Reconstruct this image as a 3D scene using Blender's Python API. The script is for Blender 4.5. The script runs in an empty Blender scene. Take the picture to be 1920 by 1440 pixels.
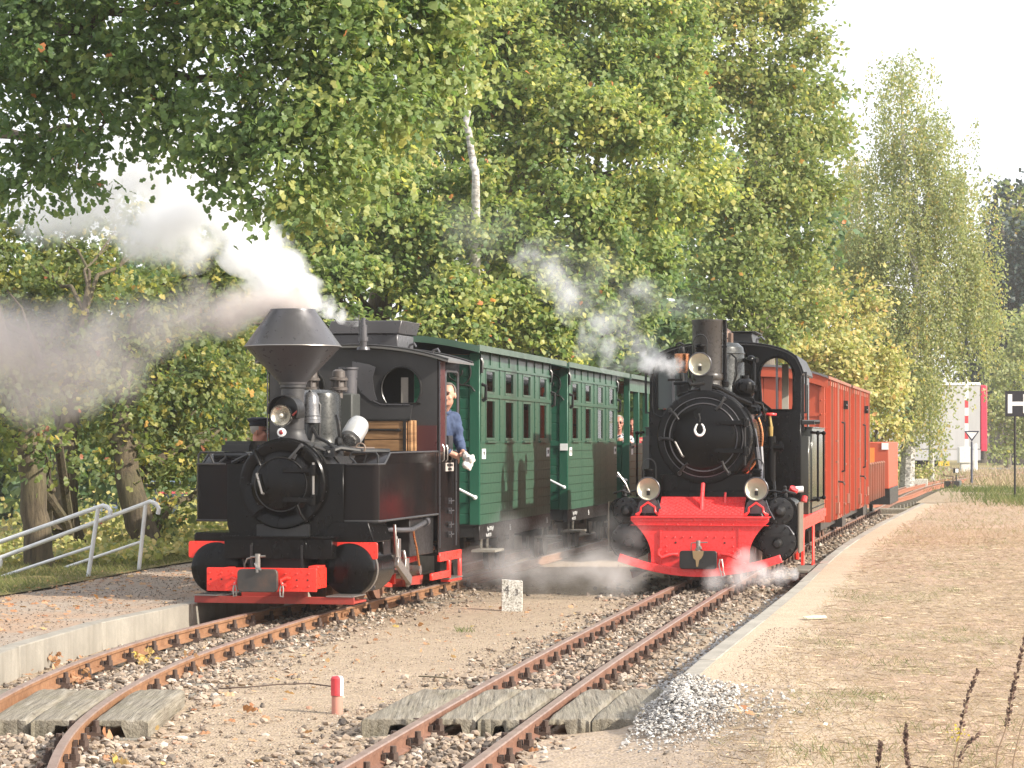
import bpy, bmesh, math, random
import numpy as np
from math import sin, cos, pi, radians, sqrt, atan2
from mathutils import Vector, Matrix, noise as mnoise

random.seed(7)
RNG = np.random.default_rng(11)
SC = bpy.context.scene
COL = SC.collection

# ------------------------------------------------------------------ camera
EYE = 1.57                       # eye height above the rail heads
cam_data = bpy.data.cameras.new("camera")
cam_data.sensor_width = 36.0
cam_data.lens = 93.75
cam_data.shift_y = 0.0552
cam_data.clip_start = 0.1
cam_data.clip_end = 6000.0
cam = bpy.data.objects.new("camera", cam_data)
cam.location = (0, 0, EYE)
cam.rotation_euler = (radians(90), 0, 0)
COL.objects.link(cam)
SC.camera = cam

# ------------------------------------------------------------------ sky and sun
SUN_EL = radians(30)
SUN_AZ = atan2(0.90, -0.43)      # clockwise from +Y
world = bpy.data.worlds.new("World")
SC.world = world
world.use_nodes = True
wn = world.node_tree.nodes
wl = world.node_tree.links
wn.clear()
w_out = wn.new("ShaderNodeOutputWorld")
w_bg = wn.new("ShaderNodeBackground")
w_sky = wn.new("ShaderNodeTexSky")
w_sky.sky_type = 'NISHITA'
w_sky.sun_disc = False
w_sky.sun_elevation = SUN_EL
w_sky.sun_rotation = SUN_AZ
w_sky.air_density = 1.0
w_sky.dust_density = 4.0
w_sky.ozone_density = 1.0
w_mix = wn.new("ShaderNodeMixRGB")          # thin bright autumn haze over the whole sky
w_mix.inputs[0].default_value = 0.62
w_mix.inputs[2].default_value = (10.4, 10.6, 11.2, 1)
wl.new(w_sky.outputs[0], w_mix.inputs[1])
wl.new(w_mix.outputs[0], w_bg.inputs[0])
w_bg.inputs[1].default_value = 0.108
wl.new(w_bg.outputs[0], w_out.inputs[0])

sun_data = bpy.data.lights.new("sun", 'SUN')
sun_data.energy = 5.0
sun_data.angle = radians(0.6)
sun_data.color = (1.0, 0.925, 0.81)
sun = bpy.data.objects.new("sun", sun_data)
to_sun = Vector((sin(SUN_AZ) * cos(SUN_EL), cos(SUN_AZ) * cos(SUN_EL), sin(SUN_EL)))
sun.rotation_euler = (-to_sun).to_track_quat('-Z', 'Y').to_euler()
sun.location = to_sun * 60
COL.objects.link(sun)

SC.view_settings.view_transform = 'Standard'
SC.view_settings.look = 'None'
SC.view_settings.gamma = 1.0
SC.view_settings.use_curve_mapping = False
SC.view_settings.exposure = 0.78

SC.render.engine = 'CYCLES'
SC.cycles.max_bounces = 8
SC.cycles.diffuse_bounces = 3
SC.cycles.glossy_bounces = 3
SC.cycles.transmission_bounces = 4
SC.cycles.transparent_max_bounces = 12
SC.cycles.volume_bounces = 14
SC.cycles.volume_step_rate = 1.0
SC.cycles.volume_max_steps = 256
SC.cycles.caustics_reflective = False
SC.cycles.caustics_refractive = False
SC.cycles.use_denoising = True
# ------------------------------------------------------------------ helpers
def link(o, parent=None):
    COL.objects.link(o)
    if parent is not None:
        o.parent = parent
    return o

def tag(o, label=None, cat=None, group=None, kind=None):
    if label: o["label"] = label
    if cat: o["category"] = cat
    if group: o["group"] = group
    if kind: o["kind"] = kind
    return o

def empty(name, loc=(0, 0, 0), rz=0.0, label=None, cat=None, group=None):
    o = bpy.data.objects.new(name, None)
    o.empty_display_size = 0.2
    o.location = loc
    o.rotation_euler = (0, 0, rz)
    COL.objects.link(o)
    return tag(o, label, cat, group)

def children(o):
    return [c for c in COL.objects if c.parent == o]

def copy_thing(o, loc, rz, label=None):
    c = o.copy(); COL.objects.link(c)
    c.location = loc; c.rotation_euler = (0, 0, rz)
    if label: c["label"] = label
    for ch in children(o):
        d = ch.copy(); COL.objects.link(d); d.parent = c
        for g in children(ch):
            e = g.copy(); COL.objects.link(e); e.parent = d
    return c

def mesh_np(name, verts, faces_flat, face_len, mat, parent=None, smooth=False):
    """Mesh from numpy arrays; every face has face_len corners."""
    me = bpy.data.meshes.new(name)
    nv = len(verts); nf = len(faces_flat) // face_len
    me.vertices.add(nv)
    me.vertices.foreach_set("co", np.asarray(verts, dtype=np.float32).ravel())
    me.loops.add(len(faces_flat))
    me.loops.foreach_set("vertex_index", np.asarray(faces_flat, dtype=np.int32))
    me.polygons.add(nf)
    me.polygons.foreach_set("loop_start", np.arange(0, nf * face_len, face_len, dtype=np.int32))
    try:
        me.polygons.foreach_set("loop_total", np.full(nf, face_len, dtype=np.int32))
    except Exception:
        pass
    me.polygons.foreach_set("use_smooth", np.full(nf, smooth, dtype=bool))
    me.update(calc_edges=True)
    me.validate()
    if mat: me.materials.append(mat)
    o = bpy.data.objects.new(name, me)
    return link(o, parent)

class MB:
    """Collects simple shapes; build() links them as ONE mesh object."""
    def __init__(s):
        s.v = []; s.f = []; s.M = Matrix.Identity(4); s.mi = []; s.cur = 0
    def slot(s, i): s.cur = i; return s
    def at(s, loc=(0, 0, 0), rot=(0, 0, 0)):
        from mathutils import Euler
        s.M = Matrix.Translation(loc) @ Euler(rot).to_matrix().to_4x4(); return s
    def add(s, vs, fs):
        n = len(s.v)
        s.v += [tuple(s.M @ Vector(p)) for p in vs]
        s.f += [tuple(i + n for i in f) for f in fs]
        s.mi += [s.cur] * len(fs)
        return s
    def box(s, c, d, rot=None):
        x, y, z = d[0] / 2, d[1] / 2, d[2] / 2
        vs = [Vector((a * x, b * y, e * z)) for a in (-1, 1) for b in (-1, 1) for e in (-1, 1)]
        if rot is not None:
            from mathutils import Euler
            R = Euler(rot).to_matrix(); vs = [R @ p for p in vs]
        vs = [p + Vector(c) for p in vs]
        return s.add(vs, [(0, 1, 3, 2), (4, 6, 7, 5), (0, 4, 5, 1), (2, 3, 7, 6), (0, 2, 6, 4), (1, 5, 7, 3)])
    def bb(s, x0, x1, y0, y1, z0, z1):
        return s.box(((x0 + x1) / 2, (y0 + y1) / 2, (z0 + z1) / 2), (abs(x1 - x0), abs(y1 - y0), abs(z1 - z0)))
    def cyl(s, p0, p1, r0, r1=None, n=16, caps=True):
        if r1 is None: r1 = r0
        p0 = Vector(p0); p1 = Vector(p1); a = (p1 - p0)
        if a.length < 1e-7: return s
        a.normalize()
        u = a.orthogonal().normalized(); w = a.cross(u)
        vs = []
        for p, r in ((p0, r0), (p1, r1)):
            for k in range(n):
                t = 2 * pi * k / n
                vs.append(p + u * (r * cos(t)) + w * (r * sin(t)))
        fs = [(k, (k + 1) % n, n + (k + 1) % n, n + k) for k in range(n)]
        if caps:
            fs.append(tuple(reversed(range(n)))); fs.append(tuple(range(n, 2 * n)))
        return s.add(vs, fs)
    def tube(s, pts, r, n=8, caps=True):
        pts = [Vector(p) for p in pts]
        rs = r if isinstance(r, (list, tuple)) else [r] * len(pts)
        vs = []; fs = []; u = None
        for i, p in enumerate(pts):
            if i == 0: t = pts[1] - pts[0]
            elif i == len(pts) - 1: t = pts[-1] - pts[-2]
            else: t = (pts[i + 1] - p).normalized() + (p - pts[i - 1]).normalized()
            if t.length < 1e-9: t = Vector((0, 0, 1))
            t.normalize()
            if u is None: u = t.orthogonal().normalized()
            else:
                u = u - t * u.dot(t)
                u = u.normalized() if u.length > 1e-6 else t.orthogonal().normalized()
            w = t.cross(u)
            for k in range(n):
                a = 2 * pi * k / n
                vs.append(p + u * (rs[i] * cos(a)) + w * (rs[i] * sin(a)))
        for i in range(len(pts) - 1):
            for k in range(n):
                fs.append((i * n + k, i * n + (k + 1) % n, (i + 1) * n + (k + 1) % n, (i + 1) * n + k))
        if caps:
            fs.append(tuple(reversed(range(n)))); fs.append(tuple(range((len(pts) - 1) * n, len(pts) * n)))
        return s.add(vs, fs)
    def lathe(s, prof, c=(0, 0, 0), axis='z', n=24, caps=True):
        """prof: list of (r, h) along the axis from c."""
        c = Vector(c); vs = []; fs = []
        def P(r, h, t):
            if axis == 'z': return c + Vector((r * cos(t), r * sin(t), h))
            if axis == 'y': return c + Vector((r * cos(t), h, r * sin(t)))
            return c + Vector((h, r * cos(t), r * sin(t)))
        for r, h in prof:
            for k in range(n): vs.append(P(max(r, 1e-5), h, 2 * pi * k / n))
        for i in range(len(prof) - 1):
            for k in range(n):
                f = (i * n + k, i * n + (k + 1) % n, (i + 1) * n + (k + 1) % n, (i + 1) * n + k)
                fs.append(f if axis != 'y' else tuple(reversed(f)))
        if caps:
            fs.append(tuple(range(n))); fs.append(tuple(range((len(prof) - 1) * n, len(prof) * n)))
        return s.add(vs, fs)
    def prism(s, poly, d0, d1, plane='xz'):
        """poly: 2D outline; extruded from d0 to d1 along the remaining axis."""
        def P(a, b, d):
            if plane == 'xz': return (a, d, b)
            if plane == 'yz': return (d, a, b)
            return (a, b, d)
        n = len(poly)
        vs = [P(a, b, d0) for a, b in poly] + [P(a, b, d1) for a, b in poly]
        fs = [tuple(range(n)), tuple(reversed(range(n, 2 * n)))]
        fs += [(k, n + k, n + (k + 1) % n, (k + 1) % n) for k in range(n)]
        return s.add(vs, fs)
    def ring(s, outer, inner, d0, d1, plane='xz'):
        """plate with a hole: outer and inner outlines with the same number of points."""
        def P(a, b, d):
            if plane == 'xz': return (a, d, b)
            if plane == 'yz': return (d, a, b)
            return (a, b, d)
        n = len(outer); vs = []
        for d in (d0, d1):
            vs += [P(a, b, d) for a, b in outer] + [P(a, b, d) for a, b in inner]
        fs = []
        for k in range(n):
            j = (k + 1) % n
            fs.append((k, j, n + j, n + k)); fs.append((2 * n + k, 3 * n + k, 3 * n + j, 2 * n + j))
            fs.append((k, 2 * n + k, 2 * n + j, j)); fs.append((n + k, n + j, 3 * n + j, 3 * n + k))
        return s.add(vs, fs)
    def ball(s, c, r, n=10, m=6, sc=(1, 1, 1)):
        c = Vector(c); vs = []; fs = []
        for i in range(m + 1):
            ph = -pi / 2 + pi * i / m
            for k in range(n):
                t = 2 * pi * k / n
                vs.append(c + Vector((r * sc[0] * cos(ph) * cos(t), r * sc[1] * cos(ph) * sin(t), r * sc[2] * sin(ph))))
        for i in range(m):
            for k in range(n):
                fs.append((i * n + k, i * n + (k + 1) % n, (i + 1) * n + (k + 1) % n, (i + 1) * n + k))
        return s.add(vs, fs)
    def rivet(s, c, axis='y', r=0.012, h=0.008, sgn=-1):
        d = {'x': Vector((1, 0, 0)), 'y': Vector((0, 1, 0)), 'z': Vector((0, 0, 1))}[axis] * sgn
        c = Vector(c)
        return s.cyl(c - d * 0.004, c + d * h, r, r * 0.55, n=6)
    def build(s, name, mat, parent=None, bevel=0.0, smooth=True, angle=32, seg=2):
        me = bpy.data.meshes.new(name)
        me.from_pydata(s.v, [], s.f)
        bm = bmesh.new(); bm.from_mesh(me)
        bmesh.ops.remove_doubles(bm, verts=bm.verts, dist=1e-5)
        bmesh.ops.recalc_face_normals(bm, faces=bm.faces)
        bm.to_mesh(me); bm.free()
        mats = mat if isinstance(mat, (list, tuple)) else [mat]
        for m in mats: me.materials.append(m)
        if len(mats) > 1 and len(s.mi) == len(me.polygons):
            me.polygons.foreach_set("material_index", s.mi)
        if smooth:
            me.polygons.foreach_set("use_smooth", [True] * len(me.polygons))
            me.set_sharp_from_angle(angle=radians(angle))
        o = bpy.data.objects.new(name, me)
        link(o, parent)
        if bevel > 0:
            b = o.modifiers.new("bevel", 'BEVEL'); b.width = bevel; b.segments = seg
            b.limit_method = 'ANGLE'; b.angle_limit = radians(40); b.harden_normals = False
        return o

def build_pieces(m, name, mat, parent, bevel=0.0, seg=2):
    """like MB.build, but every separate piece becomes an object of its own."""
    par = list(range(len(m.v)))
    def find(i):
        while par[i] != i: par[i] = par[par[i]]; i = par[i]
        return i
    for f in m.f:
        r = find(f[0])
        for i in f[1:]: par[find(i)] = r
    groups = {}
    for f in m.f: groups.setdefault(find(f[0]), []).append(f)
    out = []
    for fs in groups.values():
        ids = sorted({i for f in fs for i in f}); mp = {i: k for k, i in enumerate(ids)}
        q = MB(); q.v = [m.v[i] for i in ids]; q.f = [tuple(mp[i] for i in f) for f in fs]; q.mi = [0] * len(fs)
        out.append(q.build(name, mat, parent, bevel=bevel, seg=seg))
    return out

def inst(o, name, loc=(0, 0, 0), parent=None, rot=(0, 0, 0), scale=None):
    c = bpy.data.objects.new(name, o.data)
    for m in o.modifiers:
        if m.type == 'BEVEL':
            b = c.modifiers.new("bevel", 'BEVEL'); b.width = m.width; b.segments = m.segments
            b.limit_method = 'ANGLE'; b.angle_limit = m.angle_limit
    c.location = loc; c.rotation_euler = rot
    if scale: c.scale = scale
    return link(c, parent)

def arc(cx, cz, r, a0, a1, n, rz=None):
    rz = r if rz is None else rz
    return [(cx + r * cos(radians(a0 + (a1 - a0) * i / (n - 1))), cz + rz * sin(radians(a0 + (a1 - a0) * i / (n - 1)))) for i in range(n)]

def rrect(x0, x1, z0, z1, r, n=5):
    """rounded rectangle outline, counter-clockwise."""
    out = []
    for cx, cz, a in ((x1 - r, z0 + r, -90), (x1 - r, z1 - r, 0), (x0 + r, z1 - r, 90), (x0 + r, z0 + r, 180)):
        out += arc(cx, cz, r, a, a + 90, n)
    return out

class Spline:
    """x, z as smooth functions of y (metres ahead)."""
    def __init__(s, pts):
        s.y = np.array([p[1] for p in pts]); s.x = np.array([p[0] for p in pts])
        h = np.diff(s.y); d = np.diff(s.x) / h
        m = np.empty_like(s.x); m[0] = d[0]; m[-1] = d[-1]
        m[1:-1] = (d[:-1] * h[1:] + d[1:] * h[:-1]) / (h[1:] + h[:-1])
        s.m = m
    def __call__(s, y):
        y = np.asarray(y, float)
        i = np.clip(np.searchsorted(s.y, y) - 1, 0, len(s.y) - 2)
        h = s.y[i + 1] - s.y[i]; t = np.clip((y - s.y[i]) / h, 0, 1)
        v = ((1 + 2 * t) * (1 - t) ** 2 * s.x[i] + t * (1 - t) ** 2 * h * s.m[i]
             + t * t * (3 - 2 * t) * s.x[i + 1] + t * t * (t - 1) * h * s.m[i + 1])
        v = v + np.where(y < s.y[0], (y - s.y[0]) * s.m[0], 0) + np.where(y > s.y[-1], (y - s.y[-1]) * s.m[-1], 0)
        return v
    def slope(s, y): return float((s(y + .05) - s(y - .05)) / .1)

# ------------------------------------------------------------------ materials
class NT:
    def __init__(s, name):
        s.mat = bpy.data.materials.new(name); s.mat.use_nodes = True
        s.t = s.mat.node_tree; s.n = s.t.nodes; s.l = s.t.links
        s.n.clear()
        s.out = s.n.new("ShaderNodeOutputMaterial")
    def node(s, kind, **kw):
        n = s.n.new(kind)
        for k, v in kw.items():
            if k.startswith("i_"):
                n.inputs[k[2:].replace("_", " ")].default_value = v
            else: setattr(n, k, v)
        return n
    def coords(s, scale=(1, 1, 1), kind="Object"):
        c = s.node("ShaderNodeTexCoord"); m = s.node("ShaderNodeMapping")
        m.inputs["Scale"].default_value = scale
        s.l.new(c.outputs[kind], m.inputs["Vector"]); return m.outputs[0]
    def noise(s, vec, scale, detail=4, rough=0.55):
        n = s.node("ShaderNodeTexNoise"); n.inputs["Scale"].default_value = scale
        n.inputs["Detail"].default_value = detail; n.inputs["Roughness"].default_value = rough
        s.l.new(vec, n.inputs["Vector"]); return n.outputs["Fac"]
    def ramp(s, fac, stops, interp='LINEAR'):
        r = s.node("ShaderNodeValToRGB"); r.color_ramp.interpolation = interp
        e = r.color_ramp.elements
        while len(e) < len(stops): e.new(0.5)
        for k, (p, c) in enumerate(stops):
            e[k].position = p
            e[k].color = (c[0], c[1], c[2], 1) if not isinstance(c, (int, float)) else (c, c, c, 1)
        s.l.new(fac, r.inputs[0]); return r.outputs[0]
    def mix(s, fac, a, b, mode='MIX'):
        m = s.node("ShaderNodeMixRGB", blend_type=mode)
        for i, v in ((0, fac), (1, a), (2, b)):
            if hasattr(v, "is_linked") or hasattr(v, "links"): s.l.new(v, m.inputs[i])
            elif isinstance(v, (int, float)): m.inputs[i].default_value = v if i == 0 else (v, v, v, 1)
            else: m.inputs[i].default_value = (v[0], v[1], v[2], 1)
        return m.outputs[0]
    def bsdf(s, color, rough=0.5, metal=0.0, bump=None, bstr=0.3, bdist=0.01, coat=0.0, spec=0.5):
        p = s.node("ShaderNodeBsdfPrincipled")
        for key, v in (("Base Color", color), ("Roughness", rough)):
            if hasattr(v, "links"): s.l.new(v, p.inputs[key])
            elif isinstance(v, (int, float)): p.inputs[key].default_value = v
            else: p.inputs[key].default_value = (v[0], v[1], v[2], 1)
        p.inputs["Metallic"].default_value = metal
        p.inputs["Specular IOR Level"].default_value = spec
        p.inputs["Coat Weight"].default_value = coat
        p.inputs["Coat Roughness"].default_value = 0.08
        if bump is not None:
            b = s.node("ShaderNodeBump"); b.inputs["Strength"].default_value = bstr; b.inputs["Distance"].default_value = bdist
            s.l.new(bump, b.inputs["Height"]); s.l.new(b.outputs[0], p.inputs["Normal"])
        s.l.new(p.outputs[0], s.out.inputs["Surface"])
        return p

def paint(name, col, rough=0.35, dirt=0.35, dirt_col=(0.12, 0.10, 0.08), scale=3.0, metal=0.0, coat=0.0, stretch=(1, 1, 0.35), bump=0.06, spec=0.5, var=0.25, rvar=0.14):
    t = NT(name); v = t.coords(stretch)
    n1 = t.noise(v, scale, 6, 0.6); n2 = t.noise(t.coords(), scale * 9, 3, 0.6)
    c = t.mix(t.ramp(n1, [(0.35, 0.0), (0.75, 1.0)]), col, tuple(min(1, x * (1 + var)) for x in col))
    d = t.mix(1.0, t.ramp(n1, [(0.48, 0.0), (0.78, dirt)]), t.ramp(n2, [(0.3, 0.2), (0.7, 1.0)]), 'MULTIPLY')
    c = t.mix(d, c, dirt_col)
    r = t.ramp(n2, [(0.25, max(0.03, rough - rvar)), (0.8, min(1, rough + rvar))])
    t.bsdf(c, r, metal, n2, bump, 0.01, coat, spec)
    return t.mat

def wood(name, a, b, scale=2.0, rough=0.8, axis=(14, 1, 14), bump=0.5, dark=(0.03, 0.02, 0.012)):
    t = NT(name); v = t.coords(axis)
    n = t.noise(v, scale, 8, 0.65); n2 = t.noise(t.coords(), 1.7, 4, 0.6)
    c = t.ramp(n, [(0.25, dark), (0.42, a), (0.7, b)])
    c = t.mix(t.ramp(n2, [(0.35, 0.45), (0.7, 0.0)]), c, tuple(x * 0.35 for x in a))
    t.bsdf(c, rough, 0, n, bump, 0.01)
    return t.mat

def plain(name, col, rough=0.5, metal=0.0, coat=0.0, emit=0.0):
    t = NT(name); n = t.noise(t.coords(), 8, 4)
    c = t.mix(t.ramp(n, [(0.3, 0.0), (0.7, 1.0)]), tuple(x * 0.86 for x in col), tuple(min(1, x * 1.1) for x in col))
    t.bsdf(c, rough, metal, None, 0, 0, coat)
    return t.mat

M = {}
M['black'] = paint('black_loco_paint', (0.0042, 0.0038, 0.0038), 0.22, 0.08, (0.035, 0.03, 0.026), 2.2, rvar=0.1, bump=0.03, spec=0.16)
M['black_dull'] = paint('sooty_black_iron', (0.015, 0.0145, 0.0145), 0.4, 0.4, (0.075, 0.07, 0.064), 3.0, spec=0.4)
M['black_tank'] = paint('streaked_black_tank_paint', (0.009, 0.0075, 0.0075), 0.17, 0.22, (0.065, 0.018, 0.011), 1.3, stretch=(3.5, 3.5, 0.12), bump=0.02, rvar=0.07, spec=0.1)  # black paint with random reddish upright streaks
M['grey_black'] = paint('grey_black_sheet', (0.03, 0.029, 0.03), 0.5, 0.4, (0.09, 0.085, 0.08), 2.5)
M['stack'] = paint('heat_grey_chimney_sheet', (0.085, 0.083, 0.09), 0.36, 0.12, (0.12, 0.11, 0.105), 2.0, metal=0.35, bump=0.03)
M['maroon'] = paint('worn_maroon_paint', (0.065, 0.017, 0.016), 0.4, 0.5, (0.02, 0.014, 0.014), 1.6, stretch=(2, 2, 0.2))
M['red'] = paint('bright_red_frame_paint', (0.72, 0.035, 0.022), 0.34, 0.28, (0.28, 0.04, 0.025), 3.0, var=0.12, bump=0.04)
M['red_coral'] = paint('fresh_red_buffer_paint', (0.74, 0.042, 0.042), 0.3, 0.15, (0.4, 0.06, 0.04), 2.0, var=0.1, bump=0.03)
M['red_dirty'] = paint('oily_red_paint', (0.3, 0.035, 0.024), 0.5, 0.8, (0.07, 0.035, 0.025), 5.0)
M['wagon'] = paint('red_brown_wagon_paint', (0.38, 0.066, 0.029), 0.55, 0.45, (0.3, 0.07, 0.045), 2.5, var=0.18, stretch=(1, 1, 0.12), bump=0.1)
M['wagon_worn'] = paint('rubbed_wagon_ironwork', (0.22, 0.085, 0.05), 0.6, 0.7, (0.2, 0.15, 0.11), 6.0, var=0.3, stretch=(1, 1, 0.25), bump=0.12)
M['green'] = paint('carriage_green_end_paint', (0.013, 0.084, 0.049), 0.45, 0.2, (0.015, 0.07, 0.045), 2.0, var=0.15, bump=0.04)
M['green_side'] = paint('glossy_faded_green_side_paint', (0.036, 0.088, 0.058), 0.34, 0.4, (0.07, 0.1, 0.07), 1.1, var=0.25, stretch=(2.5, 2.5, 0.3), bump=0.02, rvar=0.06)
M['green_trim'] = paint('green_window_trim_paint', (0.05, 0.095, 0.068), 0.35, 0.25, (0.09, 0.12, 0.09), 2.0, bump=0.03)
M['roof_green'] = paint('dull_green_roof_felt', (0.075, 0.105, 0.085), 0.75, 0.5, (0.13, 0.14, 0.12), 3.0, bump=0.2)
M['roof_grey'] = paint('grey_wagon_roof_felt', (0.12, 0.115, 0.12), 0.85, 0.5, (0.2, 0.19, 0.18), 3.0, bump=0.2)
M['steel'] = paint('oily_bright_steel', (0.30, 0.28, 0.26), 0.36, 0.65, (0.08, 0.065, 0.05), 6.0, metal=0.75, stretch=(1, 1, 1))
M['alu'] = paint('dull_cast_aluminium', (0.48, 0.48, 0.47), 0.42, 0.5, (0.15, 0.14, 0.13), 8.0, metal=0.6, stretch=(1, 1, 1))
M['chrome'] = paint('polished_rim', (0.6, 0.6, 0.58), 0.2, 0.2, (0.2, 0.2, 0.2), 5.0, metal=0.9)
M['copper'] = paint('polished_copper', (0.62, 0.26, 0.12), 0.28, 0.3, (0.2, 0.09, 0.05), 6.0, metal=0.85, stretch=(1, 1, 1))
M['brass'] = paint('dull_brass', (0.42, 0.30, 0.11), 0.35, 0.4, (0.12, 0.08, 0.04), 6.0, metal=0.8)
M['white'] = plain('white_enamel', (0.8, 0.8, 0.78), 0.4)
M['white_paint'] = plain('white_paint_marks', (0.62, 0.62, 0.6), 0.6)
M['cream_lamp'] = plain('cream_lamp_reflector', (0.66, 0.62, 0.48), 0.25, 0.25)
M['lens'] = plain('clear_lamp_lens', (0.62, 0.6, 0.52), 0.06, 0.35, 0.8)
M['red_lens'] = plain('red_lamp_lens', (0.22, 0.015, 0.02), 0.08, 0, 0.8)
M['wood_box'] = wood('honey_box_boards', (0.22, 0.115, 0.05), (0.42, 0.24, 0.11), 1.6, 0.75, (1.5, 1.5, 16), 0.3, (0.06, 0.035, 0.02))
M['curtain'] = plain('warm_wood_interior', (0.33, 0.14, 0.05), 0.6)
M['curtain_red'] = plain('dark_red_curtain', (0.22, 0.065, 0.05), 0.8)
M['orange_wood'] = plain('orange_lit_wood', (0.6, 0.27, 0.085), 0.6)
M['pale_reflection'] = plain('pale_green_reflection', (0.36, 0.37, 0.2), 0.7)  # pale green window reflection, painted as a panel colour
M['varnish'] = wood('varnished_bench_boards', (0.28, 0.12, 0.045), (0.42, 0.2, 0.08), 1.5, 0.4, (2, 14, 14), 0.2)
M['dark'] = plain('dark_interior', (0.008, 0.008, 0.008), 0.8)
M['sleeper'] = wood('grey_weathered_timber', (0.17, 0.155, 0.125), (0.33, 0.305, 0.255), 1.2, 0.9, (1.6, 18, 18), 0.7, (0.05, 0.042, 0.032))
def timber_mat():
    t = NT('cracked_crossing_timber'); v = t.coords((16, 1.1, 9)); n = t.noise(v, 1.6, 9, .7); n2 = t.noise(t.coords((40, 1.0, 40)), 1.2, 5, .6); n3 = t.noise(t.coords(), 2.3, 5, .6); n4 = t.noise(t.coords((5, 3, 5)), 2.0, 4, .6)
    c = t.ramp(n, [(.3, (.125, .105, .08)), (.55, (.235, .21, .168)), (.75, (.34, .31, .26))])
    c = t.mix(t.ramp(n2, [(.30, .85), (.42, 0.)]), c, (.05, .042, .03))
    c = t.mix(t.ramp(n3, [(.45, 0.), (.75, .6)]), c, (.17, .155, .09))
    c = t.mix(t.ramp(n4, [(.62, 0.), (.72, .7)]), c, (.07, .06, .045))
    h = t.mix(.5, n, n2); t.bsdf(c, .93, 0, h, 1.0, .025, spec=.2); return t.mat
M['timber'] = timber_mat()
M['concrete'] = None

def rust_mat(name, a, b, shine):
    t = NT(name); n = t.noise(t.coords(), 7, 6, 0.65); n2 = t.noise(t.coords(), 60, 3)
    c = t.ramp(n, [(0.3, a), (0.65, b)])
    c = t.mix(t.ramp(n2, [(0.4, 0.0), (0.75, 0.45)]), c, (a[0] * 0.5, a[1] * 0.45, a[2] * 0.45))
    t.bsdf(c, shine, 0.15, n2, 0.25, 0.004); return t.mat
M['rail'] = rust_mat('rusty_rail_side', (0.16, 0.078, 0.05), (0.26, 0.135, 0.088), 0.75)
M['rail_left'] = rust_mat('orange_rust_rail_side', (0.2, 0.095, 0.045), (0.33, 0.175, 0.09), 0.75)
M['rail_head'] = rust_mat('worn_rail_head', (0.21, 0.135, 0.105), (0.31, 0.225, 0.185), 0.42)
M['clip'] = rust_mat('dark_rusty_clip', (0.055, 0.036, 0.028), (0.10, 0.065, 0.05), 0.8)
M['rust_branch'] = rust_mat('red_rust_rail', (0.28, 0.10, 0.055), (0.40, 0.17, 0.10), 0.8)

def concrete_mat(nm, f):
    t = NT(nm); v = t.coords()
    n = t.noise(v, 2.5, 7, 0.65); n2 = t.noise(v, 45, 4, 0.6); n3 = t.noise(t.coords((6, 6, 0.7)), 2, 5)
    c = t.ramp(n, [(0.3, (0.2 * f, 0.182 * f, 0.152 * f)), (0.7, (0.32 * f, 0.292 * f, 0.245 * f))])
    c = t.mix(t.ramp(n3, [(0.5, 0.0), (0.75, 0.5)]), c, (0.15, 0.13, 0.10))
    c = t.mix(t.ramp(n2, [(0.35, 0.35), (0.6, 0.0)]), c, (0.2, 0.19, 0.17))
    t.bsdf(c, 0.9, 0, n2, 0.4, 0.006); return t.mat
M['concrete'] = concrete_mat('weathered_concrete', 1.0)
M['concrete_pale'] = concrete_mat('pale_concrete', 1.18)

def galv():
    t = NT('galvanised_tube'); n = t.noise(t.coords(), 12, 4)
    t.bsdf(t.ramp(n, [(0.3, (0.66, 0.67, 0.68)), (0.7, (0.8, 0.8, 0.8))]), 0.45, 0.1, n, 0.05)
    return t.mat
M['galv'] = galv()

def glass_mat():
    t = NT('window_glass'); p = t.bsdf((0.9, 0.94, 0.92), 0.02)
    p.inputs["Transmission Weight"].default_value = 1.0; p.inputs["IOR"].default_value = 1.2
    return t.mat
M['glass'] = glass_mat()
M['car_glass'] = plain('tinted_glass', (.012, .02, .018), .08, .1, .3)

def leaf_mat(name, stops, trans=0.53, rough=0.45):
    """per-leaf tint from the 'tint' attribute; leaves let light through."""
    t = NT(name)
    a = t.node("ShaderNodeAttribute", attribute_name="tint")
    c = t.ramp(a.outputs["Fac"], stops)
    p = t.bsdf(c, rough, 0, None, spec=0.35)
    tr = t.node("ShaderNodeBsdfTranslucent")
    tc = t.mix(1.0, c, (1.2, 1.3, 0.8), 'MULTIPLY'); t.l.new(tc, tr.inputs[0])
    mx = t.node("ShaderNodeMixShader"); mx.inputs[0].default_value = trans
    t.l.new(p.outputs[0], mx.inputs[1]); t.l.new(tr.outputs[0], mx.inputs[2])
    t.l.new(mx.outputs[0], t.out.inputs["Surface"])
    return t.mat
def bark_mat(name, a, b, sc=(9, 9, 1.4), lichen=None):
    t = NT(name); n = t.noise(t.coords(sc), 2.2, 8, 0.7); n2 = t.noise(t.coords(), 2.0, 4)
    c = t.ramp(n, [(0.32, a), (0.66, b)])
    if lichen: c = t.mix(t.ramp(n2, [(0.45, 0.0), (0.7, 0.5)]), c, lichen)
    t.bsdf(c, 0.95, 0, n, 1.0, 0.03); return t.mat
OAK = [(0.0, (0.100, 0.168, 0.065)), (0.35, (0.186, 0.266, 0.098)), (0.65, (0.329, 0.370, 0.137)), (0.85, (0.516, 0.484, 0.169)), (0.965, (0.620, 0.583, 0.180)), (1.0, (0.620, 0.235, 0.101))]
M['oak_leaf'] = leaf_mat('oak_leaves', OAK)
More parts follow.
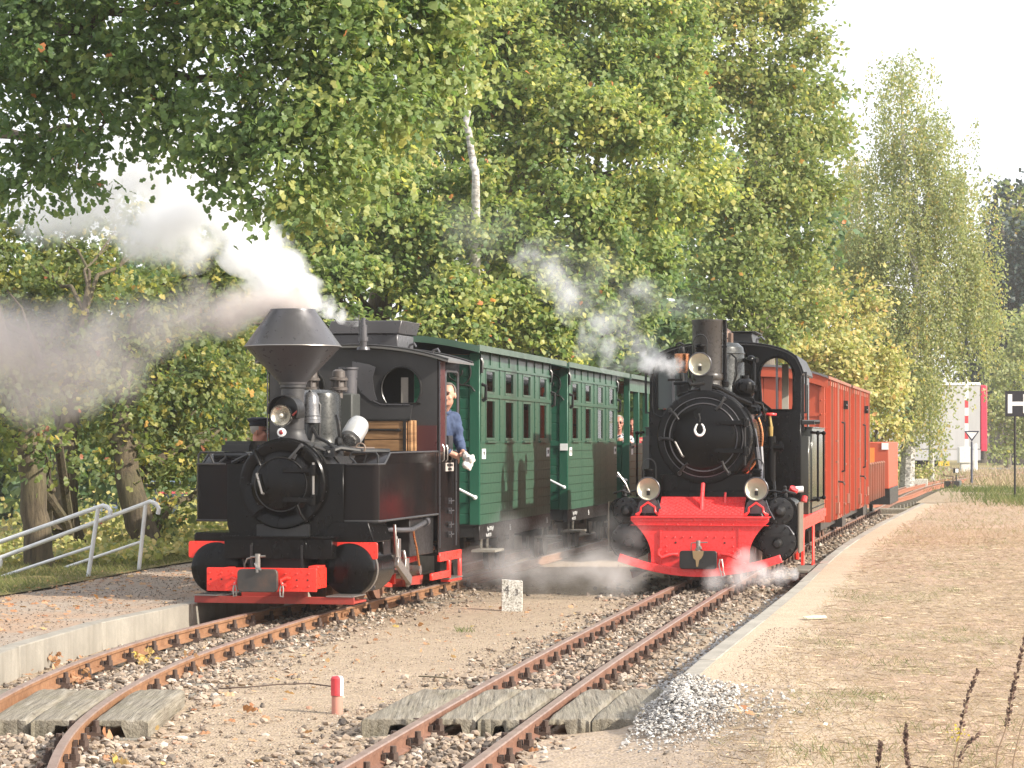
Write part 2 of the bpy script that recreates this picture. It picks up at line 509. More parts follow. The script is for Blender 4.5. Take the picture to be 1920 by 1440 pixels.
M['oak_leaf_yellow'] = leaf_mat('turning_oak_leaves', [(0.0, (0.095, 0.146, 0.051)), (0.4, (0.205, 0.243, 0.082)), (0.65, (0.377, 0.349, 0.101)), (0.85, (0.600, 0.470, 0.116)), (0.96, (0.600, 0.308, 0.101)), (1.0, (0.377, 0.130, 0.064))])
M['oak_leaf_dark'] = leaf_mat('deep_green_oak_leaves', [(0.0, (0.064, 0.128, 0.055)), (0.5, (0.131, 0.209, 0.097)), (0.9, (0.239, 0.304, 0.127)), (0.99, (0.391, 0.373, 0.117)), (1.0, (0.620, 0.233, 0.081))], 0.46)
M['dark_leaf'] = leaf_mat('blue_green_leaves', [(0.0, (0.123, 0.178, 0.064)), (0.55, (0.249, 0.296, 0.105)), (0.93, (0.435, 0.398, 0.141)), (1.0, (0.620, 0.340, 0.102))], 0.46)
M['birch_leaf'] = leaf_mat('birch_leaves', [(0.0, (0.20, 0.24, 0.105)), (0.45, (0.31, 0.335, 0.155)), (0.8, (0.43, 0.39, 0.16)), (1.0, (0.52, 0.37, 0.12))], 0.5)
M['yellow_leaf'] = leaf_mat('yellowing_leaves', [(0.0, (0.224, 0.255, 0.093)), (0.4, (0.400, 0.392, 0.138)), (0.78, (0.608, 0.477, 0.196)), (1.0, (0.612, 0.340, 0.162))], 0.4)
M['fir_leaf'] = leaf_mat('far_fir_green', [(0.0, (0.008, 0.022, 0.018)), (0.7, (0.02, 0.042, 0.032)), (1.0, (0.045, 0.065, 0.038))], 0.15)
M['straw'] = leaf_mat('dry_grass_blades', [(0.0, (0.30, 0.22, 0.155)), (0.55, (0.44, 0.33, 0.24)), (0.8, (0.38, 0.31, 0.19)), (0.93, (0.22, 0.22, 0.09)), (1.0, (0.15, 0.19, 0.06))], 0.25, 0.7)
M['grass'] = leaf_mat('green_grass_blades', [(0.0, (0.06, 0.1, 0.024)), (0.6, (0.14, 0.165, 0.05)), (1.0, (0.34, 0.29, 0.13))], 0.35, 0.6)
M['dead_leaf'] = leaf_mat('fallen_oak_leaves', [(0.0, (0.3, 0.13, 0.06)), (0.5, (0.46, 0.24, 0.13)), (0.85, (0.55, 0.36, 0.22)), (1.0, (0.5, 0.36, 0.06))], 0.3, 0.6)
M['oak_bark'] = bark_mat('ridged_oak_bark', (0.035, 0.026, 0.017), (0.14, 0.108, 0.066), lichen=(0.11, 0.11, 0.045))
M['birch_bark'] = bark_mat('white_birch_bark', (0.1, 0.09, 0.075), (0.62, 0.6, 0.55), (3, 3, 7))
M['grey_bark'] = bark_mat('grey_bark', (0.07, 0.06, 0.05), (0.2, 0.175, 0.14))
# ------------------------------------------------------------------ lie of the land
GAUGE = 0.61
def far_rise(y):                       # the land climbs gently in the distance
    t = np.clip((np.asarray(y, float) - 58) / 45, 0, 1)
    return 0.30 * t * t * (3 - 2 * t)
TR_R = Spline([(-1.62, 5), (-0.512, 12.9), (0.463, 19.33), (0.90, 22), (1.98, 28.4), (3.05, 34.35), (4.98, 45), (7.25, 57), (9.8, 70), (11.95, 80), (15.5, 93), (21.0, 110), (30.0, 132)])
TR_L = Spline([(-1.15, 5), (-2.02, 10), (-2.535, 12.93), (-2.69, 14.43), (-2.755, 16.12), (-2.74, 17.56), (-2.645, 19.29), (-2.395, 21.57), (-1.91, 25), (-1.455, 27.35), (-0.91, 30.31), (-0.10, 35), (0.77, 40), (4.3, 60), (7.2, 75)])
TR_B = Spline([(5.15, 52), (7.6, 62), (10.35, 72), (12.3, 80.5), (15.55, 92.3)])
KERB_R = Spline([(-0.1, 8), (0.92, 15.9), (1.98, 22), (2.74, 26.34), (4.08, 34.35), (6.05, 45), (8.45, 57), (10.9, 69)])
KERB_L = Spline([(-3.35, 5), (-3.62, 12), (-3.60, 15), (-3.53, 18.4), (-3.42, 20.5), (-3.17, 22.4), (-2.86, 24.1), (-2.42, 27.3), (-1.86, 30.3), (-0.1, 40), (3.4, 60)])
BANK = Spline([(-8.0, 14), (-6.1, 21), (-4.85, 25), (-4.4, 28.3), (-4.0, 31.5), (-3.3, 35), (-1.9, 42), (1.2, 58)])
G = -0.122                              # yard level below the rail heads
P = 0.10                                # platform level

def gravel_ground(name, a, b, stone_a, stone_b, bump=0.6, patch=None):
    t = NT(name); v = t.coords()
    n1 = t.noise(v, 0.7, 6, 0.6); n2 = t.noise(v, 9, 5, 0.65)
    vo = t.node("ShaderNodeTexVoronoi"); vo.inputs["Scale"].default_value = 55; t.l.new(v, vo.inputs["Vector"])
    vo2 = t.node("ShaderNodeTexVoronoi"); vo2.inputs["Scale"].default_value = 24; t.l.new(v, vo2.inputs["Vector"])
    c = t.ramp(n1, [(0.3, a), (0.7, b)])
    c = t.mix(t.ramp(n2, [(0.4, 0.0), (0.75, 0.55)]), c, tuple(x * 0.62 for x in a))
    sep = t.node("ShaderNodeSeparateColor"); t.l.new(vo.outputs["Color"], sep.inputs[0])
    st = t.ramp(sep.outputs[0], [(0.0, stone_a), (0.6, stone_b), (0.9, tuple(x * 0.45 for x in stone_a))])
    c = t.mix(t.ramp(sep.outputs[1], [(0.45, 0.0), (0.6, 0.75)]), c, st)
    sep2 = t.node("ShaderNodeSeparateColor"); t.l.new(vo2.outputs["Color"], sep2.inputs[0])
    c = t.mix(t.ramp(sep2.outputs[1], [(0.78, 0.0), (0.84, 0.7)]), c, t.ramp(sep2.outputs[0], [(0.0, stone_b), (1.0, tuple(x * 0.5 for x in stone_a))]))
    if patch:
        n3 = t.noise(v, 0.9, 7, 0.7)
        c = t.mix(t.ramp(n3, [(0.46, 0.0), (0.62, 0.8)]), c, patch)
    h = t.mix(0.5, vo.outputs["Distance"], n2)
    t.bsdf(c, 0.95, 0, h, bump, 0.02, spec=0.2)
    return t.mat
M['yard'] = gravel_ground('sandy_yard_gravel', (0.32, 0.25, 0.17), (0.40, 0.315, 0.22), (0.52, 0.40, 0.30), (0.34, 0.265, 0.2), 1.0)
M['plat_l'] = gravel_ground('grey_platform_gravel', (0.27, 0.225, 0.18), (0.34, 0.285, 0.23), (0.38, 0.28, 0.21), (0.36, 0.3, 0.25), 0.5, (0.34, 0.225, 0.15))
M['track_bed'] = gravel_ground('dark_track_bed', (0.20, 0.165, 0.13), (0.30, 0.25, 0.20), (0.45, 0.36, 0.29), (0.38, 0.34, 0.31), 0.8)

def meadow(name, stops, gravel=None, stretch=(0.55, 2.6, 1)):
    t = NT(name); v = t.coords()
    n1 = t.noise(v, 0.55, 7, 0.65); n2 = t.noise(t.coords(stretch), 26, 6, 0.7); n3 = t.noise(v, 3.2, 6, 0.7)
    c = t.ramp(n1, stops)
    c = t.mix(t.ramp(n3, [(0.35, 0.3), (0.65, 0.0)]), c, (0.17, 0.125, 0.08))
    c = t.mix(t.ramp(n2, [(0.38, 0.55), (0.62, 0.0)]), c, tuple(x * 0.55 for x in stops[0][1]))
    t.bsdf(c, 0.95, 0, n2, 0.5, 0.03, spec=0.15)
    return t.mat
def platform_mat():
    t = NT('dry_straw_platform'); v = t.coords()
    n1 = t.noise(v, 0.6, 7, .65); n2 = t.noise(t.coords((1.0, 5.0, 1)), 14, 7, .72); n3 = t.noise(v, 2.6, 6, .7); n5 = t.noise(t.coords((3, 8, 1)), 30, 4, .7)
    vo = t.node("ShaderNodeTexVoronoi"); vo.inputs["Scale"].default_value = 70; t.l.new(v, vo.inputs["Vector"])
    c = t.ramp(n1, [(.28, (0.452, 0.339, 0.243)), (.43, (0.520, 0.367, 0.282)), (.52, (0.407, 0.311, 0.220)), (.62, (0.497, 0.384, 0.282)), (.8, (0.373, 0.316, 0.198))])
    c = t.mix(t.ramp(n3, [(.40, .75), (.54, 0.)]), c, (0.305, 0.232, 0.169))
    c = t.mix(t.ramp(n2, [(.40, .85), (.58, 0.)]), c, (0.249, 0.181, 0.124))
    c = t.mix(t.ramp(n5, [(.56, 0.), (.70, .75)]), c, (0.660, 0.531, 0.390))
    sep = t.node("ShaderNodeSeparateColor"); t.l.new(vo.outputs["Color"], sep.inputs[0])
    sc_ = t.ramp(n3, [(.3, (0.407, 0.316, 0.220)), (.7, (0.508, 0.401, 0.288))])
    sc_ = t.mix(t.ramp(sep.outputs[1], [(.5, 0.), (.65, .7)]), sc_, t.ramp(sep.outputs[0], [(0, (0.565, 0.441, 0.339)), (.6, (0.407, 0.328, 0.260)), (1, (0.226, 0.181, 0.147))]))
    a = t.node("ShaderNodeAttribute", attribute_name="sand")
    f = t.node("ShaderNodeMath", operation='ADD'); t.l.new(a.outputs["Fac"], f.inputs[0])
    g = t.node("ShaderNodeMath", operation='MULTIPLY_ADD'); t.l.new(n3, g.inputs[0]); g.inputs[1].default_value = 1.3; g.inputs[2].default_value = -.65; t.l.new(g.outputs[0], f.inputs[1])
    c = t.mix(t.ramp(f.outputs[0], [(.42, 0.), (.62, 1.)]), c, sc_)
    h = t.mix(.5, n2, vo.outputs["Distance"]); t.bsdf(c, .95, 0, h, .7, .02, spec=.15); return t.mat
M['plat_r'] = platform_mat()
M['plat_r_sand'] = gravel_ground('sandy_platform_edge', (0.35, 0.27, 0.19), (0.43, 0.34, 0.245), (0.48, 0.375, 0.29), (0.38, 0.31, 0.25), 0.6)
M['meadow'] = meadow('rough_meadow', [(0.25, (0.15, 0.15, 0.05)), (0.5, (0.29, 0.235, 0.11)), (0.75, (0.40, 0.31, 0.17))])
M['litter'] = meadow('leaf_littered_grass', [(0.25, (0.10, 0.115, 0.03)), (0.5, (0.20, 0.165, 0.07)), (0.75, (0.30, 0.21, 0.09))], stretch=(1, 1, 1))
M['asphalt'] = gravel_ground('grey_road_asphalt', (0.15, 0.155, 0.165), (0.18, 0.185, 0.195), (0.2, 0.2, 0.2), (0.16, 0.16, 0.16), 0.1)

def strip(name, xl, xr, ys, z, mat, kind='structure', nx=6, bump=0.0, zr=None):
    """ground sheet between two lines that run away from the camera."""
    ys = np.asarray(ys, float); n = nx + 1
    vs = np.zeros((len(ys), n, 3))
    a = np.array([float(xl(y)) for y in ys]); b = np.array([float(xr(y)) for y in ys])
    for k in range(n):
        vs[:, k, 0] = a + (b - a) * k / nx
        vs[:, k, 1] = ys
        za = z(ys) if callable(z) else z
        vs[:, k, 2] = za if zr is None else za + (zr - za) * (k / nx) ** 1.4
    if bump:
        w = RNG.normal(0, bump, (len(ys), n)); w[:, 0] = w[:, -1] = 0
        vs[:, :, 2] += w
    i = np.arange(len(ys) - 1)[:, None] * n + np.arange(nx)[None, :]
    f = np.stack([i, i + 1, i + n + 1, i + n], -1).reshape(-1)
    o = mesh_np(name, vs.reshape(-1, 3), f, 4, mat, smooth=True)
    return tag(o, kind=kind)

YS = np.concatenate([np.arange(4, 40, 0.5), np.arange(40, 90, 2.0)])
YFAR = np.concatenate([np.arange(2, 60, 4.0), np.arange(60, 130, 3.0), [150, 200, 300, 600, 1500, 4000]])
gnd = strip('ground', lambda y: -30 - y * 1.2, lambda y: 30 + y * 1.2, np.concatenate([np.arange(2, 130, 2.0), [150, 200, 300, 600, 1500]]), lambda y: G - 0.10 + far_rise(y) * 1.18, M['meadow'], nx=90)
for v in gnd.data.vertices:              # a hollow with parked cars beyond the left bank
    if 46 < v.co.y < 90 and v.co.x < -1.5 - 0.02 * v.co.y:
        a = min(1, (v.co.y - 46) / 6, (90 - v.co.y) / 12); b = min(1, (-1.5 - .02 * v.co.y - v.co.x) / 3)
        v.co.z -= 0.82 * a * b
strip('gravel_yard', lambda y: KERB_L(y), lambda y: KERB_R(y), YS[YS < 68], lambda y: np.full_like(y, G), M['yard'], nx=14, bump=0.006)
strip('left_platform', lambda y: BANK(y) - 0.3, lambda y: KERB_L(y) - 0.13, YS[YS < 58], P - 0.004, M['plat_l'], nx=8, bump=0.006)
YP = np.concatenate([np.arange(4, 45, 0.25), np.arange(45, 70.1, 1.0)])
rp = strip('right_platform', lambda y: KERB_R(y) + (0.12 if y > 15.85 else 0.7), lambda y: KERB_R(y) + 3.2 + (y - 4) * .16, YP, lambda y: P - 0.004 + far_rise(y) * 0.4, M['plat_r'], nx=60, bump=0.003)
co = np.empty(len(rp.data.vertices) * 3); rp.data.vertices.foreach_get('co', co); co = co.reshape(-1, 3)
dk = co[:, 0] - KERB_R(co[:, 1])
sand = np.clip(1.25 - dk / (0.75 + 0.9 * np.exp(-((co[:, 1] - 13) / 5) ** 2)), 0, 1)
at = rp.data.attributes.new('sand', 'FLOAT', 'POINT'); at.data.foreach_set('value', sand.astype(np.float32))
strip('outer_platform', lambda y: KERB_R(y) + 3.2 + (y - 4) * .16, lambda y: 32 + 0.5 * y, YS[YS < 70.1], lambda y: P - 0.004 + far_rise(y) * 0.4, M['plat_r'], nx=12)
strip('grass_bank', lambda y: -26, lambda y: BANK(y), YS[(YS > 9) & (YS < 47)], P + 0.01, M['litter'], nx=40, bump=0.02)
# pale worn patch of sand by the points, and the road across the back
strip('pale_sand_patch', lambda y: TR_R(y) + 1.15, lambda y: TR_R(y) + 1.5 + 1.9 * max(0.02, 1 - ((y - 73) / 11.) ** 2), np.arange(62.5, 83.6, 1.0), lambda y: P + 0.004 + far_rise(y) * 0.42, M['yard'], nx=6)
strip('road', lambda y: -60, lambda y: 120, np.arange(118, 126.1, 2.0), 0.29, M['asphalt'], nx=30)

# ------------------------------------------------------------------ kerbs
def kerb(name, line, y0, y1, w, z0, z1, step, side, label, mt='concrete'):
    root = empty(name, (float(line(y0)), y0, 0), 0, label, 'kerb')
    y = y0; k = 0
    while y < y1:
        yb = min(y + step, y1); m = MB()
        xa, xb = float(line(y + 0.009)) - root.location.x, float(line(yb - 0.009)) - root.location.x
        dz = random.uniform(-0.009, 0.007); jx = random.uniform(-.008, .008); xa_ = 0
        A = [(xa, y + .009 - y0), (xb, yb - .009 - y0), (xb + side * w, yb - .009 - y0), (xa + side * w, y + .009 - y0)]
        m.prism(A, z0, z1 + dz, plane='xy')
        m.build('kerb_stone', M[mt], root, bevel=0.008, seg=1)
        y = yb; k += 1
    return root
kerb('concrete_kerb', KERB_R, 15.9, 66, 0.125, G - 0.06, P + 0.002, 2.0, 1, 'low pale concrete kerb along the dry grass platform beside the red buffered engine', 'concrete_pale')
kerb('concrete_kerb', KERB_L, 9.0, 56, 0.13, G - 0.06, P + 0.002, 2.5, -1, 'taller concrete kerb wall along the gravel platform beside the left track')

# ------------------------------------------------------------------ tracks
RAIL_PROF = [(-0.022, 0.0), (0.022, 0.0), (0.026, -0.008), (0.024, -0.028), (0.008, -0.036), (0.007, -0.085), (0.042, -0.098), (0.042, -0.108), (-0.042, -0.108), (-0.042, -0.098), (-0.007, -0.085), (-0.008, -0.036), (-0.024, -0.028), (-0.026, -0.008)]
def sweep_rail(line, off, ys, zf, mats, parent):
    vs = []; fs = []; mi = []
    n = len(RAIL_PROF)
    for y in ys:
        sl = line.slope(y); L = sqrt(1 + sl * sl)
        nx_, ny_ = 1 / L, -sl / L
        cx, cy = float(line(y)) + nx_ * off, y + ny_ * off
        for a, z in RAIL_PROF:
            vs.append((cx + nx_ * a - parent.location.x, cy + ny_ * a - parent.location.y, z + zf(y)))
    for i in range(len(ys) - 1):
        for k in range(n):
            j = (k + 1) % n
            fs.append((i * n + k, i * n + j, (i + 1) * n + j, (i + 1) * n + k))
            mi.append(1 if k in (0, 1, 13) else 0)
    fs.append(tuple(range(n))); mi.append(0)
    me = bpy.data.meshes.new('rail'); me.from_pydata(vs, [], fs)
    for m in mats: me.materials.append(m)
    me.polygons.foreach_set("material_index", mi); me.update()
    bm = bmesh.new(); bm.from_mesh(me); bmesh.ops.recalc_face_normals(bm, faces=bm.faces); bm.to_mesh(me); bm.free()
    return link(bpy.data.objects.new('rail', me), parent)

def clip_mesh():
    m = MB()
    m.bb(-0.045, 0.045, -0.05, 0.05, -0.012, 0.004)
    m.prism([(-0.045, 0.004), (0.03, 0.004), (0.03, 0.016), (-0.01, 0.028), (-0.045, 0.02)], -0.03, 0.03, 'xz')
    m.bb(-.05, -.03, -.04, .04, .0, .05)
    m.cyl((0.005, 0, 0.02), (0.005, 0, 0.055), 0.030, 0.029, 6)
    m.cyl((0.005, 0, 0.055), (0.005, 0, 0.09), 0.018, 0.017, 8)
    return m
_clip = clip_mesh().build('clip_src', M['clip'], None); clip_data = _clip.data
bpy.data.objects.remove(_clip)

def sleeper_mesh():
    m = MB(); m.bb(-0.62, 0.62, -0.09, 0.09, -0.13, 0.0)
    return m
_sl = sleeper_mesh().build('sleeper_src', M['sleeper'], None); sleeper_data = _sl.data
bpy.data.objects.remove(_sl)

def fishplate(root, line, off, y, mat):
    sl = line.slope(y); L = sqrt(1 + sl * sl)
    m = MB()
    for s in (-1, 1):
        m.bb(s * 0.012, s * 0.026, -0.2, 0.2, -0.083, -0.04)
        for b in (-0.14, -0.05, 0.05, 0.14): m.cyl((s * 0.026, b, -0.06), (s * 0.045, b, -0.06), 0.014, 0.013, 6)
    o = m.build('fishplate', mat, root)
    o.location = (float(line(y)) + off / L - root.location.x, y - off * sl / L - root.location.y, 0)
    o.rotation_euler = (0, 0, -math.atan(sl))

def track(line, y0, y1, mats, label, zl=lambda y: 0.0, zf=lambda y: 0.0, sleepers=(0, 0), step=0.68, clips=True, skip=()):
    root = empty('railway_track', (float(line(y0)), y0, 0), 0, label, 'railway track')
    ys = list(np.arange(y0, min(y1, 40), 0.3)) + list(np.arange(40, y1, 1.2)) if y1 > 40 else list(np.arange(y0, y1, 0.3))
    sweep_rail(line, -GAUGE / 2, ys, lambda y: zl(y) + zf(y), mats, root)
    sweep_rail(line, GAUGE / 2, ys, zf, mats, root)
    y = sleepers[0]
    while y < sleepers[1]:
        sl = line.slope(y); ang = -math.atan(sl); L = sqrt(1 + sl * sl)
        if not any(a < y < b for a, b in skip):
            s = bpy.data.objects.new('sleeper', sleeper_data)
            s.location = (float(line(y)) - root.location.x, y - root.location.y, G + 0.006 + zf(y)); s.rotation_euler = (0, 0, ang + random.uniform(-.01, .01))
            link(s, root)
        if clips:
            for r in (-1, 1):
                for q in (-1, 1):
                    if any(a < y < b for a, b in skip): continue
                    if y > 36 and not (r == 1 and q == 1): continue
                    o = r * GAUGE / 2 + q * 0.062
                    c = bpy.data.objects.new('clip', clip_data)
                    c.location = (float(line(y)) + o / L - root.location.x, y - o * sl / L - root.location.y, -0.104 + zf(y) + (zl(y) if r < 0 else 0))
                    c.rotation_euler = (0, 0, ang + (pi if q < 0 else 0)); link(c, root)
        y += step * random.uniform(0.96, 1.04)
    return root
tilt = lambda y: 0.04 * float(np.clip((26 - y) / 5, 0, 1))
trl = track(TR_L, 5.0, 75, [M['rail_left'], M['rail_head']], 'curved narrow gauge track with orange rust under the wide chimney engine', tilt, sleepers=(10.3, 31), skip=((15.1, 17.1),))
fishplate(trl, TR_L, -GAUGE / 2, 19.2, M['rail_left']); fishplate(trl, TR_L, GAUGE / 2, 25.2, M['rail_left'])
trr = track(TR_R, 5.0, 132, [M['rail'], M['rail_head']], 'narrow gauge track between timber crossing and red buffered engine', zf=lambda y: float(far_rise(y)), sleepers=(10.4, 62), skip=((15.3, 16.8),))
fishplate(trr, TR_R, -GAUGE / 2, 23.9, M['rail']); fishplate(trr, TR_R, GAUGE / 2, 24.6, M['rail'])
track(TR_B, 52, 92, [M['rust_branch'], M['rust_branch']], 'red rusted siding track joining behind the last open wagon', zf=lambda y: float(far_rise(y)) + 0.004, sleepers=(60, 90), clips=False)
for y in np.arange(74, 128, 0.72):
    sl = TR_R.slope(y); c = bpy.data.objects.new('sleeper', sleeper_data)
    c.location = (float(TR_R(y)) - trr.location.x, y - trr.location.y, G + 0.02 + float(far_rise(y))); c.rotation_euler = (0, 0, -math.atan(sl)); link(c, trr)

# ------------------------------------------------------------------ timber crossings
def crossing(y0, y1, xs, slope, label, notches, zt=-0.006):
    root = empty('timber_crossing', (xs[0][0], y0, 0), 0, label, 'crossing')
    for (a, b), nt in zip(xs, notches):
        L = y1 - y0 + random.uniform(-0.05, 0.05); w = b - a; m = MB(); rr = random.Random(int(1000 * (a + 9)))
        # hewn timber: slightly uneven top, hollowed underside where it bridges a clip
        nx, ny = 10, 8; top = []; y_s = rr.uniform(-0.02, 0.02)
        for j in range(ny + 1):
            for i in range(nx + 1):
                u, v = i / nx, j / ny
                x = w * u + slope * L * v; y = L * v + (y_s if j == 0 else 0) + (rr.uniform(-.012, .012) if j in (0, ny) else 0)
                e = 0.012 * (1 if i in (0, nx) else 0) + 0.010 * (1 if j in (0, ny) else 0)
                top.append((x, y, zt - e + rr.uniform(-0.005, 0.004)))
        n = len(top); N = nx + 1
        bot = []
        for k, (x, y, z) in enumerate(top):
            u = (k % N) / nx
            d = -0.135 + (rr.uniform(.075, .085) if nt[0] < u < nt[1] else 0)
            bot.append((x, y, d))
        fs = []
        for j in range(ny):
            for i in range(nx):
                q = j * N + i
                fs.append((q, q + 1, q + N + 1, q + N)); fs.append((n + q, n + q + N, n + q + N + 1, n + q + 1))
        for i in range(nx):
            fs.append((i, n + i, n + i + 1, i + 1)); q = ny * N + i; fs.append((q, q + 1, n + q + 1, n + q))
        for j in range(ny):
            q = j * N; fs.append((q, q + N, n + q + N, n + q)); q += nx; fs.append((q, n + q, n + q + N, q + N))
        m.add(top + bot, fs)
        o = m.build('plank', M['timber'], root, bevel=0.006, seg=1)
        o.location = (a - xs[0][0], 0, 0)
    return root
crossing(15.2, 17.0, [(-0.86, -0.535), (-0.43, -0.205), (-0.198, 0.045), (0.20, 0.445), (0.453, 0.71)], 0.152, 'weathered timber crossing of planks between and beside the right hand rails', [(.42, 1.1), (-.1, .66), (.35, .68), (-.1, .5), (2, 3)])
crossing(15.15, 17.0, [(-3.42, -3.12), (-2.985, -2.74), (-2.733, -2.50), (-2.375, -2.06)], -0.012, 'cracked timber crossing under the curved left rails near the kerb', [(2, 3), (2, 3), (.55, 1.1), (-.1, .55)])
# split ends: dark hollows at the crossing ends are left by gaps between the planks and the sleepers

# ------------------------------------------------------------------ stones
def stone_mat(name, stops):
    t = NT(name); a = t.node("ShaderNodeAttribute", attribute_name="tint")
    n = t.noise(t.coords(), 30, 3)
    c = t.mix(t.ramp(n, [(0.3, 0.25), (0.7, 0.0)]), t.ramp(a.outputs["Fac"], stops), (0.16, 0.14, 0.12))
    t.bsdf(c, 0.9, 0, n, 0.2, 0.01, spec=0.25); return t.mat
M['stone'] = stone_mat('mixed_ballast_stone', [(0.0, (0.07, 0.058, 0.05)), (0.25, (0.19, 0.155, 0.125)), (0.5, (0.27, 0.205, 0.15)), (0.8, (0.36, 0.285, 0.22)), (0.96, (0.48, 0.43, 0.37)), (1.0, (0.36, 0.18, 0.11))])
M['stone_grey'] = stone_mat('grey_chippings', [(0.0, (0.22, 0.215, 0.21)), (0.5, (0.4, 0.39, 0.375)), (1.0, (0.62, 0.6, 0.58))])
M['stone_white'] = stone_mat('white_chippings', [(0.0, (0.22, 0.205, 0.185)), (0.5, (0.42, 0.40, 0.37)), (1.0, (0.6, 0.585, 0.555))])

ICO_V = None
def ico():
    bm = bmesh.new(); bmesh.ops.create_icosphere(bm, subdivisions=1, radius=1)
    v = np.array([p.co[:] for p in bm.verts]); f = np.array([[q.index for q in t.verts] for t in bm.faces]); bm.free(); return v, f
ICO_V, ICO_F = ico()
OCT_V = np.array([(1, 0, 0), (0, 1, 0), (-1, 0, 0), (0, -1, 0), (0, 0, 1), (0, 0, -1)], float)
OCT_F = np.array([(0, 1, 4), (1, 2, 4), (2, 3, 4), (3, 0, 4), (1, 0, 5), (2, 1, 5), (3, 2, 5), (0, 3, 5)])

def rand_rot(n, rng):
    q = rng.normal(size=(n, 4)); q /= np.linalg.norm(q, axis=1, keepdims=True)
    w, x, y, z = q.T
    return np.stack([np.stack([1 - 2 * (y * y + z * z), 2 * (x * y - z * w), 2 * (x * z + y * w)], -1),
                     np.stack([2 * (x * y + z * w), 1 - 2 * (x * x + z * z), 2 * (y * z - x * w)], -1),
                     np.stack([2 * (x * z - y * w), 2 * (y * z + x * w), 1 - 2 * (x * x + y * y)], -1)], 1)

def set_tint(o, per_item, verts_each):
    a = o.data.attributes.new("tint", 'FLOAT', 'POINT')
    a.data.foreach_set("value", np.repeat(per_item, verts_each).astype(np.float32))

def stones(name, pos, size, mat, tint, base='ico', kind='stuff', squash=0.7):
    n = len(pos); V, Fc = (ICO_V, ICO_F) if base == 'ico' else (OCT_V, OCT_F)
    R = rand_rot(n, RNG)
    jit = 1 + RNG.uniform(-0.32, 0.28, (n, len(V), 1))
    sc = np.stack([RNG.uniform(0.75, 1.3, n), RNG.uniform(0.7, 1.1, n), RNG.uniform(0.55, 0.9, n)], -1)
    v = V[None] * jit * sc[:, None, :]
    v = np.einsum('nij,nkj->nki', R, v) * size[:, None, None]
    v[:, :, 2] *= squash
    v += pos[:, None, :]
    f = (Fc[None] + (np.arange(n) * len(V))[:, None, None]).reshape(-1)
    o = mesh_np(name, v.reshape(-1, 3), f, 3, mat)
    set_tint(o, tint, len(V))
    return tag(o, kind=kind)

def band(n, line, y0, y1, sd, ymode=1.0, flat=0.0):
    """positions in a band along a track, denser nearer the camera."""
    y = y0 + (y1 - y0) * RNG.random(n) ** ymode
    o = RNG.normal(0, sd, n) if not flat else RNG.uniform(-flat, flat, n)
    x = line(y) + o
    return x, y, o

def ballast(n, line, y0, y1, name, seed_sd, mat, size=(0.012, 0.034), base='ico', ymode=1.5):
    x, y, o = band(n, line, y0, y1, seed_sd, ymode)
    s = RNG.uniform(size[0], size[1], n) * RNG.uniform(0.7, 1.15, n)
    z = G + 0.004 + np.clip(0.035 - 0.04 * np.abs(o), 0, 0.04) * RNG.uniform(0, 1, n) + s * 0.2
    ao = np.abs(o)
    on_rail = np.abs(ao - GAUGE / 2) < 0.05
    keep = ~on_rail & (x < KERB_R(y) - 0.03) & (x > KERB_L(y) + 0.03)
    if line is TR_R: keep &= ~((y > 15.05) & (y < 17.1) & (o > -0.72) & (o < 0.9))
    else: keep &= ~((y > 15.05) & (y < 17.1) & (o > -0.72) & (o < 0.72))
    pos = np.stack([x, y, z], -1)[keep]
    return stones(name, pos, s[keep], mat, RNG.random(keep.sum()) ** 0.9, base)
ballast(5200, TR_R, 10.5, 19, 'ballast_stones', 0.42, M['stone'], ymode=1.2)
ballast(5000, TR_R, 18.6, 29.5, 'ballast_stones', 0.38, M['stone'], (.014, .036), 'oct', 1.2)
ballast(5200, TR_R, 28, 60, 'ballast_stones', 0.5, M['stone'], (0.024, 0.05), 'oct', 1.2)
ballast(5200, TR_L, 10.5, 19, 'ballast_stones', 0.44, M['stone'], ymode=1.2)
ballast(5000, TR_L, 18.6, 31, 'ballast_stones', 0.4, M['stone'], (.014, .036), 'oct', 1.2)
# grey chippings along the foot of the right kerb
n = 2600; y = 15.8 + 13 * RNG.random(n) ** 1.3; x = KERB_R(y) - 0.03 - np.abs(RNG.normal(0, 0.13, n))
s = RNG.uniform(0.012, 0.028, n)
stones('grey_chippings', np.stack([x, y, G + 0.02 + s * .3], -1), s, M['stone_grey'], RNG.random(n) * .7, 'oct')
# pebbles scattered over the yard between the tracks and in front of the crossings
n = 17000; y = 10.2 + 20 * RNG.random(n) ** 1.5; u = RNG.random(n)
x = (TR_L(y) + 0.2) + (TR_R(y) - 0.2 - TR_L(y)) * u
near = (np.abs(x - TR_L(y)) < 1.0) | (np.abs(x - TR_R(y)) < 1.0)
s = RNG.uniform(0.004, 0.008, n) * np.where(near, 1.7, 1.0)
keep = ~((y > 15.1) & (y < 17.1) & (((x - TR_R(y)) > -0.72) | ((x - TR_L(y)) < 0.72)))
stones('pebbles', np.stack([x, y, np.full(n, G + 0.004)], -1)[keep], s[keep], M['stone'], RNG.random(keep.sum()) ** 0.8, 'oct')
n = 6000; y = 17.5 + 14 * RNG.random(n) ** 1.2; x = KERB_L(y) - 0.15 - 2.6 * RNG.random(n)
stones('pebbles', np.stack([x, y, np.full(n, P + 0.002)], -1), RNG.uniform(0.005, 0.012, n), M['stone'], RNG.random(n) * .7 , 'oct')
n = 3500; y = 9.8 + 11 * RNG.random(n) ** 1.1; x = KERB_R(y) + 0.25 + np.abs(RNG.normal(0, 0.55, n))
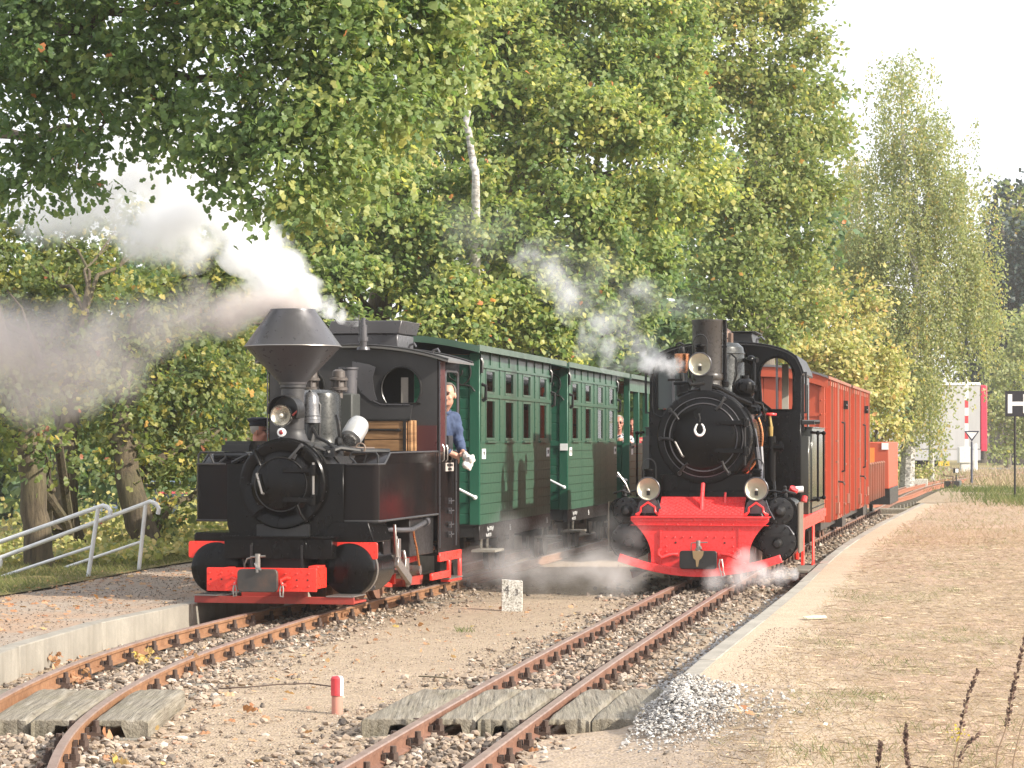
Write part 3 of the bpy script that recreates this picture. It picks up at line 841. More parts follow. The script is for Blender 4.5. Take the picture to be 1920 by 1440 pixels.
stones('pebbles', np.stack([x, y, np.full(n, P + 0.014)], -1), RNG.uniform(0.004, 0.009, n), M['stone'], 0.3 + 0.6 * RNG.random(n), 'oct')
# grey-white heap of chippings at the end of the right kerb
def slope_z(x, y): 
    u = np.clip((x - (KERB_R(y) - 0.62)) / 1.37, 0, 1); return G + 0.012 + (P - G + 0.002) * u ** 1.4
n = 4200; r = np.abs(RNG.normal(0, 0.4, n)); a = RNG.uniform(0, 2 * pi, n)
x = 0.96 + r * np.cos(a) * 0.62; y = 14.85 + r * np.sin(a) * 1.55
hz = np.exp(-((x - 0.95) ** 2 / 0.10 + (y - 15.15) ** 2 / 0.75))
keep = (x > 0.735 + (y - 15.2) * 0.152) & (y < 15.88)
tt = np.clip((y - 14.5) / 1.2, 0, 1); kk = np.clip((x - KERB_R(y)) / .12, 0, 1); sz = slope_z(x, y); sz = sz + (P + .012 - sz) * tt * tt * (3 - 2 * tt) * kk
pos = np.stack([x, y, sz + 0.008 + 0.13 * hz * RNG.random(n) ** 0.4], -1)[keep]
o = stones('chippings_heap', pos, RNG.uniform(0.008, 0.019, n)[keep], M['stone_white'], RNG.random(keep.sum()), 'oct')
tag(o, 'small heap of grey white stone chippings beside the end of the right kerb', 'stone heap')
# ground in front of the right kerb: the platform slopes down to the yard where the kerb ends
strip('platform_slope', lambda y: KERB_R(y) - 0.62, lambda y: KERB_R(y) + 0.75, np.concatenate([np.arange(6, 14, 0.6), np.arange(14, 15.9, .2), [15.9]]), G + 0.012, M['plat_r_sand'], nx=20, bump=0.003, zr=P + 0.014)
for v in [o for o in COL.objects if o.name == 'platform_slope'][0].data.vertices:
    t = min(1, max(0, (v.co.y - 14.5) / 1.2)); k = v.co.x - float(KERB_R(v.co.y))
    if k > 0.0: v.co.z += (P + 0.012 - v.co.z) * t * t * (3 - 2 * t) * min(1, k / .12)
# ------------------------------------------------------------------ trees
def PX(x, y, D):
    """world point at distance D for a picture position measured in the photograph."""
    return Vector(((x - 960) * D / 5000, D, EYE + (826 - y) * D / 5000))

def tmpl(levels):
    """levels: (half width, along, lift); two corners per level."""
    v = []; f = []
    for w, a, z in levels: v += [(-w, a, z), (w, a, z)]
    for i in range(len(levels) - 1):
        q = 2 * i
        f += [(q, q + 1, q + 3), (q, q + 3, q + 2)]
    return np.array(v, float), np.array(f)
LEAF_OAK = tmpl([(0.02, 0.0, 0), (0.20, 0.20, .05), (0.11, 0.32, .02), (0.33, 0.55, .09), (0.19, 0.66, .04), (0.27, 0.84, .03), (0.05, 1.0, -.06)])
LEAF_MID = tmpl([(0.03, 0.0, 0), (0.30, 0.30, .06), (0.20, 0.5, .02), (0.34, 0.72, .06), (0.07, 1.0, -.05)])
LEAF_FAR = tmpl([(0.10, 0.0, 0), (0.42, 0.45, .08), (0.12, 1.0, -.05)])
LEAF_THIN = tmpl([(0.02, 0.0, 0), (0.30, 0.35, .03), (0.02, 1.0, 0)])
LEAF_TINY = tmpl([(0.22, 0.0, 0), (0.30, 0.9, 0.05)])
BLADE = tmpl([(0.03, 0.0, 0), (0.012, 1.0, 0)])

def norm(a): return a / np.maximum(np.linalg.norm(a, axis=1, keepdims=True), 1e-9)

def leaf_mesh(name, pos, axis, nrm, size, T, mat, tint, parent=None, widthf=1.0):
    V, Fc = T; n = len(pos)
    axis = norm(axis); nrm = nrm - axis * np.sum(axis * nrm, 1, keepdims=True); nrm = norm(nrm)
    side = np.cross(axis, nrm)
    v = (V[None, :, 0, None] * side[:, None, :] * widthf + V[None, :, 1, None] * axis[:, None, :] + V[None, :, 2, None] * nrm[:, None, :]) * size[:, None, None] + pos[:, None, :]
    f = (Fc[None] + (np.arange(n) * len(V))[:, None, None]).reshape(-1)
    o = mesh_np(name, v.reshape(-1, 3), f, 3, mat, parent)
    set_tint(o, tint, len(V))
    return o

def sprays(blobs, per, leaf, spray_r, rng, hang=0.25, cull=0.55, shell=0.5, clumps=11):
    """blobs: (centre, (rx, ry, rz), number of leaves).  Leaves sit in small sprays in the blob's outer part."""
    PP = []; AX = []; NN = []; TW = []; BL = []
    for bi, (c, r, nl) in enumerate(blobs):
        c = np.array(c[:]); ns = max(3, int(nl / per))
        d = norm(rng.normal(size=(ns, 3)))
        back = (d[:, 1] > 0.35) & (rng.random(ns) < cull)
        d[back, 1] *= -1
        rad = shell + (1.08 - shell) * rng.random(ns) ** 0.6
        # lumpy outline
        lump = 1 + 0.16 * np.sin(d[:, 0] * 5.1 + bi) * np.cos(d[:, 2] * 4.3 + 2 * bi) + 0.1 * np.sin(d[:, 1] * 7 + d[:, 0] * 6)
        if clumps and max(r) > .5:
            # the crown is made of separate boughs with dark hollows between them
            nsub = clumps; sd = norm(rng.normal(size=(nsub, 3))); sd[(sd[:, 1] > .3), 1] *= -1; sr = rng.uniform(.3, .54, nsub); w = sr ** 2 / np.sum(sr ** 2)
            ks = rng.choice(nsub, ns, p=w); din = norm(rng.normal(size=(ns, 3)) + np.array([.25, -.45, .45])) * (rng.random((ns, 1)) ** .35)
            flat_ = np.array([1.15, 1.0, .72])
            sc = np.array(c)[None] + np.array(r)[None] * (sd[ks] * .74 + din * sr[ks][:, None] * flat_)
            d = norm(din * .8 + sd[ks] * .4)
        else: sc = np.array(c)[None] + d * np.array(r)[None] * (rad * lump)[:, None]
        out = norm(d + np.array([0, 0, 0.25])[None] + rng.normal(0, .35, (ns, 3)))
        tw = norm(out + np.array([0, 0, -hang])[None])
        k = np.repeat(np.arange(ns), per); m = len(k)
        t = rng.uniform(-0.7, 1.0, m) * spray_r
        flat = rng.normal(0, spray_r * 0.42, (m, 3)); flat[:, 2] *= 0.55
        p = sc[k] + tw[k] * t[:, None] + flat
        p[:, 2] -= hang * 0.6 * np.abs(t)
        a = norm(tw[k] * 0.6 + rng.normal(0, 0.75, (m, 3)) + np.array([0, 0, -hang])[None])
        nn = norm(out[k] * 0.55 + np.array([0.1, -0.1, 0.55])[None] + rng.normal(0, 0.5, (m, 3)))
        PP.append(p); AX.append(a); NN.append(nn); TW.append(rng.normal(0, .16, ns)[k]); BL.append(np.full(m, bi))
    return np.concatenate(PP), np.concatenate(AX), np.concatenate(NN), np.concatenate(TW), np.concatenate(BL)

def limb_pts(a, b, sag, rng, n=6, wob=0.06):
    a = Vector(a); b = Vector(b); L = (b - a).length; out = []
    for i in range(n):
        t = i / (n - 1)
        p = a.lerp(b, t) + Vector((0, 0, sag * L * 4 * t * (1 - t)))
        if 0 < i < n - 1: p += Vector(rng.normal(0, wob * L * 0.5, 3))
        out.append(p)
    return out

def nl_c(dens, r, k, leaf, D): return dens * pi * (r * .533) ** 2 * k / (0.32 * (leaf * 2667 / D) ** 2) * 3.6
def make_tree(name, label, blobs_px, trunk, mat, bark, leaf=0.11, per=16, spray=0.28, T=LEAF_MID, dens=1.0, cat='tree', group=None,
              seed=1, hang=0.25, limbs=True, tint=(0.42, 0.2), yellow=(), twigs=3, shell=0.5, dsquash=0.9, limb_r=0.09, cull=0.55, paths=()):
    """blobs_px: (x, y, r, D[, rz/rx]) measured in the photograph; trunk: list of (x, y, D, radius) from the foot up."""
    rng = np.random.default_rng(seed)
    foot = PX(*trunk[0][:3]) if trunk else PX(blobs_px[0][0], 1090, blobs_px[0][3])
    root = empty(name, (foot.x, foot.y, 0), 0, label, cat, group)
    off = Vector((foot.x, foot.y, 0))
    blobs = []; coarse = []
    for b in blobs_px:
        x, y, r, D = b[:4]; k = b[4] if len(b) > 4 else 1.0
        c = PX(x, y, D) - off; rm = r * D / 5000
        px_leaf = leaf * 2667 / D
        if y + r < 70:           # parts of the crown above the view: bigger sprays of leaves
            coarse.append((c, (rm, rm * dsquash, rm * k), int(.85 * nl_c(dens, r, k, leaf * 2, D)))); continue
        blobs.append((c, (rm, rm * dsquash, rm * k), int(nl_c(dens, r, k, leaf, D))))
    if coarse:
        p, a, nn, tw, bl = sprays(coarse, 12, leaf * 2, spray * 1.5, rng, hang, cull, shell)
        oc = leaf_mesh('crown', p, a, nn, leaf * 2 * rng.uniform(0.7, 1.25, len(p)), LEAF_FAR, mat, np.clip(tint[0] + rng.normal(0, tint[1], len(p)), 0, .9), root); oc['kind'] = 'stuff'
    p, a, nn, tw, bl = sprays(blobs, per, leaf, spray, rng, hang, cull, shell)
    sz = leaf * rng.uniform(0.7, 1.25, len(p))
    # leaf age: turning leaves come in sprays, on the outside of the crown
    tv = np.clip(tint[0] + tw * .9 + rng.normal(0, tint[1] * .75, len(p)), 0, .93)
    for bi, dv in yellow: tv[bl == bi] = np.clip(tv[bl == bi] + dv, 0, .95)  # tint shift per clump; the near oak's negative ones stand for shade
    rare = rng.random(len(p)) < 0.004; tv[rare] = 1.0
    crown = leaf_mesh('crown', p, a, nn, sz, T, mat, tv, root)
    crown["kind"] = "stuff"
    if trunk:
        m = MB(); tp = [PX(*q[:3]) - off for q in trunk]; tr = [q[3] for q in trunk]
        # finer, slightly wavering trunk
        pts = []; rs = []
        for i in range(len(tp) - 1):
            for j in range(4):
                t = j / 4; q = tp[i].lerp(tp[i + 1], t)
                if i or j: q += Vector((rng.normal(0, .012), rng.normal(0, .012), 0))
                pts.append(q); rs.append(tr[i] + (tr[i + 1] - tr[i]) * t)
        pts.append(tp[-1]); rs.append(tr[-1])
        rs[0] *= 1.35; rs[1] *= 1.08
        pts[0] = pts[0] - Vector((0, 0, 0.25))
        m.tube(pts, rs, 12)
        spts = list(pts); srs = list(rs); ext = bool(paths)
        for pa in paths:
            q = [PX(*w[:3]) - off for w in pa]; qp = []; qr = []
            for i in range(len(q) - 1):
                for j in range(4): qp.append(q[i].lerp(q[i + 1], j / 4) + Vector(rng.normal(0, .025, 3))); qr.append(pa[i][3] + (pa[i + 1][3] - pa[i][3]) * j / 4)
            qp.append(q[-1]); qr.append(pa[-1][3]); m.tube(qp, qr, 8); spts += qp; srs += qr
        if limbs:
            for c, r, nl in blobs:
                c = Vector(c)
                if ext: src = min(range(len(spts)), key=lambda i: (spts[i] - c).length)
                else: src = min(range(1, len(pts)), key=lambda i: abs(pts[i].z - (c.z - 0.4 * math.hypot(c.x - pts[i].x, c.y - pts[i].y))))
                L = (c - spts[src]).length
                r0 = min(srs[src] * 0.6, limb_r * (0.35 + 0.25 * L))
                lp = limb_pts(spts[src], c, 0.06, rng)
                m.tube(lp, [r0 * (1 - 0.72 * i / 5) for i in range(6)], 7)
                for q in range(twigs):
                    st = lp[2 + (q % 3)]
                    d = Vector(norm(rng.normal(size=(1, 3)))[0]); d.y = -abs(d.y)
                    e = c + Vector((d.x * r[0], d.y * r[1], d.z * r[2])) * 0.85
                    m.tube(limb_pts(st, e, 0.03, rng, 5), [r0 * 0.36 * (1 - .8 * i / 4) for i in range(5)], 5)
        m.build('trunk', bark, root)
    return root

# --- near oak whose branches hang into the top left of the view
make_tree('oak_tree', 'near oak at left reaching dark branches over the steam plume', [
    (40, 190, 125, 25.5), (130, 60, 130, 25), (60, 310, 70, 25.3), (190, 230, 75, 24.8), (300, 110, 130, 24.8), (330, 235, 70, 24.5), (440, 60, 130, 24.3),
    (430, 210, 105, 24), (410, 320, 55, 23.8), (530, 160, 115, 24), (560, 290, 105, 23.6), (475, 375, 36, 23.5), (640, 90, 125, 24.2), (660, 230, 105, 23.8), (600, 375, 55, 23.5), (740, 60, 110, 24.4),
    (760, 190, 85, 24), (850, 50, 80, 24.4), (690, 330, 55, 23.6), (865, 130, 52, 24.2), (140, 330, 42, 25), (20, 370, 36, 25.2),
    (200, -120, 220, 25.5), (520, -130, 230, 24.8), (800, -110, 150, 24.8), (-120, 60, 180, 26), (-130, -220, 220, 27), (520, -190, 150, 22.6), (700, -210, 150, 22.4), (380, -230, 160, 23), (240, -240, 150, 23.4)],  # unseen clumps above the view, added to shade the leaves at left
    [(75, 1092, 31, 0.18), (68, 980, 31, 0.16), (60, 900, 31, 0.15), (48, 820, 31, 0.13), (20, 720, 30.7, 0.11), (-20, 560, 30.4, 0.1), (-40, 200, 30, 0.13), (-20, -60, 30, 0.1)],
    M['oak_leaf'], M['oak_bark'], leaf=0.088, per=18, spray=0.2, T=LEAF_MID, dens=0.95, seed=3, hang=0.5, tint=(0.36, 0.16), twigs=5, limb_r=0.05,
    yellow=((19, .2), (16, .16), (17, .16), (18, .16), (13, .07), (14, .16), (10, .07), (12, .06), (0, -.2), (1, -.17), (2, -.2), (3, -.18), (4, -.12), (5, -.16), (6, -.06), (7, -.08), (8, -.12), (20, -.1), (21, -.1)), cull=0.4, paths=[  # negative shifts paint the shade of the left clumps as darker leaves
        [(-40, 150, 30.2, .11), (60, 40, 27.7778, .085), (140, 55, 25.5, .07), (330, 140, 25, .045), (480, 170, 24.6, .03), (620, 230, 24.2, .018)], [(140, 55, 25.5, .05), (280, 10, 25.2, .045), (520, -10, 24.8, .035), (760, 40, 24.6, .02), (850, 110, 24.3, .012)],
        [(-40, 230, 30, .08), (60, 260, 27.3778, .045), (190, 240, 25, .025)], [(480, 170, 24.6, .025), (500, 290, 24.2, .015)], [(620, 230, 24.2, .016), (600, 350, 23.8, .01)], [(-40, -20, 30, .09), (150, -120, 25.6, .07), (500, -130, 25, .05), (800, -110, 24.8, .03)]])

# --- oaks behind the handrail
make_tree('oak_tree', 'leaning oak trunk behind the handrail with yellowing low branches', [
    (330, 520, 95, 36), (430, 500, 75, 37), (260, 610, 95, 35.5), (400, 620, 95, 36), (470, 690, 60, 37), (330, 720, 95, 35), (450, 780, 62, 36), (390, 830, 72, 35),
    (250, 790, 70, 34.5), (300, 880, 40, 34.5), (180, 700, 70, 35), (300, 960, 40, 34.3), (255, 860, 45, 34.2), (500, 830, 34, 37), (510, 580, 50, 37.5)],
    [(292, 1062, 34, 0.2), (262, 980, 34, 0.19), (240, 900, 34, 0.165), (228, 800, 34.3, 0.15), (236, 720, 34.8, 0.10), (250, 600, 35.2, 0.05)],
    M['oak_leaf_yellow'], M['oak_bark'], leaf=0.1, T=LEAF_MID, dens=0.85, seed=5, hang=0.4, tint=(0.36, 0.2), limb_r=0.05)
make_tree('oak_tree', 'forked oak by the lower end of the handrail under grey smoke', [
    (40, 470, 105, 38), (150, 470, 90, 38.5), (60, 590, 100, 37.5), (170, 600, 90, 37.5), (20, 700, 80, 37), (110, 700, 70, 37), (250, 420, 55, 39), (320, 440, 50, 39), (-60, 560, 130, 38), (20, 820, 50, 36.5), (150, 800, 48, 36), (-60, 800, 80, 37), (75, 840, 36, 30.4), (10, 800, 46, 30.2), (20, 700, 50, 30), (70, 740, 34, 30), (140, 860, 34, 33.5)],
    [(135, 1045, 34.5, 0.2), (118, 930, 34.5, 0.17), (128, 820, 34.6, 0.13), (135, 740, 35, 0.10), (165, 540, 36.3, 0.04)],
    M['oak_leaf_yellow'], M['oak_bark'], leaf=0.1, T=LEAF_MID, dens=0.75, seed=6, hang=0.35, tint=(0.33, 0.19), limb_r=0.05)

# --- the big oaks behind the green carriages
make_tree('oak_tree', 'broad sunlit oak behind the first green carriage', [
    (600, 470, 100, 42), (690, 380, 105, 42), (560, 590, 75, 41), (640, 560, 80, 41), (800, 330, 105, 43), (760, 470, 100, 42), (850, 470, 95, 42), (800, 570, 85, 41.5), (880, 590, 75, 41.5),
    (690, 650, 52, 41), (780, 640, 55, 41), (880, 650, 45, 41), (700, 250, 80, 43), (560, 400, 60, 42.5), (820, 210, 80, 43.5), (905, 380, 80, 42.5), (530, 500, 55, 41.5), (610, 660, 45, 41)],
    [(722, 1000, 44, 0.27), (722, 760, 44, 0.25), (705, 600, 44, 0.22), (740, 450, 44, 0.17), (760, 250, 44, 0.1)],
    M['oak_leaf'], M['oak_bark'], leaf=0.092, T=LEAF_FAR, dens=0.86, spray=.22, seed=8, tint=(0.5, 0.17), limb_r=0.075, yellow=((7, .1), (8, .12), (9, .1), (10, .12), (11, .1), (2, .08)))
make_tree('oak_tree', 'tallest sunlit oak in the middle above the right engine chimney', [
    (950, 120, 130, 44), (1080, 60, 140, 44.5), (1050, 230, 140, 43.5), (1190, 160, 125, 44.5), (930, 280, 105, 43.5), (1180, 310, 120, 43.5), (1040, 400, 120, 43), (1280, 240, 85, 45), (1290, 370, 75, 44.5),
    (950, 450, 85, 42.5), (1150, 440, 95, 43), (1080, 530, 85, 42.5), (970, 560, 75, 42), (1180, 540, 65, 43), (1250, 470, 60, 44), (1320, 310, 50, 45), (1010, 630, 62, 42), (1110, 620, 55, 42.5),
    (860, 90, 100, 44.5), (880, 0, 110, 45), (1000, -60, 130, 45), (1180, -30, 120, 45), (1260, 100, 85, 45.5), (930, 650, 46, 42), (1050, 680, 36, 42), (1180, 620, 45, 43), (1000, -200, 170, 46), (820, -120, 150, 46)],
    [(985, 1000, 46, 0.3), (960, 700, 46, 0.26), (930, 520, 46, 0.22), (980, 300, 46, 0.16), (1050, 60, 46, 0.09)],
    M['oak_leaf'], M['oak_bark'], leaf=0.092, T=LEAF_FAR, dens=0.86, spray=.22, seed=9, tint=(0.52, 0.16), limb_r=0.07, yellow=((17, -.12), (13, -.1), (16, .06), (12, .08), (2, .08), (5, .06), (8, .06), (15, .08), (24, .1), (23, .1)))

# --- darker trees behind the right engine
make_tree('lime_tree', 'tall darker green tree behind the right engine against the sky', [
    (1360, 60, 110, 56), (1470, 120, 110, 57), (1500, 20, 80, 57), (1400, 200, 100, 56), (1500, 230, 75, 57), (1550, 160, 38, 57.5), (1440, 320, 110, 55.5), (1530, 330, 65, 56.5), (1370, 400, 85, 55), (1480, 430, 90, 56),
    (1400, 510, 85, 54.5), (1340, 540, 70, 54), (1480, 550, 75, 55), (1420, 600, 60, 54), (1330, 620, 45, 53.5), (1260, 20, 90, 57), (1320, 140, 75, 56), (1400, -80, 120, 58), (1270, -70, 100, 58), (1510, -60, 60, 58), (1570, 260, 30, 57.5)],
    [(1440, 960, 58, 0.3), (1430, 600, 58, 0.24), (1420, 300, 58, 0.16), (1410, 60, 58, 0.08)],
    M['dark_leaf'], M['grey_bark'], leaf=0.105, T=LEAF_FAR, dens=0.72, seed=12, tint=(0.5, 0.2), spray=0.34, hang=0.1, limb_r=0.06, yellow=((0, .12), (15, .18), (16, .1), (13, -.12), (14, -.2), (10, -.1), (11, -.2)))
make_tree('birch_tree', 'thin birch with white stem showing between the big oaks', [
    (760, 290, 70, 50, 0.6), (690, 240, 45, 50, 0.8), (880, 60, 70, 51), (830, 350, 45, 49.5, .6), (1250, 30, 60, 52, 1.2)],
    [(880, 1040, 42.5, 0.13), (888, 600, 42, 0.11), (893, 330, 41.4, 0.06), (885, 290, 41.6, 0.055), (873, 210, 41.5, 0.05), (868, 120, 42, 0.045), (880, -40, 44, 0.04)],
    M['yellow_leaf'], M['birch_bark'], leaf=0.1, T=LEAF_FAR, dens=0.28, seed=14, tint=(0.55, 0.2), hang=0.7, limb_r=0.03, limbs=False)

# --- yellowing young trees behind the wagons
make_tree('maple_tree', 'yellow turning bushy tree behind the red box wagons', [
    (1500, 640, 62, 66), (1570, 620, 70, 68), (1560, 700, 75, 66), (1630, 690, 60, 68), (1640, 770, 52, 67), (1590, 780, 52, 66), (1460, 620, 45, 65), (1600, 560, 50, 70), (1665, 720, 34, 69), (1660, 810, 26, 67), (1540, 560, 50, 70)],
    [(1600, 940, 70, 0.18), (1590, 760, 70, 0.14), (1570, 620, 70, 0.07)],
    M['yellow_leaf'], M['grey_bark'], leaf=0.12, T=LEAF_FAR, dens=0.62, seed=15, tint=(0.42, 0.22), spray=0.35, hang=0.35)

def weeping(name, label, trunk, cols, mat, bark, seed, leaf=0.085, dens=1.0, tint=(0.42, 0.2), group=None):
    """birch: many hanging strands of small leaves.  cols: (x, y_top, y_bottom, halfwidth, D, weight)."""
    rng = np.random.default_rng(seed)
    foot = PX(*trunk[0][:3]); root = empty(name, (foot.x, foot.y, 0), 0, label, 'tree', group); off = Vector((foot.x, foot.y, 0))
    m = MB(); tp = [PX(*q[:3]) - off for q in trunk]; tr = [q[3] for q in trunk]
    tp[0] = tp[0] - Vector((0, 0, .3)); m.tube(tp, tr, 9)
    P_ = []; A_ = []; N_ = []; T_ = []
    strands = MB()
    for x, yt, yb, hw, D, wt in cols:
        ns = int(hw * (yb - yt) * 0.0075 * wt * dens) + 3
        for q in range(ns):
            u = rng.normal(0, 0.5); xx = x + np.clip(u, -1.1, 1.1) * hw
            y0 = yt + (yb - yt) * (0.12 * rng.random() + 0.62 * rng.random() * 1.0) * (0.4 + 0.6 * min(1, abs(u) + .3))
            L = min((yb - yt) * rng.uniform(0.14, 0.36), max(yb - y0, 18))
            dd = D + rng.normal(0, hw * D / 5000 * 0.5)
            a = PX(xx, y0, dd) - off; Lm = L * D / 5000
            k = max(5, int(Lm * 24)); t = rng.random(k)
            sx = rng.normal(0, 0.10); sy = rng.normal(0, .1)
            pts = np.array(a)[None] + np.stack([sx * t * Lm + rng.normal(0, .075, k), sy * t * Lm + rng.normal(0, .075, k), -t * Lm + rng.normal(0, .05, k)], -1)
            P_.append(pts); A_.append(np.stack([rng.normal(0, .6, k), rng.normal(0, .6, k), -np.abs(rng.normal(.7, .5, k))], -1))
            N_.append(rng.normal(0, .6, (k, 3)) + np.array([.25, -.55, .35])[None]); T_.append(np.full(k, rng.normal(0, .15)))
            if q % 40 == 0:
                src = min(tp, key=lambda w: (w - a).length)
                strands.tube(limb_pts(src, a, 0.10, rng, 5), [0.018 * (1 - .75 * i / 4) for i in range(5)], 4)
    p = np.concatenate(P_); n = len(p)
    tv = np.clip(tint[0] + np.concatenate(T_) + rng.normal(0, tint[1], n), 0, 1)
    c = leaf_mesh('crown', p, np.concatenate(A_), norm(np.concatenate(N_)), leaf * rng.uniform(.7, 1.3, n), LEAF_TINY, mat, tv, root); c["kind"] = "stuff"
    m.v += strands.v; base = len(m.v) - len(strands.v); m.f += [tuple(i + base for i in f) for f in strands.f]; m.mi += [0] * len(strands.f)
    m.build('trunk', bark, root)
    return root
weeping('birch_tree', 'tall weeping birch with white trunk left of the trailer',
    [(1700, 905, 82, 0.24), (1706, 760, 82.4, 0.2), (1712, 640, 82.2, 0.17), (1722, 560, 82.6, 0.14), (1704, 400, 83.6, 0.09), (1692, 250, 84, 0.05), (1690, 110, 84, 0.03)],
    [(1690, 80, 330, 62, 84, 0.9), (1740, 190, 460, 85, 84, 1.1), (1665, 230, 480, 70, 84.5, 1.0), (1780, 300, 600, 85, 83.5, 1.1), (1700, 330, 640, 110, 83.5, 1.2), (1625, 400, 690, 70, 84, 1.1), (1820, 420, 700, 55, 83.5, 1.2),
     (1745, 470, 770, 95, 83, 1.2), (1680, 520, 860, 100, 82.5, 1.25), (1640, 600, 850, 50, 83, 1.2), (1835, 560, 720, 45, 83, 1.2), (1722, 650, 915, 55, 82, 1.2), (1850, 500, 620, 28, 84, 1.0), (1585, 440, 680, 45, 85, 1.0), (1778, 640, 740, 40, 83, 1.1)],
    M['birch_leaf'], M['birch_bark'], 21, dens=1.15, leaf=.085)
weeping('birch_tree', 'smaller birch behind the wagons left of the weeping birch',
    [(1610, 900, 92, 0.2), (1612, 600, 92, 0.15), (1606, 330, 92, 0.05)],
    [(1600, 270, 500, 42, 92, 1.0), (1580, 360, 620, 50, 92, 1.1), (1630, 400, 640, 45, 92, 1.1), (1545, 440, 640, 40, 92, 1), (1640, 560, 760, 40, 91, 1.0)],
    M['birch_leaf'], M['birch_bark'], 22, dens=1.9, tint=(0.55, 0.2))
weeping('birch_sapling', 'young birch stem in front of the white trailer',
    [(1747, 915, 90, 0.11), (1746, 800, 90, 0.09), (1742, 690, 90, 0.05)],
    [(1735, 640, 880, 26, 90, 1.1), (1765, 690, 770, 20, 91, .6)],
    M['birch_leaf'], M['birch_bark'], 23, dens=1.6, tint=(0.6, 0.2))

# --- bushes beyond the road
make_tree('hazel_bush', 'yellow green bush by the road right of the trailer', [
    (1885, 640, 50, 128), (1905, 720, 50, 127), (1875, 780, 42, 126), (1900, 830, 36, 126), (1870, 700, 34, 128), (1930, 780, 50, 126), (1935, 640, 50, 129), (1866, 845, 18, 125)],
    [(1890, 880, 128, 0.16), (1885, 760, 128, 0.1), (1890, 650, 128, 0.05)], M['birch_leaf'], M['grey_bark'], leaf=0.17, T=LEAF_FAR, dens=0.6, seed=31, cat='bush', tint=(0.35, 0.2), spray=0.6, limb_r=0.03)
make_tree('hazel_bush', 'low yellow bush below the weeping birch beside the points', [
    (1640, 860, 26, 92), (1665, 880, 22, 91), (1700, 890, 24, 90), (1730, 895, 22, 90)],
    [(1700, 925, 92, 0.06), (1700, 890, 92, 0.03)], M['yellow_leaf'], M['grey_bark'], leaf=0.1, T=LEAF_FAR, dens=0.6, seed=32, cat='bush', tint=(0.3, 0.22), spray=0.3, limb_r=0.02)
FAR_LABELS = ['autumn topped far tree nearest to the weeping birch', 'dark far fir just right of the weeping birch', 'orange topped far tree above the letter H board', 'dark far fir at the right edge above the letter H board', 'lower dark far tree right beside the birch crown', 'dark far tree in front of the orange topped one', 'lowest dark far tree half hidden behind the birch crown', 'dark far tree at the very right edge of the wood']
for k, (x, yt, D) in enumerate([(1868, 360, 170), (1890, 330, 167), (1912, 345, 163), (1935, 325, 168), (1880, 400, 160), (1905, 430, 157), (1846, 470, 172), (1925, 420, 156)]):
    rng = np.random.default_rng(60 + k)
    blobs = [(x + rng.normal(0, 3), yt + 24 + j * 34, 17 + 4.8 * j, D) for j in range(8)]
    o = make_tree('fir_tree', FAR_LABELS[k], blobs, [(x, 880, D, 0.4), (x, yt + 10, D, 0.08)],
        M['fir_leaf'] if k % 2 or k > 3 else M['oak_leaf_yellow'], M['grey_bark'], leaf=0.34, T=LEAF_FAR, dens=1.0, seed=70 + k, tint=(0.4, 0.25), spray=1.2, limbs=False, group='trees of the wood beyond the road')

# --- the wood further back closes the gaps between the nearer crowns
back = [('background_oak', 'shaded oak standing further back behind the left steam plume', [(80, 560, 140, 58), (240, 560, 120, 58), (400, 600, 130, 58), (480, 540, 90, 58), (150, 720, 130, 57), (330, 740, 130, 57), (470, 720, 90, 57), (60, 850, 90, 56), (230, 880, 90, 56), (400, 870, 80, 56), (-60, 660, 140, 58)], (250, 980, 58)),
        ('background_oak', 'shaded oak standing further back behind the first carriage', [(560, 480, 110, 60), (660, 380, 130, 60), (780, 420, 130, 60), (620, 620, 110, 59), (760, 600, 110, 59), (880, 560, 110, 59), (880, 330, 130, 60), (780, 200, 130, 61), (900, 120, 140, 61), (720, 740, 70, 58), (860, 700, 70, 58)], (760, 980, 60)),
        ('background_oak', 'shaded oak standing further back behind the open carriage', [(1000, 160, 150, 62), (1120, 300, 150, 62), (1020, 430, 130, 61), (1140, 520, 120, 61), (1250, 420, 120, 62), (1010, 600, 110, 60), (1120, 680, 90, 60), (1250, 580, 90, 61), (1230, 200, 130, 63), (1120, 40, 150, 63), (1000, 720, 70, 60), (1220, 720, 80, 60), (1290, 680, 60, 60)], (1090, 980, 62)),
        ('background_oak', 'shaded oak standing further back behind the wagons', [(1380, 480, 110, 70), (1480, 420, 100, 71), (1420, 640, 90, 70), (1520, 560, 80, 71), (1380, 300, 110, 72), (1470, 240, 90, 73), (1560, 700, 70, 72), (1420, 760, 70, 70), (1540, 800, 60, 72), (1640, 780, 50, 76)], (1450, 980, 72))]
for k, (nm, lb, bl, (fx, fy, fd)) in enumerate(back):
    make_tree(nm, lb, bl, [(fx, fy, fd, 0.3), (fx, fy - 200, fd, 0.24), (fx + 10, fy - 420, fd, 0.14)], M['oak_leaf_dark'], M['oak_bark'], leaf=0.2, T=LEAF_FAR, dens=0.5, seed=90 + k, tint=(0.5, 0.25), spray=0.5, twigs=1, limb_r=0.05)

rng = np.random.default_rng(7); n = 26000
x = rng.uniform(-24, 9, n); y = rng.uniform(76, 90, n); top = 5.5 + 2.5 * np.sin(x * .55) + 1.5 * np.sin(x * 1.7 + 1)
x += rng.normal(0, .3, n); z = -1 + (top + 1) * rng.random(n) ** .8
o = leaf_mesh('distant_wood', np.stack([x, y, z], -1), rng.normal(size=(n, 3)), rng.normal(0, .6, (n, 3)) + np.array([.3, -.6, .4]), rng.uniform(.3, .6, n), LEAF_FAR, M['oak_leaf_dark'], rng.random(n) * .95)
tag(o, kind='stuff')

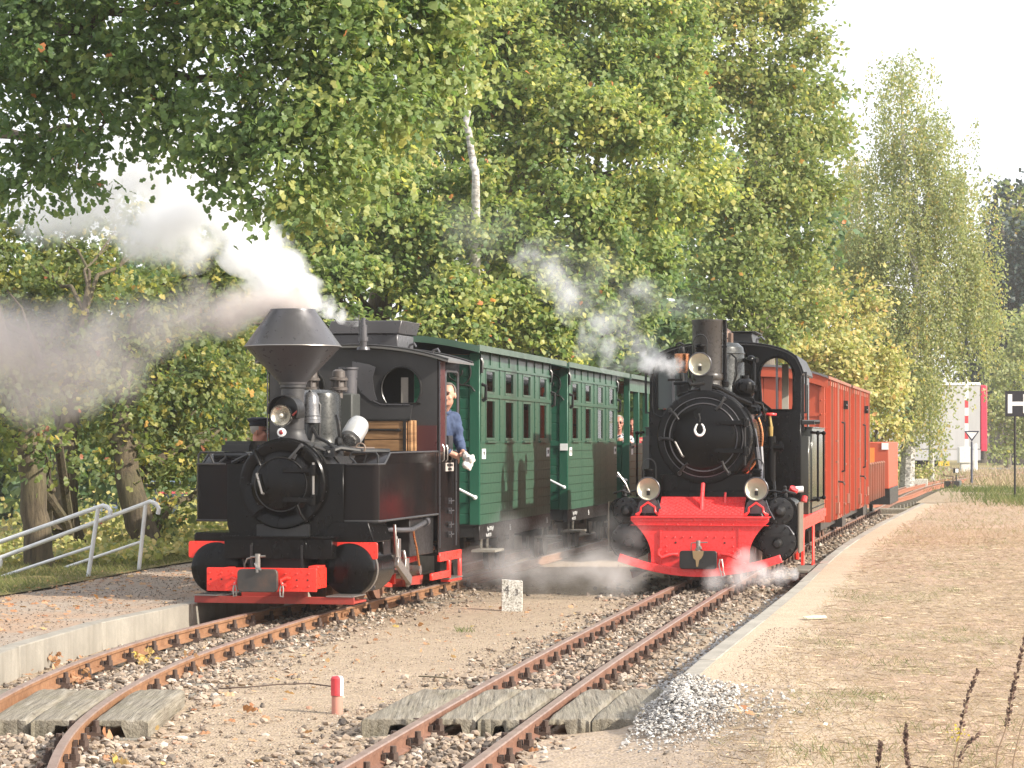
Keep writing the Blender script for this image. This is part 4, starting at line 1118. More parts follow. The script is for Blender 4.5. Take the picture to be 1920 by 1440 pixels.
# ------------------------------------------------------------------ low growth
M['litter_straw'] = leaf_mat('loose_straw', [(0, (.13, .09, .06)), (.4, (.30, .22, .15)), (.7, (.5, .39, .27)), (1, (.62, .52, .38))], .1, .8)
def blades(name, n, xf, yf, z, hmin, hmax, lean, mat, tint, w=0.16, kind='stuff', seed=4):
    rng = np.random.default_rng(seed)
    y = yf(rng, n); x = xf(rng, y, n)
    keep = (np.abs(x) < y * 0.24 + 0.5)
    x, y = x[keep], y[keep]; n = len(x)
    zz = z(x, y) if callable(z) else np.full(n, z)
    d = rng.uniform(0, 2 * pi, n); l = np.abs(rng.normal(lean, .25, n))
    a = np.stack([np.cos(d) * l, np.sin(d) * l, np.ones(n) * 0.6], -1)
    h = rng.uniform(hmin, hmax, n)
    nn = np.stack([-np.sin(d) + rng.normal(0, .5, n), np.cos(d) - .6, np.full(n, .3)], -1)
    o = leaf_mesh(name, np.stack([x, y, zz], -1), a, nn, h, BLADE, mat, np.clip(tint(rng, x, y, n), 0, 1), None, widthf=w / 0.03)
    return tag(o, kind=kind)
def clumpy(x, y, s, seed=0):
    return np.array([mnoise.noise(Vector((a * s + seed, b * s * 0.6, seed * 1.7))) for a, b in zip(x, y)])
def straw_x(rng, y, n): return KERB_R(y) + 0.45 + rng.random(n) ** 0.85 * (0.235 * y + 0.4 - KERB_R(y))
def straw_tint(rng, x, y, n):
    c = clumpy(x, y, 0.9, 3); c2 = clumpy(x, y, 2.3, 8)
    t = rng.uniform(0.0, 0.85, n)
    return np.where(((c > 0.16) & (c2 > 0.02)) & (rng.random(n) < 0.75), rng.uniform(.86, 1.0, n), t)
blades('dry_grass', 88000, straw_x, lambda r, n: 10.5 + 34 * r.random(n) ** 1.45, P + 0.002, 0.015, 0.06, 0.9, M['straw'], straw_tint, w=0.03, seed=41)
blades('dry_grass', 16000, straw_x, lambda r, n: 36 + 36 * r.random(n), lambda x, y: P + 0.004 + far_rise(y) * .4, 0.03, 0.09, 0.7, M['straw'], straw_tint, w=0.05, seed=42)
blades('straw_litter', 15000, straw_x, lambda r, n: 10.5 + 30 * r.random(n) ** 1.3, P + 0.012, 0.04, 0.12, 7.0, M['litter_straw'], lambda r, x, y, n: r.random(n), w=0.022, seed=47)
# little green tufts
def tuft_grass(name, centres, per, spread, hmin, hmax, mat, seed, z=P):
    rng = np.random.default_rng(seed); c = np.array(centres); k = np.repeat(np.arange(len(c)), per); n = len(k)
    p = np.stack([c[k, 0] + rng.normal(0, spread, n), c[k, 1] + rng.normal(0, spread * 1.6, n), (z(c[k, 1]) if callable(z) else np.full(n, z))], -1)
    d = rng.uniform(0, 2 * pi, n); l = np.abs(rng.normal(.6, .3, n))
    o = leaf_mesh(name, p, np.stack([np.cos(d) * l, np.sin(d) * l, np.full(n, .8)], -1), np.stack([-np.sin(d), np.cos(d) - .5, np.full(n, .3)], -1), rng.uniform(hmin, hmax, n), BLADE, mat, rng.uniform(0, .8, n), None, widthf=1.3)
    return tag(o, kind='stuff')
def gp(x, y, z=P):
    Y = 5000 * (EYE - z) / (y - 826); return ((x - 960) * Y / 5000, Y)
tuft_grass('grass_tufts', [gp(*q) for q in [(1475, 1408), (1530, 1415), (1560, 1432), (1620, 1402), (1660, 1420), (1640, 1310), (1600, 1306), (1490, 1340), (1565, 1325), (1830, 1402), (1820, 1430), (1585, 1112), (1600, 1122), (1790, 1110), (1650, 1248), (1610, 1165), (1880, 1020), (1720, 1370), (1910, 1365), (1700, 1240), (1560, 1207), (1800, 1185), (1850, 1060)]], 75, 0.10, 0.015, 0.055, M['grass'], 51)
tuft_grass('tall_verge_grass', [gp(*q, .2) for q in [(1850, 925), (1870, 930), (1890, 935), (1915, 930), (1935, 925), (1880, 920), (1905, 918), (1840, 918), (1860, 915), (1925, 940), (1945, 935), (1825, 915), (1810, 918)]], 300, 0.5, 0.06, 0.22, M['grass'], 52, lambda y: P + far_rise(y) * .4)
blades('verge_grass', 16000, lambda r, y, n: 6 + (y * .2 - 4) * r.random(n) + 1.5, lambda r, n: 86 + 34 * r.random(n), lambda x, y: G - .1 + far_rise(y) * 1.18, 0.12, 0.4, 0.5, M['straw'], lambda r, x, y, n: r.random(n) * 1.0, w=0.05, seed=43)
# grass and leafy undergrowth on the bank at the left
def bank_z(x, y): return np.full(len(x), P + 0.012)
blades('bank_grass', 36000, lambda r, y, n: BANK(y) - 0.05 - np.abs(r.normal(0, 1.6, n)), lambda r, n: 20 + 26 * r.random(n) ** 1.2, bank_z, 0.03, 0.10, 0.6, M['grass'], lambda r, x, y, n: .3 + .7 * r.random(n), w=0.035, seed=44)
rng = np.random.default_rng(45); n = 15000
y = 31 + 24 * rng.random(n) ** 1.2; x = BANK(np.minimum(y, 58)) - 0.25 - np.abs(rng.normal(0, 2.4, n)); keep = x > -0.2 * y - .5; x, y = x[keep], y[keep]; n = len(x)
o = leaf_mesh('undergrowth', np.stack([x, y, P + .08 + np.abs(rng.normal(0, .16, n)) * np.clip((y - 30) / 6, .3, 1.6)], -1), rng.normal(size=(n, 3)), rng.normal(0, .5, (n, 3)) + np.array([0.2, -.4, .6]), rng.uniform(.05, .1, n), LEAF_FAR, M['yellow_leaf'], rng.random(n) * .8)
tag(o, kind='stuff')
# ------------------------------------------------------------------ text as flat print
FONT_DATA = {}
def text_mesh(s, size, mat, parent, loc, rot, name='lettering', depth=0.0012, sx=1.0):
    cu = bpy.data.curves.new(name, 'FONT'); cu.body = s; cu.size = size; cu.extrude = depth; cu.align_x = 'CENTER'; cu.align_y = 'CENTER'; cu.resolution_u = 2
    o = bpy.data.objects.new(name + '_tmp', cu); COL.objects.link(o)
    dg = bpy.context.evaluated_depsgraph_get(); me = bpy.data.meshes.new_from_object(o.evaluated_get(dg))
    bpy.data.objects.remove(o)
    me.materials.clear(); me.materials.append(mat)
    n = bpy.data.objects.new(name, me); n.location = loc; n.rotation_euler = rot; n.scale = (sx, 1, 1)
    return link(n, parent)
RX = (radians(90), 0, 0)                     # faces -y (towards the viewer)
RSIDE = (radians(90), 0, radians(90))        # faces +x

def wheel(parent, x, y, r, side, mats, w=0.075, spokes=9, name='wheel'):
    m = MB()
    m.lathe([(r * .82, 0), (r, 0), (r, w * .75), (r * 1.07, w * .78), (r * 1.07, w), (r * .82, w)], axis='x', n=28)
    m.v = [(side * (w / 2 - a), b, c) for a, b, c in m.v]
    o = m.build('tyre', mats[1], None)
    m2 = MB()
    for k in range(spokes):
        a = 2 * pi * k / spokes
        m2.cyl((0, r * .15 * cos(a), r * .15 * sin(a)), (0, r * .84 * cos(a), r * .84 * sin(a)), 0.022, 0.016, 6)
    m2.cyl((-w * .6, 0, 0), (w * .6, 0, 0), r * .22, r * .22, 14)
    wh = m2.build(name, mats[0], parent); wh.location = (x, y, r)
    o.parent = wh
    return wh

def bolt_ring(m, c, r, n, br=0.012, h=0.012, ph=0):
    for k in range(n):
        a = 2 * pi * (k + ph) / n
        m.rivet((c[0] + r * cos(a), c[1], c[2] + r * sin(a)), 'y', br, h, -1)

# ================================================================== the left engine
th_L = math.atan(0.215)
LL = empty('steam_locomotive', (-2.16, 24.1, 0), -th_L, 'black steam engine with wide cone chimney and two small red front plates', 'steam engine', 'steam engines')

# buffer beam
m = MB(); m.prism(rrect(-.51, .51, .225, .435, .008), -.35, -.325)
for x in (-.48, -.37, -.27, .12, .225, .33, .44):
    for z in (.275, .385): m.rivet((x, -.35, z), 'y', .013, .011)
m.bb(-.51, .51, -.325, -.27, .405, .43); m.bb(.43, .52, -.33, -.1, .43, .455)
m.bb(-.46, -.40, -.325, .15, .24, .42); m.bb(.40, .46, -.325, .15, .24, .42)
beam = m.build('buffer_beam', M['red'], LL, bevel=.003, seg=1)
m = MB()
for x in (-.47, -.37, .33, .43): m.cyl((x, -.353, .33), (x, -.349, .33), .008, .008, 8)
build_pieces(m, 'bolt_hole', M['dark'], beam)
# centre coupling: face plate, pin, hooks
m = MB(); pl = rrect(-.185, .185, .225, .43, .04); m.prism(pl, -.475, -.43)
m.cyl((0, -.43, .33), (0, -.34, .33), .07, .09, 12)
cp = m.build('coupling_plate', paint('rubbed_coupling_iron', (0.035, 0.032, 0.03), .5, .75, (.16, .085, .05), 5, stretch=(1, 1, 1)), LL, bevel=.006)
m = MB(); m.cyl((.0, -.455, .40), (.0, -.455, .565), .024, .024, 12); m.cyl((-.065, -.455, .535), (.07, -.455, .545), .009, .009, 6)
m.tube([(-.02, -.47, .48), (.0, -.49, .45), (.045, -.5, .425)], .011, 6)
m.tube([(-.05, -.455, .535), (-.10, -.45, .52), (-.125, -.44, .47), (-.13, -.42, .44)], .007, 6)
m.build('coupling_pin', M['steel'], cp)
for sx in (-1, 1):
    m = MB(); m.tube([(sx * .27, -.36, .345), (sx * .25, -.40, .35), (sx * .2, -.42, .33), (sx * .215, -.43, .29), (sx * .25, -.42, .285)], .016, 7)
    m.build('coupling_hook', M['red'], LL)
    m = MB(); m.tube([(sx * .215, -.43, .31), (sx * .20, -.44, .25), (sx * .205, -.44, .19), (sx * .228, -.44, .185), (sx * .232, -.44, .25), (sx * .22, -.43, .31)], .008, 6)
    m.build('chain_link', M['steel'], LL)
# guard step under the beam
m = MB(); m.bb(-.72, .78, -.06, .34, .105, .125); m.bb(-.72, .78, -.075, -.055, .10, .165)
m.bb(-.3, .3, .0, .1, .12, .3)
m.build('front_step', M['red_dirty'], LL, bevel=.003, seg=1)
m = MB(); m.bb(-.72, -.49, -.085, .33, .166, .176); m.bb(.52, .78, -.085, .33, .166, .176)
build_pieces(m, 'step_tread', M['steel'], LL)
# red side plates
for sx, lab in ((-1, None), (1, None)):
    m = MB(); m.prism(rrect(min(sx * .5, sx * .9), max(sx * .5, sx * .9), .49, .645, .022), .285, .305)
    for p in ((sx * .63, .6), (sx * .63, .525), (sx * .8, .54)): m.rivet((p[0], .285, p[1]), 'y', .012, .008)
    m.build('front_plate', M['red'], LL, bevel=.003, seg=1)
    # cylinder with domed cover
    m = MB(); m.lathe([(.0, .235), (.13, .237), (.205, .25), (.235, .275), (.243, .31), (.243, .36)], (sx * .635, 0, .40), 'y', 32)
    cy = m.build('cylinder_cover', M['black'], LL)
    m = MB(); m.cyl((sx * .635, .36, .40), (sx * .635, 1.0, .40), .235, .235, 28); m.bb(sx * .4 - .1, sx * .4 + .1, .4, .98, .25, .62)
    m.build('cylinder', M['black'], LL)
    m = MB(); m.lathe([(.246, .35), (.252, .352), (.252, .385), (.246, .388)], (sx * .635, 0, .40), 'y', 32, caps=False)
    m.build('cylinder_band', M['steel'], LL)
    # sloping valve chest cover
    a, b = (.47, .8) if sx > 0 else (-.8, -.47)
    m = MB()
    if sx > 0: m.prism([(.40, .64), (.86, .64), (.8, .825), (.46, .825), (.41, .76)], .325, .95)
    else: m.prism([(-.86, .64), (-.40, .64), (-.41, .70), (-.45, .725), (-.84, .725), (-.86, .70)], .325, .95)
    m.build('valve_chest', M['black'], LL, bevel=.01)
# middle box
m = MB(); m.bb(-.5, .52, .12, .5, .495, .675); m.bb(-.51, .53, .11, .5, .675, .688); m.bb(-.525, .545, .09, .5, .688, .70)
for x in (-.25, .26): m.bb(x - .02, x + .02, .11, .13, .5, .67); m.rivet((x, .11, .63), 'y', .01, .008); m.rivet((x, .11, .53), 'y', .01, .008)
m.build('front_box', M['black'], LL, bevel=.005, seg=1)
# smokebox: front plate between the tanks, barrel, raised ring
m = MB(); out = [(-.52, .70), (.50, .70), (.56, .80), (.56, 1.355), (.44, 1.355)] + arc(0, 1.17, .425, 26, 154, 20) + [(-.44, 1.355), (-.55, 1.355), (-.55, .80)]
m.prism(out, .35, .42)
for z in (.83, 1.0, 1.16, 1.31):
    for x in (-.51, .53): m.rivet((x, .35, z), 'y', .011, .009)
m.rivet((.40, .35, .79), 'y', .011, .009)
sm = m.build('smokebox_front', M['black'], LL, bevel=.004, seg=1)
m = MB(); m.lathe([(.42, .42), (.42, 2.0)], (0, 0, 1.17), 'y', 40); m.build('boiler', M['black_dull'], LL)
m = MB(); m.lathe([(.28, .33), (.30, .285), (.33, .27), (.395, .27), (.41, .285), (.415, .36)], (0, 0, 1.17), 'y', 48, caps=False); m.build('smokebox_ring', M['black'], LL)
m = MB(); m.lathe([(.0, .205), (.1, .209), (.2, .222), (.235, .235), (.24, .243), (.25, .238), (.258, .245), (.29, .262), (.305, .29), (.305, .36)], (0, 0, 1.17), 'y', 48)
door = m.build('smokebox_door', M['black'], LL)
m = MB(); m.tube([(p[0], .236, p[1]) for p in arc(0, 1.17, .246, 0, 360, 49)], .0055, 6, caps=False); m.build('door_rim', M['black_dull'], door)
for z in (1.30, 1.03):
    m = MB(); m.bb(.03, .31, .185, .215, z - .024, z + .024); m.cyl((.315, .2, z - .05), (.315, .2, z + .05), .028, .028, 10)
    m.build('hinge_strap', M['black'], door, bevel=.006)
m = MB(); m.cyl((.318, .205, .98), (.318, .205, 1.37), .012, .012, 8); m.build('hinge_pin', M['steel'], door)
m = MB(); m.tube([(-.215, .22, 1.265), (-.215, .19, 1.265), (-.16, .175, 1.09), (-.155, .21, 1.085)], .011, 7); m.build('door_handle', M['steel'], door)
for a in (130, 228, 305, 62):
    ca, sa = cos(radians(a)), sin(radians(a)); m = MB()
    m.cyl((ca * .40, .27, 1.17 + sa * .40), (ca * .40, .225, 1.17 + sa * .40), .02, .017, 8)
    m.tube([(ca * .40, .235, 1.17 + sa * .40), (ca * .33 - sa * .01, .205, 1.17 + sa * .33 + ca * .01), (ca * .25 - sa * .03, .20, 1.17 + sa * .25 + ca * .03)], .013, 6)
    m.box((ca * .29, .215, 1.17 + sa * .29), (.03, .02, .05), (0, radians(-a + 90), 0))
    m.build('door_dog', M['grey_black'] if a == 62 else M['black'], door)
# side tanks with rounded front corners and sloping fronts on top
for sx in (-1, 1):
    xo, xi = .875, .56
    m = MB()
    # plan with rounded outer front corner
    plan = [(xi, .40), (xo - .06, .40)] + [(xo - .06 + .06 * sin(radians(t)), .46 - .06 * cos(radians(t))) for t in (22, 45, 68)] + [(xo, .46), (xo, 2.68), (xi, 2.68)]
    if sx < 0: plan = [(-a, b) for a, b in reversed(plan)]
    m.prism(plan, .83, 1.352, 'xy')
    m.prism([(.62, 1.353), (.82, 1.455), (2.69, 1.46), (2.69, 1.353)], sx * xi, sx * (xo - .002), 'yz')
    tk = m.build('side_tank', M['black_tank'], LL, angle=40)
    m = MB()
    for x in np.arange(xi + .04, xo - .04, .06): pass
    m.tube([(sx * (xi + .02), .395, 1.352), (sx * (xo - .06), .395, 1.352), (sx * (xo - .01), .42, 1.352), (sx * (xo + .004), .48, 1.353), (sx * (xo + .004), .62, 1.355), (sx * (xo + .004), .82, 1.456), (sx * (xo + .004), 2.68, 1.462)], .009, 6)
    m.tube([(sx * xi, .395, .832), (sx * (xo - .06), .395, .832), (sx * (xo - .01), .42, .832), (sx * (xo + .006), .48, .832), (sx * (xo + .006), 2.68, .838)], .011, 6)
    m.build('tank_edge', M['grey_black'], tk)
    m = MB()   # lifting frame of bent tube on the front of the tank
    m.tube([(sx * .86, .45, 1.35), (sx * .86, .45, 1.43), (sx * .84, .45, 1.46), (sx * .62, .45, 1.46), (sx * .6, .45, 1.43), (sx * .6, .45, 1.41), (sx * .64, .44, 1.38), (sx * .66, .43, 1.35)], .011, 7)
    m.tube([(sx * .76, .45, 1.46), (sx * .72, .47, 1.36)], .009, 6)
    m.build('grab_rail', M['black_dull'], tk)
# clutter on the tank tops: pipes, generator, valves
m = MB()
m.tube([(-.8, .75, 1.43), (-.5, .7, 1.43), (-.38, .62, 1.40)], .035, 8); m.tube([(-.58, .6, 1.36), (-.4, .55, 1.44)], .022, 6)
m.bb(-.72, -.45, .7, .95, 1.47, 1.53); m.bb(-.75, -.5, .9, 1.4, 1.53, 1.565)
m.tube([(.36, .5, 1.46), (.46, .6, 1.50), (.62, .75, 1.475), (.85, .9, 1.47)], .025, 8)
m.tube([(.25, .45, 1.52), (.40, .55, 1.45), (.45, .6, 1.37)], .018, 7)
m.tube([(.10, .85, 1.72), (.2, .75, 1.60), (.34, .62, 1.55), (.45, .6, 1.46)], .016, 7)
m.tube([(.32, 1.0, 1.46), (.36, .95, 1.6), (.34, .95, 1.75), (.31, 1.0, 1.8)], .02, 7); m.ball((.35, .96, 1.55), .05, 8, 6, (1, 1, 1.3))
m.cyl((.30, .62, 1.47), (.42, .66, 1.50), .045, .03, 8); m.bb(.33, .43, .5, .62, 1.42, 1.5)
build_pieces(m, 'pipe', M['black_dull'], LL)
m = MB(); m.lathe([(.0, 0), (.06, 0), (.065, .012), (.075, .014), (.1, .02), (.105, .06), (.105, .2), (.09, .25), (.0, .27)], (0, 0, 0), 'y', 24)
ge = m.build('turbo_generator', M['alu'], LL); ge.location = (.445, .98, 1.575); ge.rotation_euler = (radians(40), 0, radians(-14))
m = MB()
for r in (.05, .075): m.tube([(p[0], -.004, p[1]) for p in arc(0, 0, r, 0, 360, 25)], .005, 5, caps=False)
for k in range(10):
    a = 2 * pi * k / 10; m.cyl((.02 * cos(a), -.003, .02 * sin(a)), (.072 * cos(a), -.003, .072 * sin(a)), .004, .004, 4)
m.build('end_cover', M['steel'], ge)
m = MB(); m.cyl((.45, .75, 1.47), (.72, .85, 1.47), .045, .04, 12); m.tube([(p[0] + .62, .72, p[1]) for p in arc(0, 1.5, .045, 0, 360, 17)], .008, 6, caps=False); m.build('filler_pipe', paint('rusty_filler', (.16, .11, .08), .6, .6, (.3, .26, .22), 6), LL)
# chimney with wide spark arrestor
ck = (0.0, .62, 0)
m = MB(); m.lathe([(.23, 1.50), (.18, 1.545), (.14, 1.58), (.125, 1.62), (.113, 1.64), (.113, 1.665), (.107, 1.67), (.107, 2.05), (.12, 2.06), (.12, 2.10)], ck, 'z', 32)
ch = m.build('chimney', M['grey_black'], LL)
m = MB(); m.lathe([(.128, 2.09), (.132, 2.11), (.437, 2.43), (.447, 2.437)], ck, 'z', 56, caps=False); m.build('lower_cone', M['stack'], ch)
m = MB(); m.lathe([(.447, 2.437), (.449, 2.447), (.442, 2.452), (.212, 2.772), (.21, 2.785), (.198, 2.785), (.19, 2.70)], ck, 'z', 56, caps=False); m.build('upper_cone', M['stack'], ch)
m = MB(); m.tube([(ck[0] + .449 * cos(t), ck[1] + .449 * sin(t), 2.441) for t in np.linspace(0, 2 * pi, 57)], .006, 5, caps=False); m.build('cone_rim', M['steel'], ch)
m = MB(); m.lathe([(.0, 2.70), (.19, 2.70)], ck, 'z', 24, caps=False); m.build('flue', M['dark'], ch)
# headlamp with hood, red lamp below
m = MB(); m.lathe([(.0, 0), (.05, -.005), (.085, -.02)], (0, 0, 0), 'y', 28, caps=False); m.v = [(a, -b * -1, c) for a, b, c in m.v]
hl = empty('headlamp', (-.025, .33, 1.80)); hl.parent = LL
m = MB(); m.lathe([(.095, .0), (.1, -.008), (.102, .0), (.102, .04), (.09, .09), (.05, .13), (.0, .14)], (0, 0, 0), 'y', 28, caps=False); m.build('lamp_shell', M['chrome'], hl)
m = MB(); m.lathe([(.0, .05), (.03, .045), (.06, .028), (.092, -.004)], (0, 0, 0), 'y', 28, caps=False); m.build('reflector', paint('silver_reflector', (.62, .58, .5), .22, .15, (.3, .28, .25), 4, metal=.85), hl); m = MB(); m.ball((0, .01, 0), .022, 10, 8); m.build('bulb', M['lens'], hl)
m = MB()   # hood: half cylinder arched over the lamp
oo = arc(.02, .04, .15, -25, 190, 22); ii = arc(.02, .04, .14, -25, 190, 22)
for k in range(21):
    m.add([(oo[k][0], -.03, oo[k][1]), (oo[k + 1][0], -.03, oo[k + 1][1]), (oo[k + 1][0], .2, oo[k + 1][1]), (oo[k][0], .2, oo[k][1]), (ii[k][0], -.03, ii[k][1]), (ii[k + 1][0], -.03, ii[k + 1][1]), (ii[k + 1][0], .2, ii[k + 1][1]), (ii[k][0], .2, ii[k][1])],
          [(0, 1, 2, 3), (4, 7, 6, 5), (0, 4, 5, 1), (3, 2, 6, 7)])
m.prism([(p[0], p[1]) for p in arc(.02, .04, .139, -30, 210, 24)], .12, .14)
m.build('lamp_hood', M['black_dull'], hl)
rl = empty('red_lamp', (-.02, .33, 1.645)); rl.parent = LL
m = MB(); m.lathe([(.022, -.02), (.04, -.015), (.042, 0), (.03, .05), (.0, .06)], (0, 0, 0), 'y', 20, caps=False); m.build('lamp_rim', M['white'], rl)
m = MB(); m.lathe([(.0, -.032), (.014, -.028), (.023, -.018)], (0, 0, 0), 'y', 16, caps=False); m.build('lens', M['red_lens'], rl)
m = MB(); m.tube([(-.03, .36, 1.62), (-.08, .42, 1.5), (-.1, .45, 1.42)], .01, 6); m.tube([(.03, .36, 1.75), (.09, .36, 1.80)], .01, 6); m.build('lamp_bracket', M['black_dull'], LL)
m = MB(); m.cyl((.085, .33, 1.80), (.13, .33, 1.84), .01, .01, 8); m.build('lamp_tap', M['red_dirty'], LL)
# bell, sand dome, steam dome, valves
m = MB(); m.lathe([(.0, 2.025), (.05, 2.02), (.078, 1.98), (.086, 1.9), (.09, 1.83), (.1, 1.78), (.104, 1.735), (.098, 1.73)], (.105, .84, 0), 'z', 28, caps=False)
for z in (1.80, 1.765): m.lathe([(.0985, z - .004), (.1035, z), (.0985, z + .004)], (.105, .84, 0), 'z', 28, caps=False)
m.build('bell', paint('grey_bell_metal', (.16, .16, .165), .3, .3, (.09, .09, .09), 4, metal=.6), LL)
m = MB(); m.cyl((.105, .84, 1.56), (.105, .84, 1.73), .05, .035, 10); m.tube([(.02, .84, 1.6), (.0, .84, 1.9), (.1, .84, 2.04), (.2, .84, 1.9), (.19, .84, 1.6)], .012, 6); m.build('bell_yoke', M['black_dull'], LL)
m = MB(); m.lathe([(.30, 1.42), (.24, 1.52), (.225, 1.58), (.22, 1.62), (.22, 1.97), (.205, 2.02), (.15, 2.05), (.0, 2.06)], (.0, 1.45, 0), 'z', 36); m.build('sand_dome', paint('oily_grey_dome', (.025, .026, .025), .3, .6, (.085, .085, .078), 3.5, metal=.3), LL)
m = MB(); m.bb(.0, .185, 2.0, 2.3, 1.5, 2.03); m.build('dome_casing', paint('dusty_grey_casing', (.04, .043, .04), .6, .5, (.085, .088, .08), 3), LL, bevel=.015)
m = MB()
for x, y, s in ((.12, 1.75, 1), (-.16, 1.75, .9)):
    m.lathe([(.04, 1.98), (.04, 2.05), (.085, 2.055), (.085, 2.08), (.06, 2.09), (.055, 2.14), (.09, 2.15), (.09, 2.17), (.065, 2.18), (.06, 2.24), (.03, 2.26), (.0, 2.26)], (x, y, 0), 'z', 16)
    for k in range(5): m.cyl((x + .07 * cos(k * 1.257), y + .07 * sin(k * 1.257), 2.04), (x + .07 * cos(k * 1.257), y + .07 * sin(k * 1.257), 2.19), .009, .009, 5)
m.build('safety_valve', paint('brown_valve_iron', (.075, .062, .055), .55, .6, (.15, .12, .1), 6), LL)
m = MB(); m.lathe([(.085, 2.02), (.09, 2.26), (.1, 2.27), (.1, 2.29), (.0, 2.29)], (.09, 2.2, 0), 'z', 20); m.build('steam_turret', M['stack'], LL)
# cab
zs, zt = 2.385, 2.505
def roof_z(x): return zt - (zt - zs) * (abs(x) / .9) ** 2.2
front = [(-.87, 1.44), (.87, 1.44), (.87, 2.37)] + [(x, roof_z(x) - .012) for x in np.linspace(.8, -.8, 17)] + [(-.87, 2.37)]
cab = empty('cab', (0, 0, 0)); cab.parent = LL
def wall_with_hole(outline, holes, y0, y1, mat, name, parent, plane='xz'):
    """sheet with openings, made by triangulated fill."""
    bm = bmesh.new(); edges = []
    for loop in [outline] + holes:
        vs = [bm.verts.new((a, y0, b) if plane == 'xz' else (y0, a, b)) for a, b in loop]
        for i in range(len(vs)): edges.append(bm.edges.new((vs[i], vs[(i + 1) % len(vs)])))
    r = bmesh.ops.triangle_fill(bm, edges=edges, use_dissolve=False, use_beauty=True)
    faces = [f for f in bm.faces]
    # drop faces that fall inside a hole
    def inside(p, poly):
        c = False; j = len(poly) - 1
        for i in range(len(poly)):
            (xi, yi), (xj, yj) = poly[i], poly[j]
            if (yi > p[1]) != (yj > p[1]) and p[0] < (xj - xi) * (p[1] - yi) / (yj - yi) + xi: c = not c
            j = i
        return c
    kill = []
    for f in faces:
        ce = f.calc_center_median(); q = (ce.x, ce.z) if plane == 'xz' else (ce.y, ce.z)
        if any(inside(q, h) for h in holes): kill.append(f)
    bmesh.ops.delete(bm, geom=kill, context='FACES_ONLY')
    ext = bmesh.ops.extrude_face_region(bm, geom=list(bm.faces))
    d = y1 - y0
    bmesh.ops.translate(bm, verts=[v for v in ext['geom'] if isinstance(v, bmesh.types.BMVert)], vec=(0, d, 0) if plane == 'xz' else (d, 0, 0))
    bmesh.ops.recalc_face_normals(bm, faces=bm.faces)
    me = bpy.data.meshes.new(name); bm.to_mesh(me); bm.free(); me.materials.append(mat)
    return link(bpy.data.objects.new(name, me), parent)
def dwin(cx):
    return [(cx + .2, 1.94)] + arc(cx, 2.09, .205, -40, 220, 26, .215) + [(cx - .2, 1.94)]
wall_with_hole(front, [dwin(.5), dwin(-.5)], 2.69, 2.70, M['grey_black'], 'front_wall', cab)
for cx in (.5, -.5):
    m = MB(); m.tube([(p[0], 2.685, p[1]) for p in dwin(cx) + dwin(cx)[:1]], .011, 6, caps=False); m.build('window_frame', M['black_dull'], cab)
    m = MB(); m.bb(cx - .01, cx + .06, 2.72, 2.74, 1.93, 2.2); m.build('window_bar', paint('pale_window_bar', (.2, .18, .16), .6, .4, (.1, .09, .08), 5), cab)
# plate hinged below the window
m = MB(); m.prism([(.02, 1.77), (.60, 1.77), (.62, 1.92), (.3, 1.925), (.22, 1.96), (.12, 2.05), (.02, 2.25)], 2.655, 2.675); build_pieces(m, 'draught_plate', M['grey_black'], cab)
m = MB()
pts = [(.03, 2.36), (.2, 2.33), (.27, 2.3), (.24, 2.2), (.26, 2.05), (.29, 1.97), (.22, 1.965), (.12, 2.05), (.03, 2.22)]
m.prism(pts, 2.55, 2.556); o = m.build('curved_shield', M['stack'], cab)
m = MB(); m.tube([(.60, 2.65, 1.925), (.3, 2.65, 1.93), (.22, 2.65, 1.965), (.12, 2.65, 2.055), (.025, 2.65, 2.255)], .007, 6); m.build('plate_edge', M['stack'], cab)
# cab sides with window, rear wall
for sx in (-1, 1):
    wh = rrect(2.98, 3.52, 1.46, 2.27, .06, 5)
    side = [(2.69, .43), (3.62, .43), (3.62, 2.40), (2.69, 2.40)]
    wall_with_hole(side, [wh], sx * .868, sx * .878, M['black_tank'], 'side_wall', cab, 'yz')
    m = MB(); m.tube([(sx * .882, a, b) for a, b in wh + wh[:1]], .014, 6, caps=False); m.build('window_frame', M['stack'], cab)
    m = MB(); m.bb(sx * .880, sx * .888, 2.72, 2.955, 1.46, 2.36) if sx > 0 else m.bb(-.888, -.880, 2.72, 2.955, 1.46, 2.36)
    for z in np.arange(1.5, 2.36, .12): m.rivet((sx * .888, 2.74, z), 'x', .01, .008, sx)
    m.build('maroon_panel', M['maroon'], cab)
    m = MB(); m.bb(sx * .888, sx * .9, 3.4, 3.412, .5, 1.40); m.bb(sx * .888, sx * .9, 2.69, 2.70, .5, 2.36)
    for z in (.62, .72, .86, .96): m.bb(sx * .88, sx * .91, 3.12, 3.15, z - .03, z + .03); m.cyl((sx * .9, 3.06, z), (sx * .9, 3.28, z), .006, .006, 6)
    build_pieces(m, 'door_hinge', M['stack'], cab)
m = MB(); m.bb(-.86, .86, 3.60, 3.61, .43, 1.35); m.bb(-.86, .40, 3.60, 3.61, 1.35, 2.36); m.build('rear_wall', M['black_dull'], cab)
m = MB(); m.prism([(.5, 1.43), (.865, 1.43), (.865, 1.72), (.5, 1.72)], 2.675, 2.688); m.build('front_lower_panel', M['maroon'], cab)
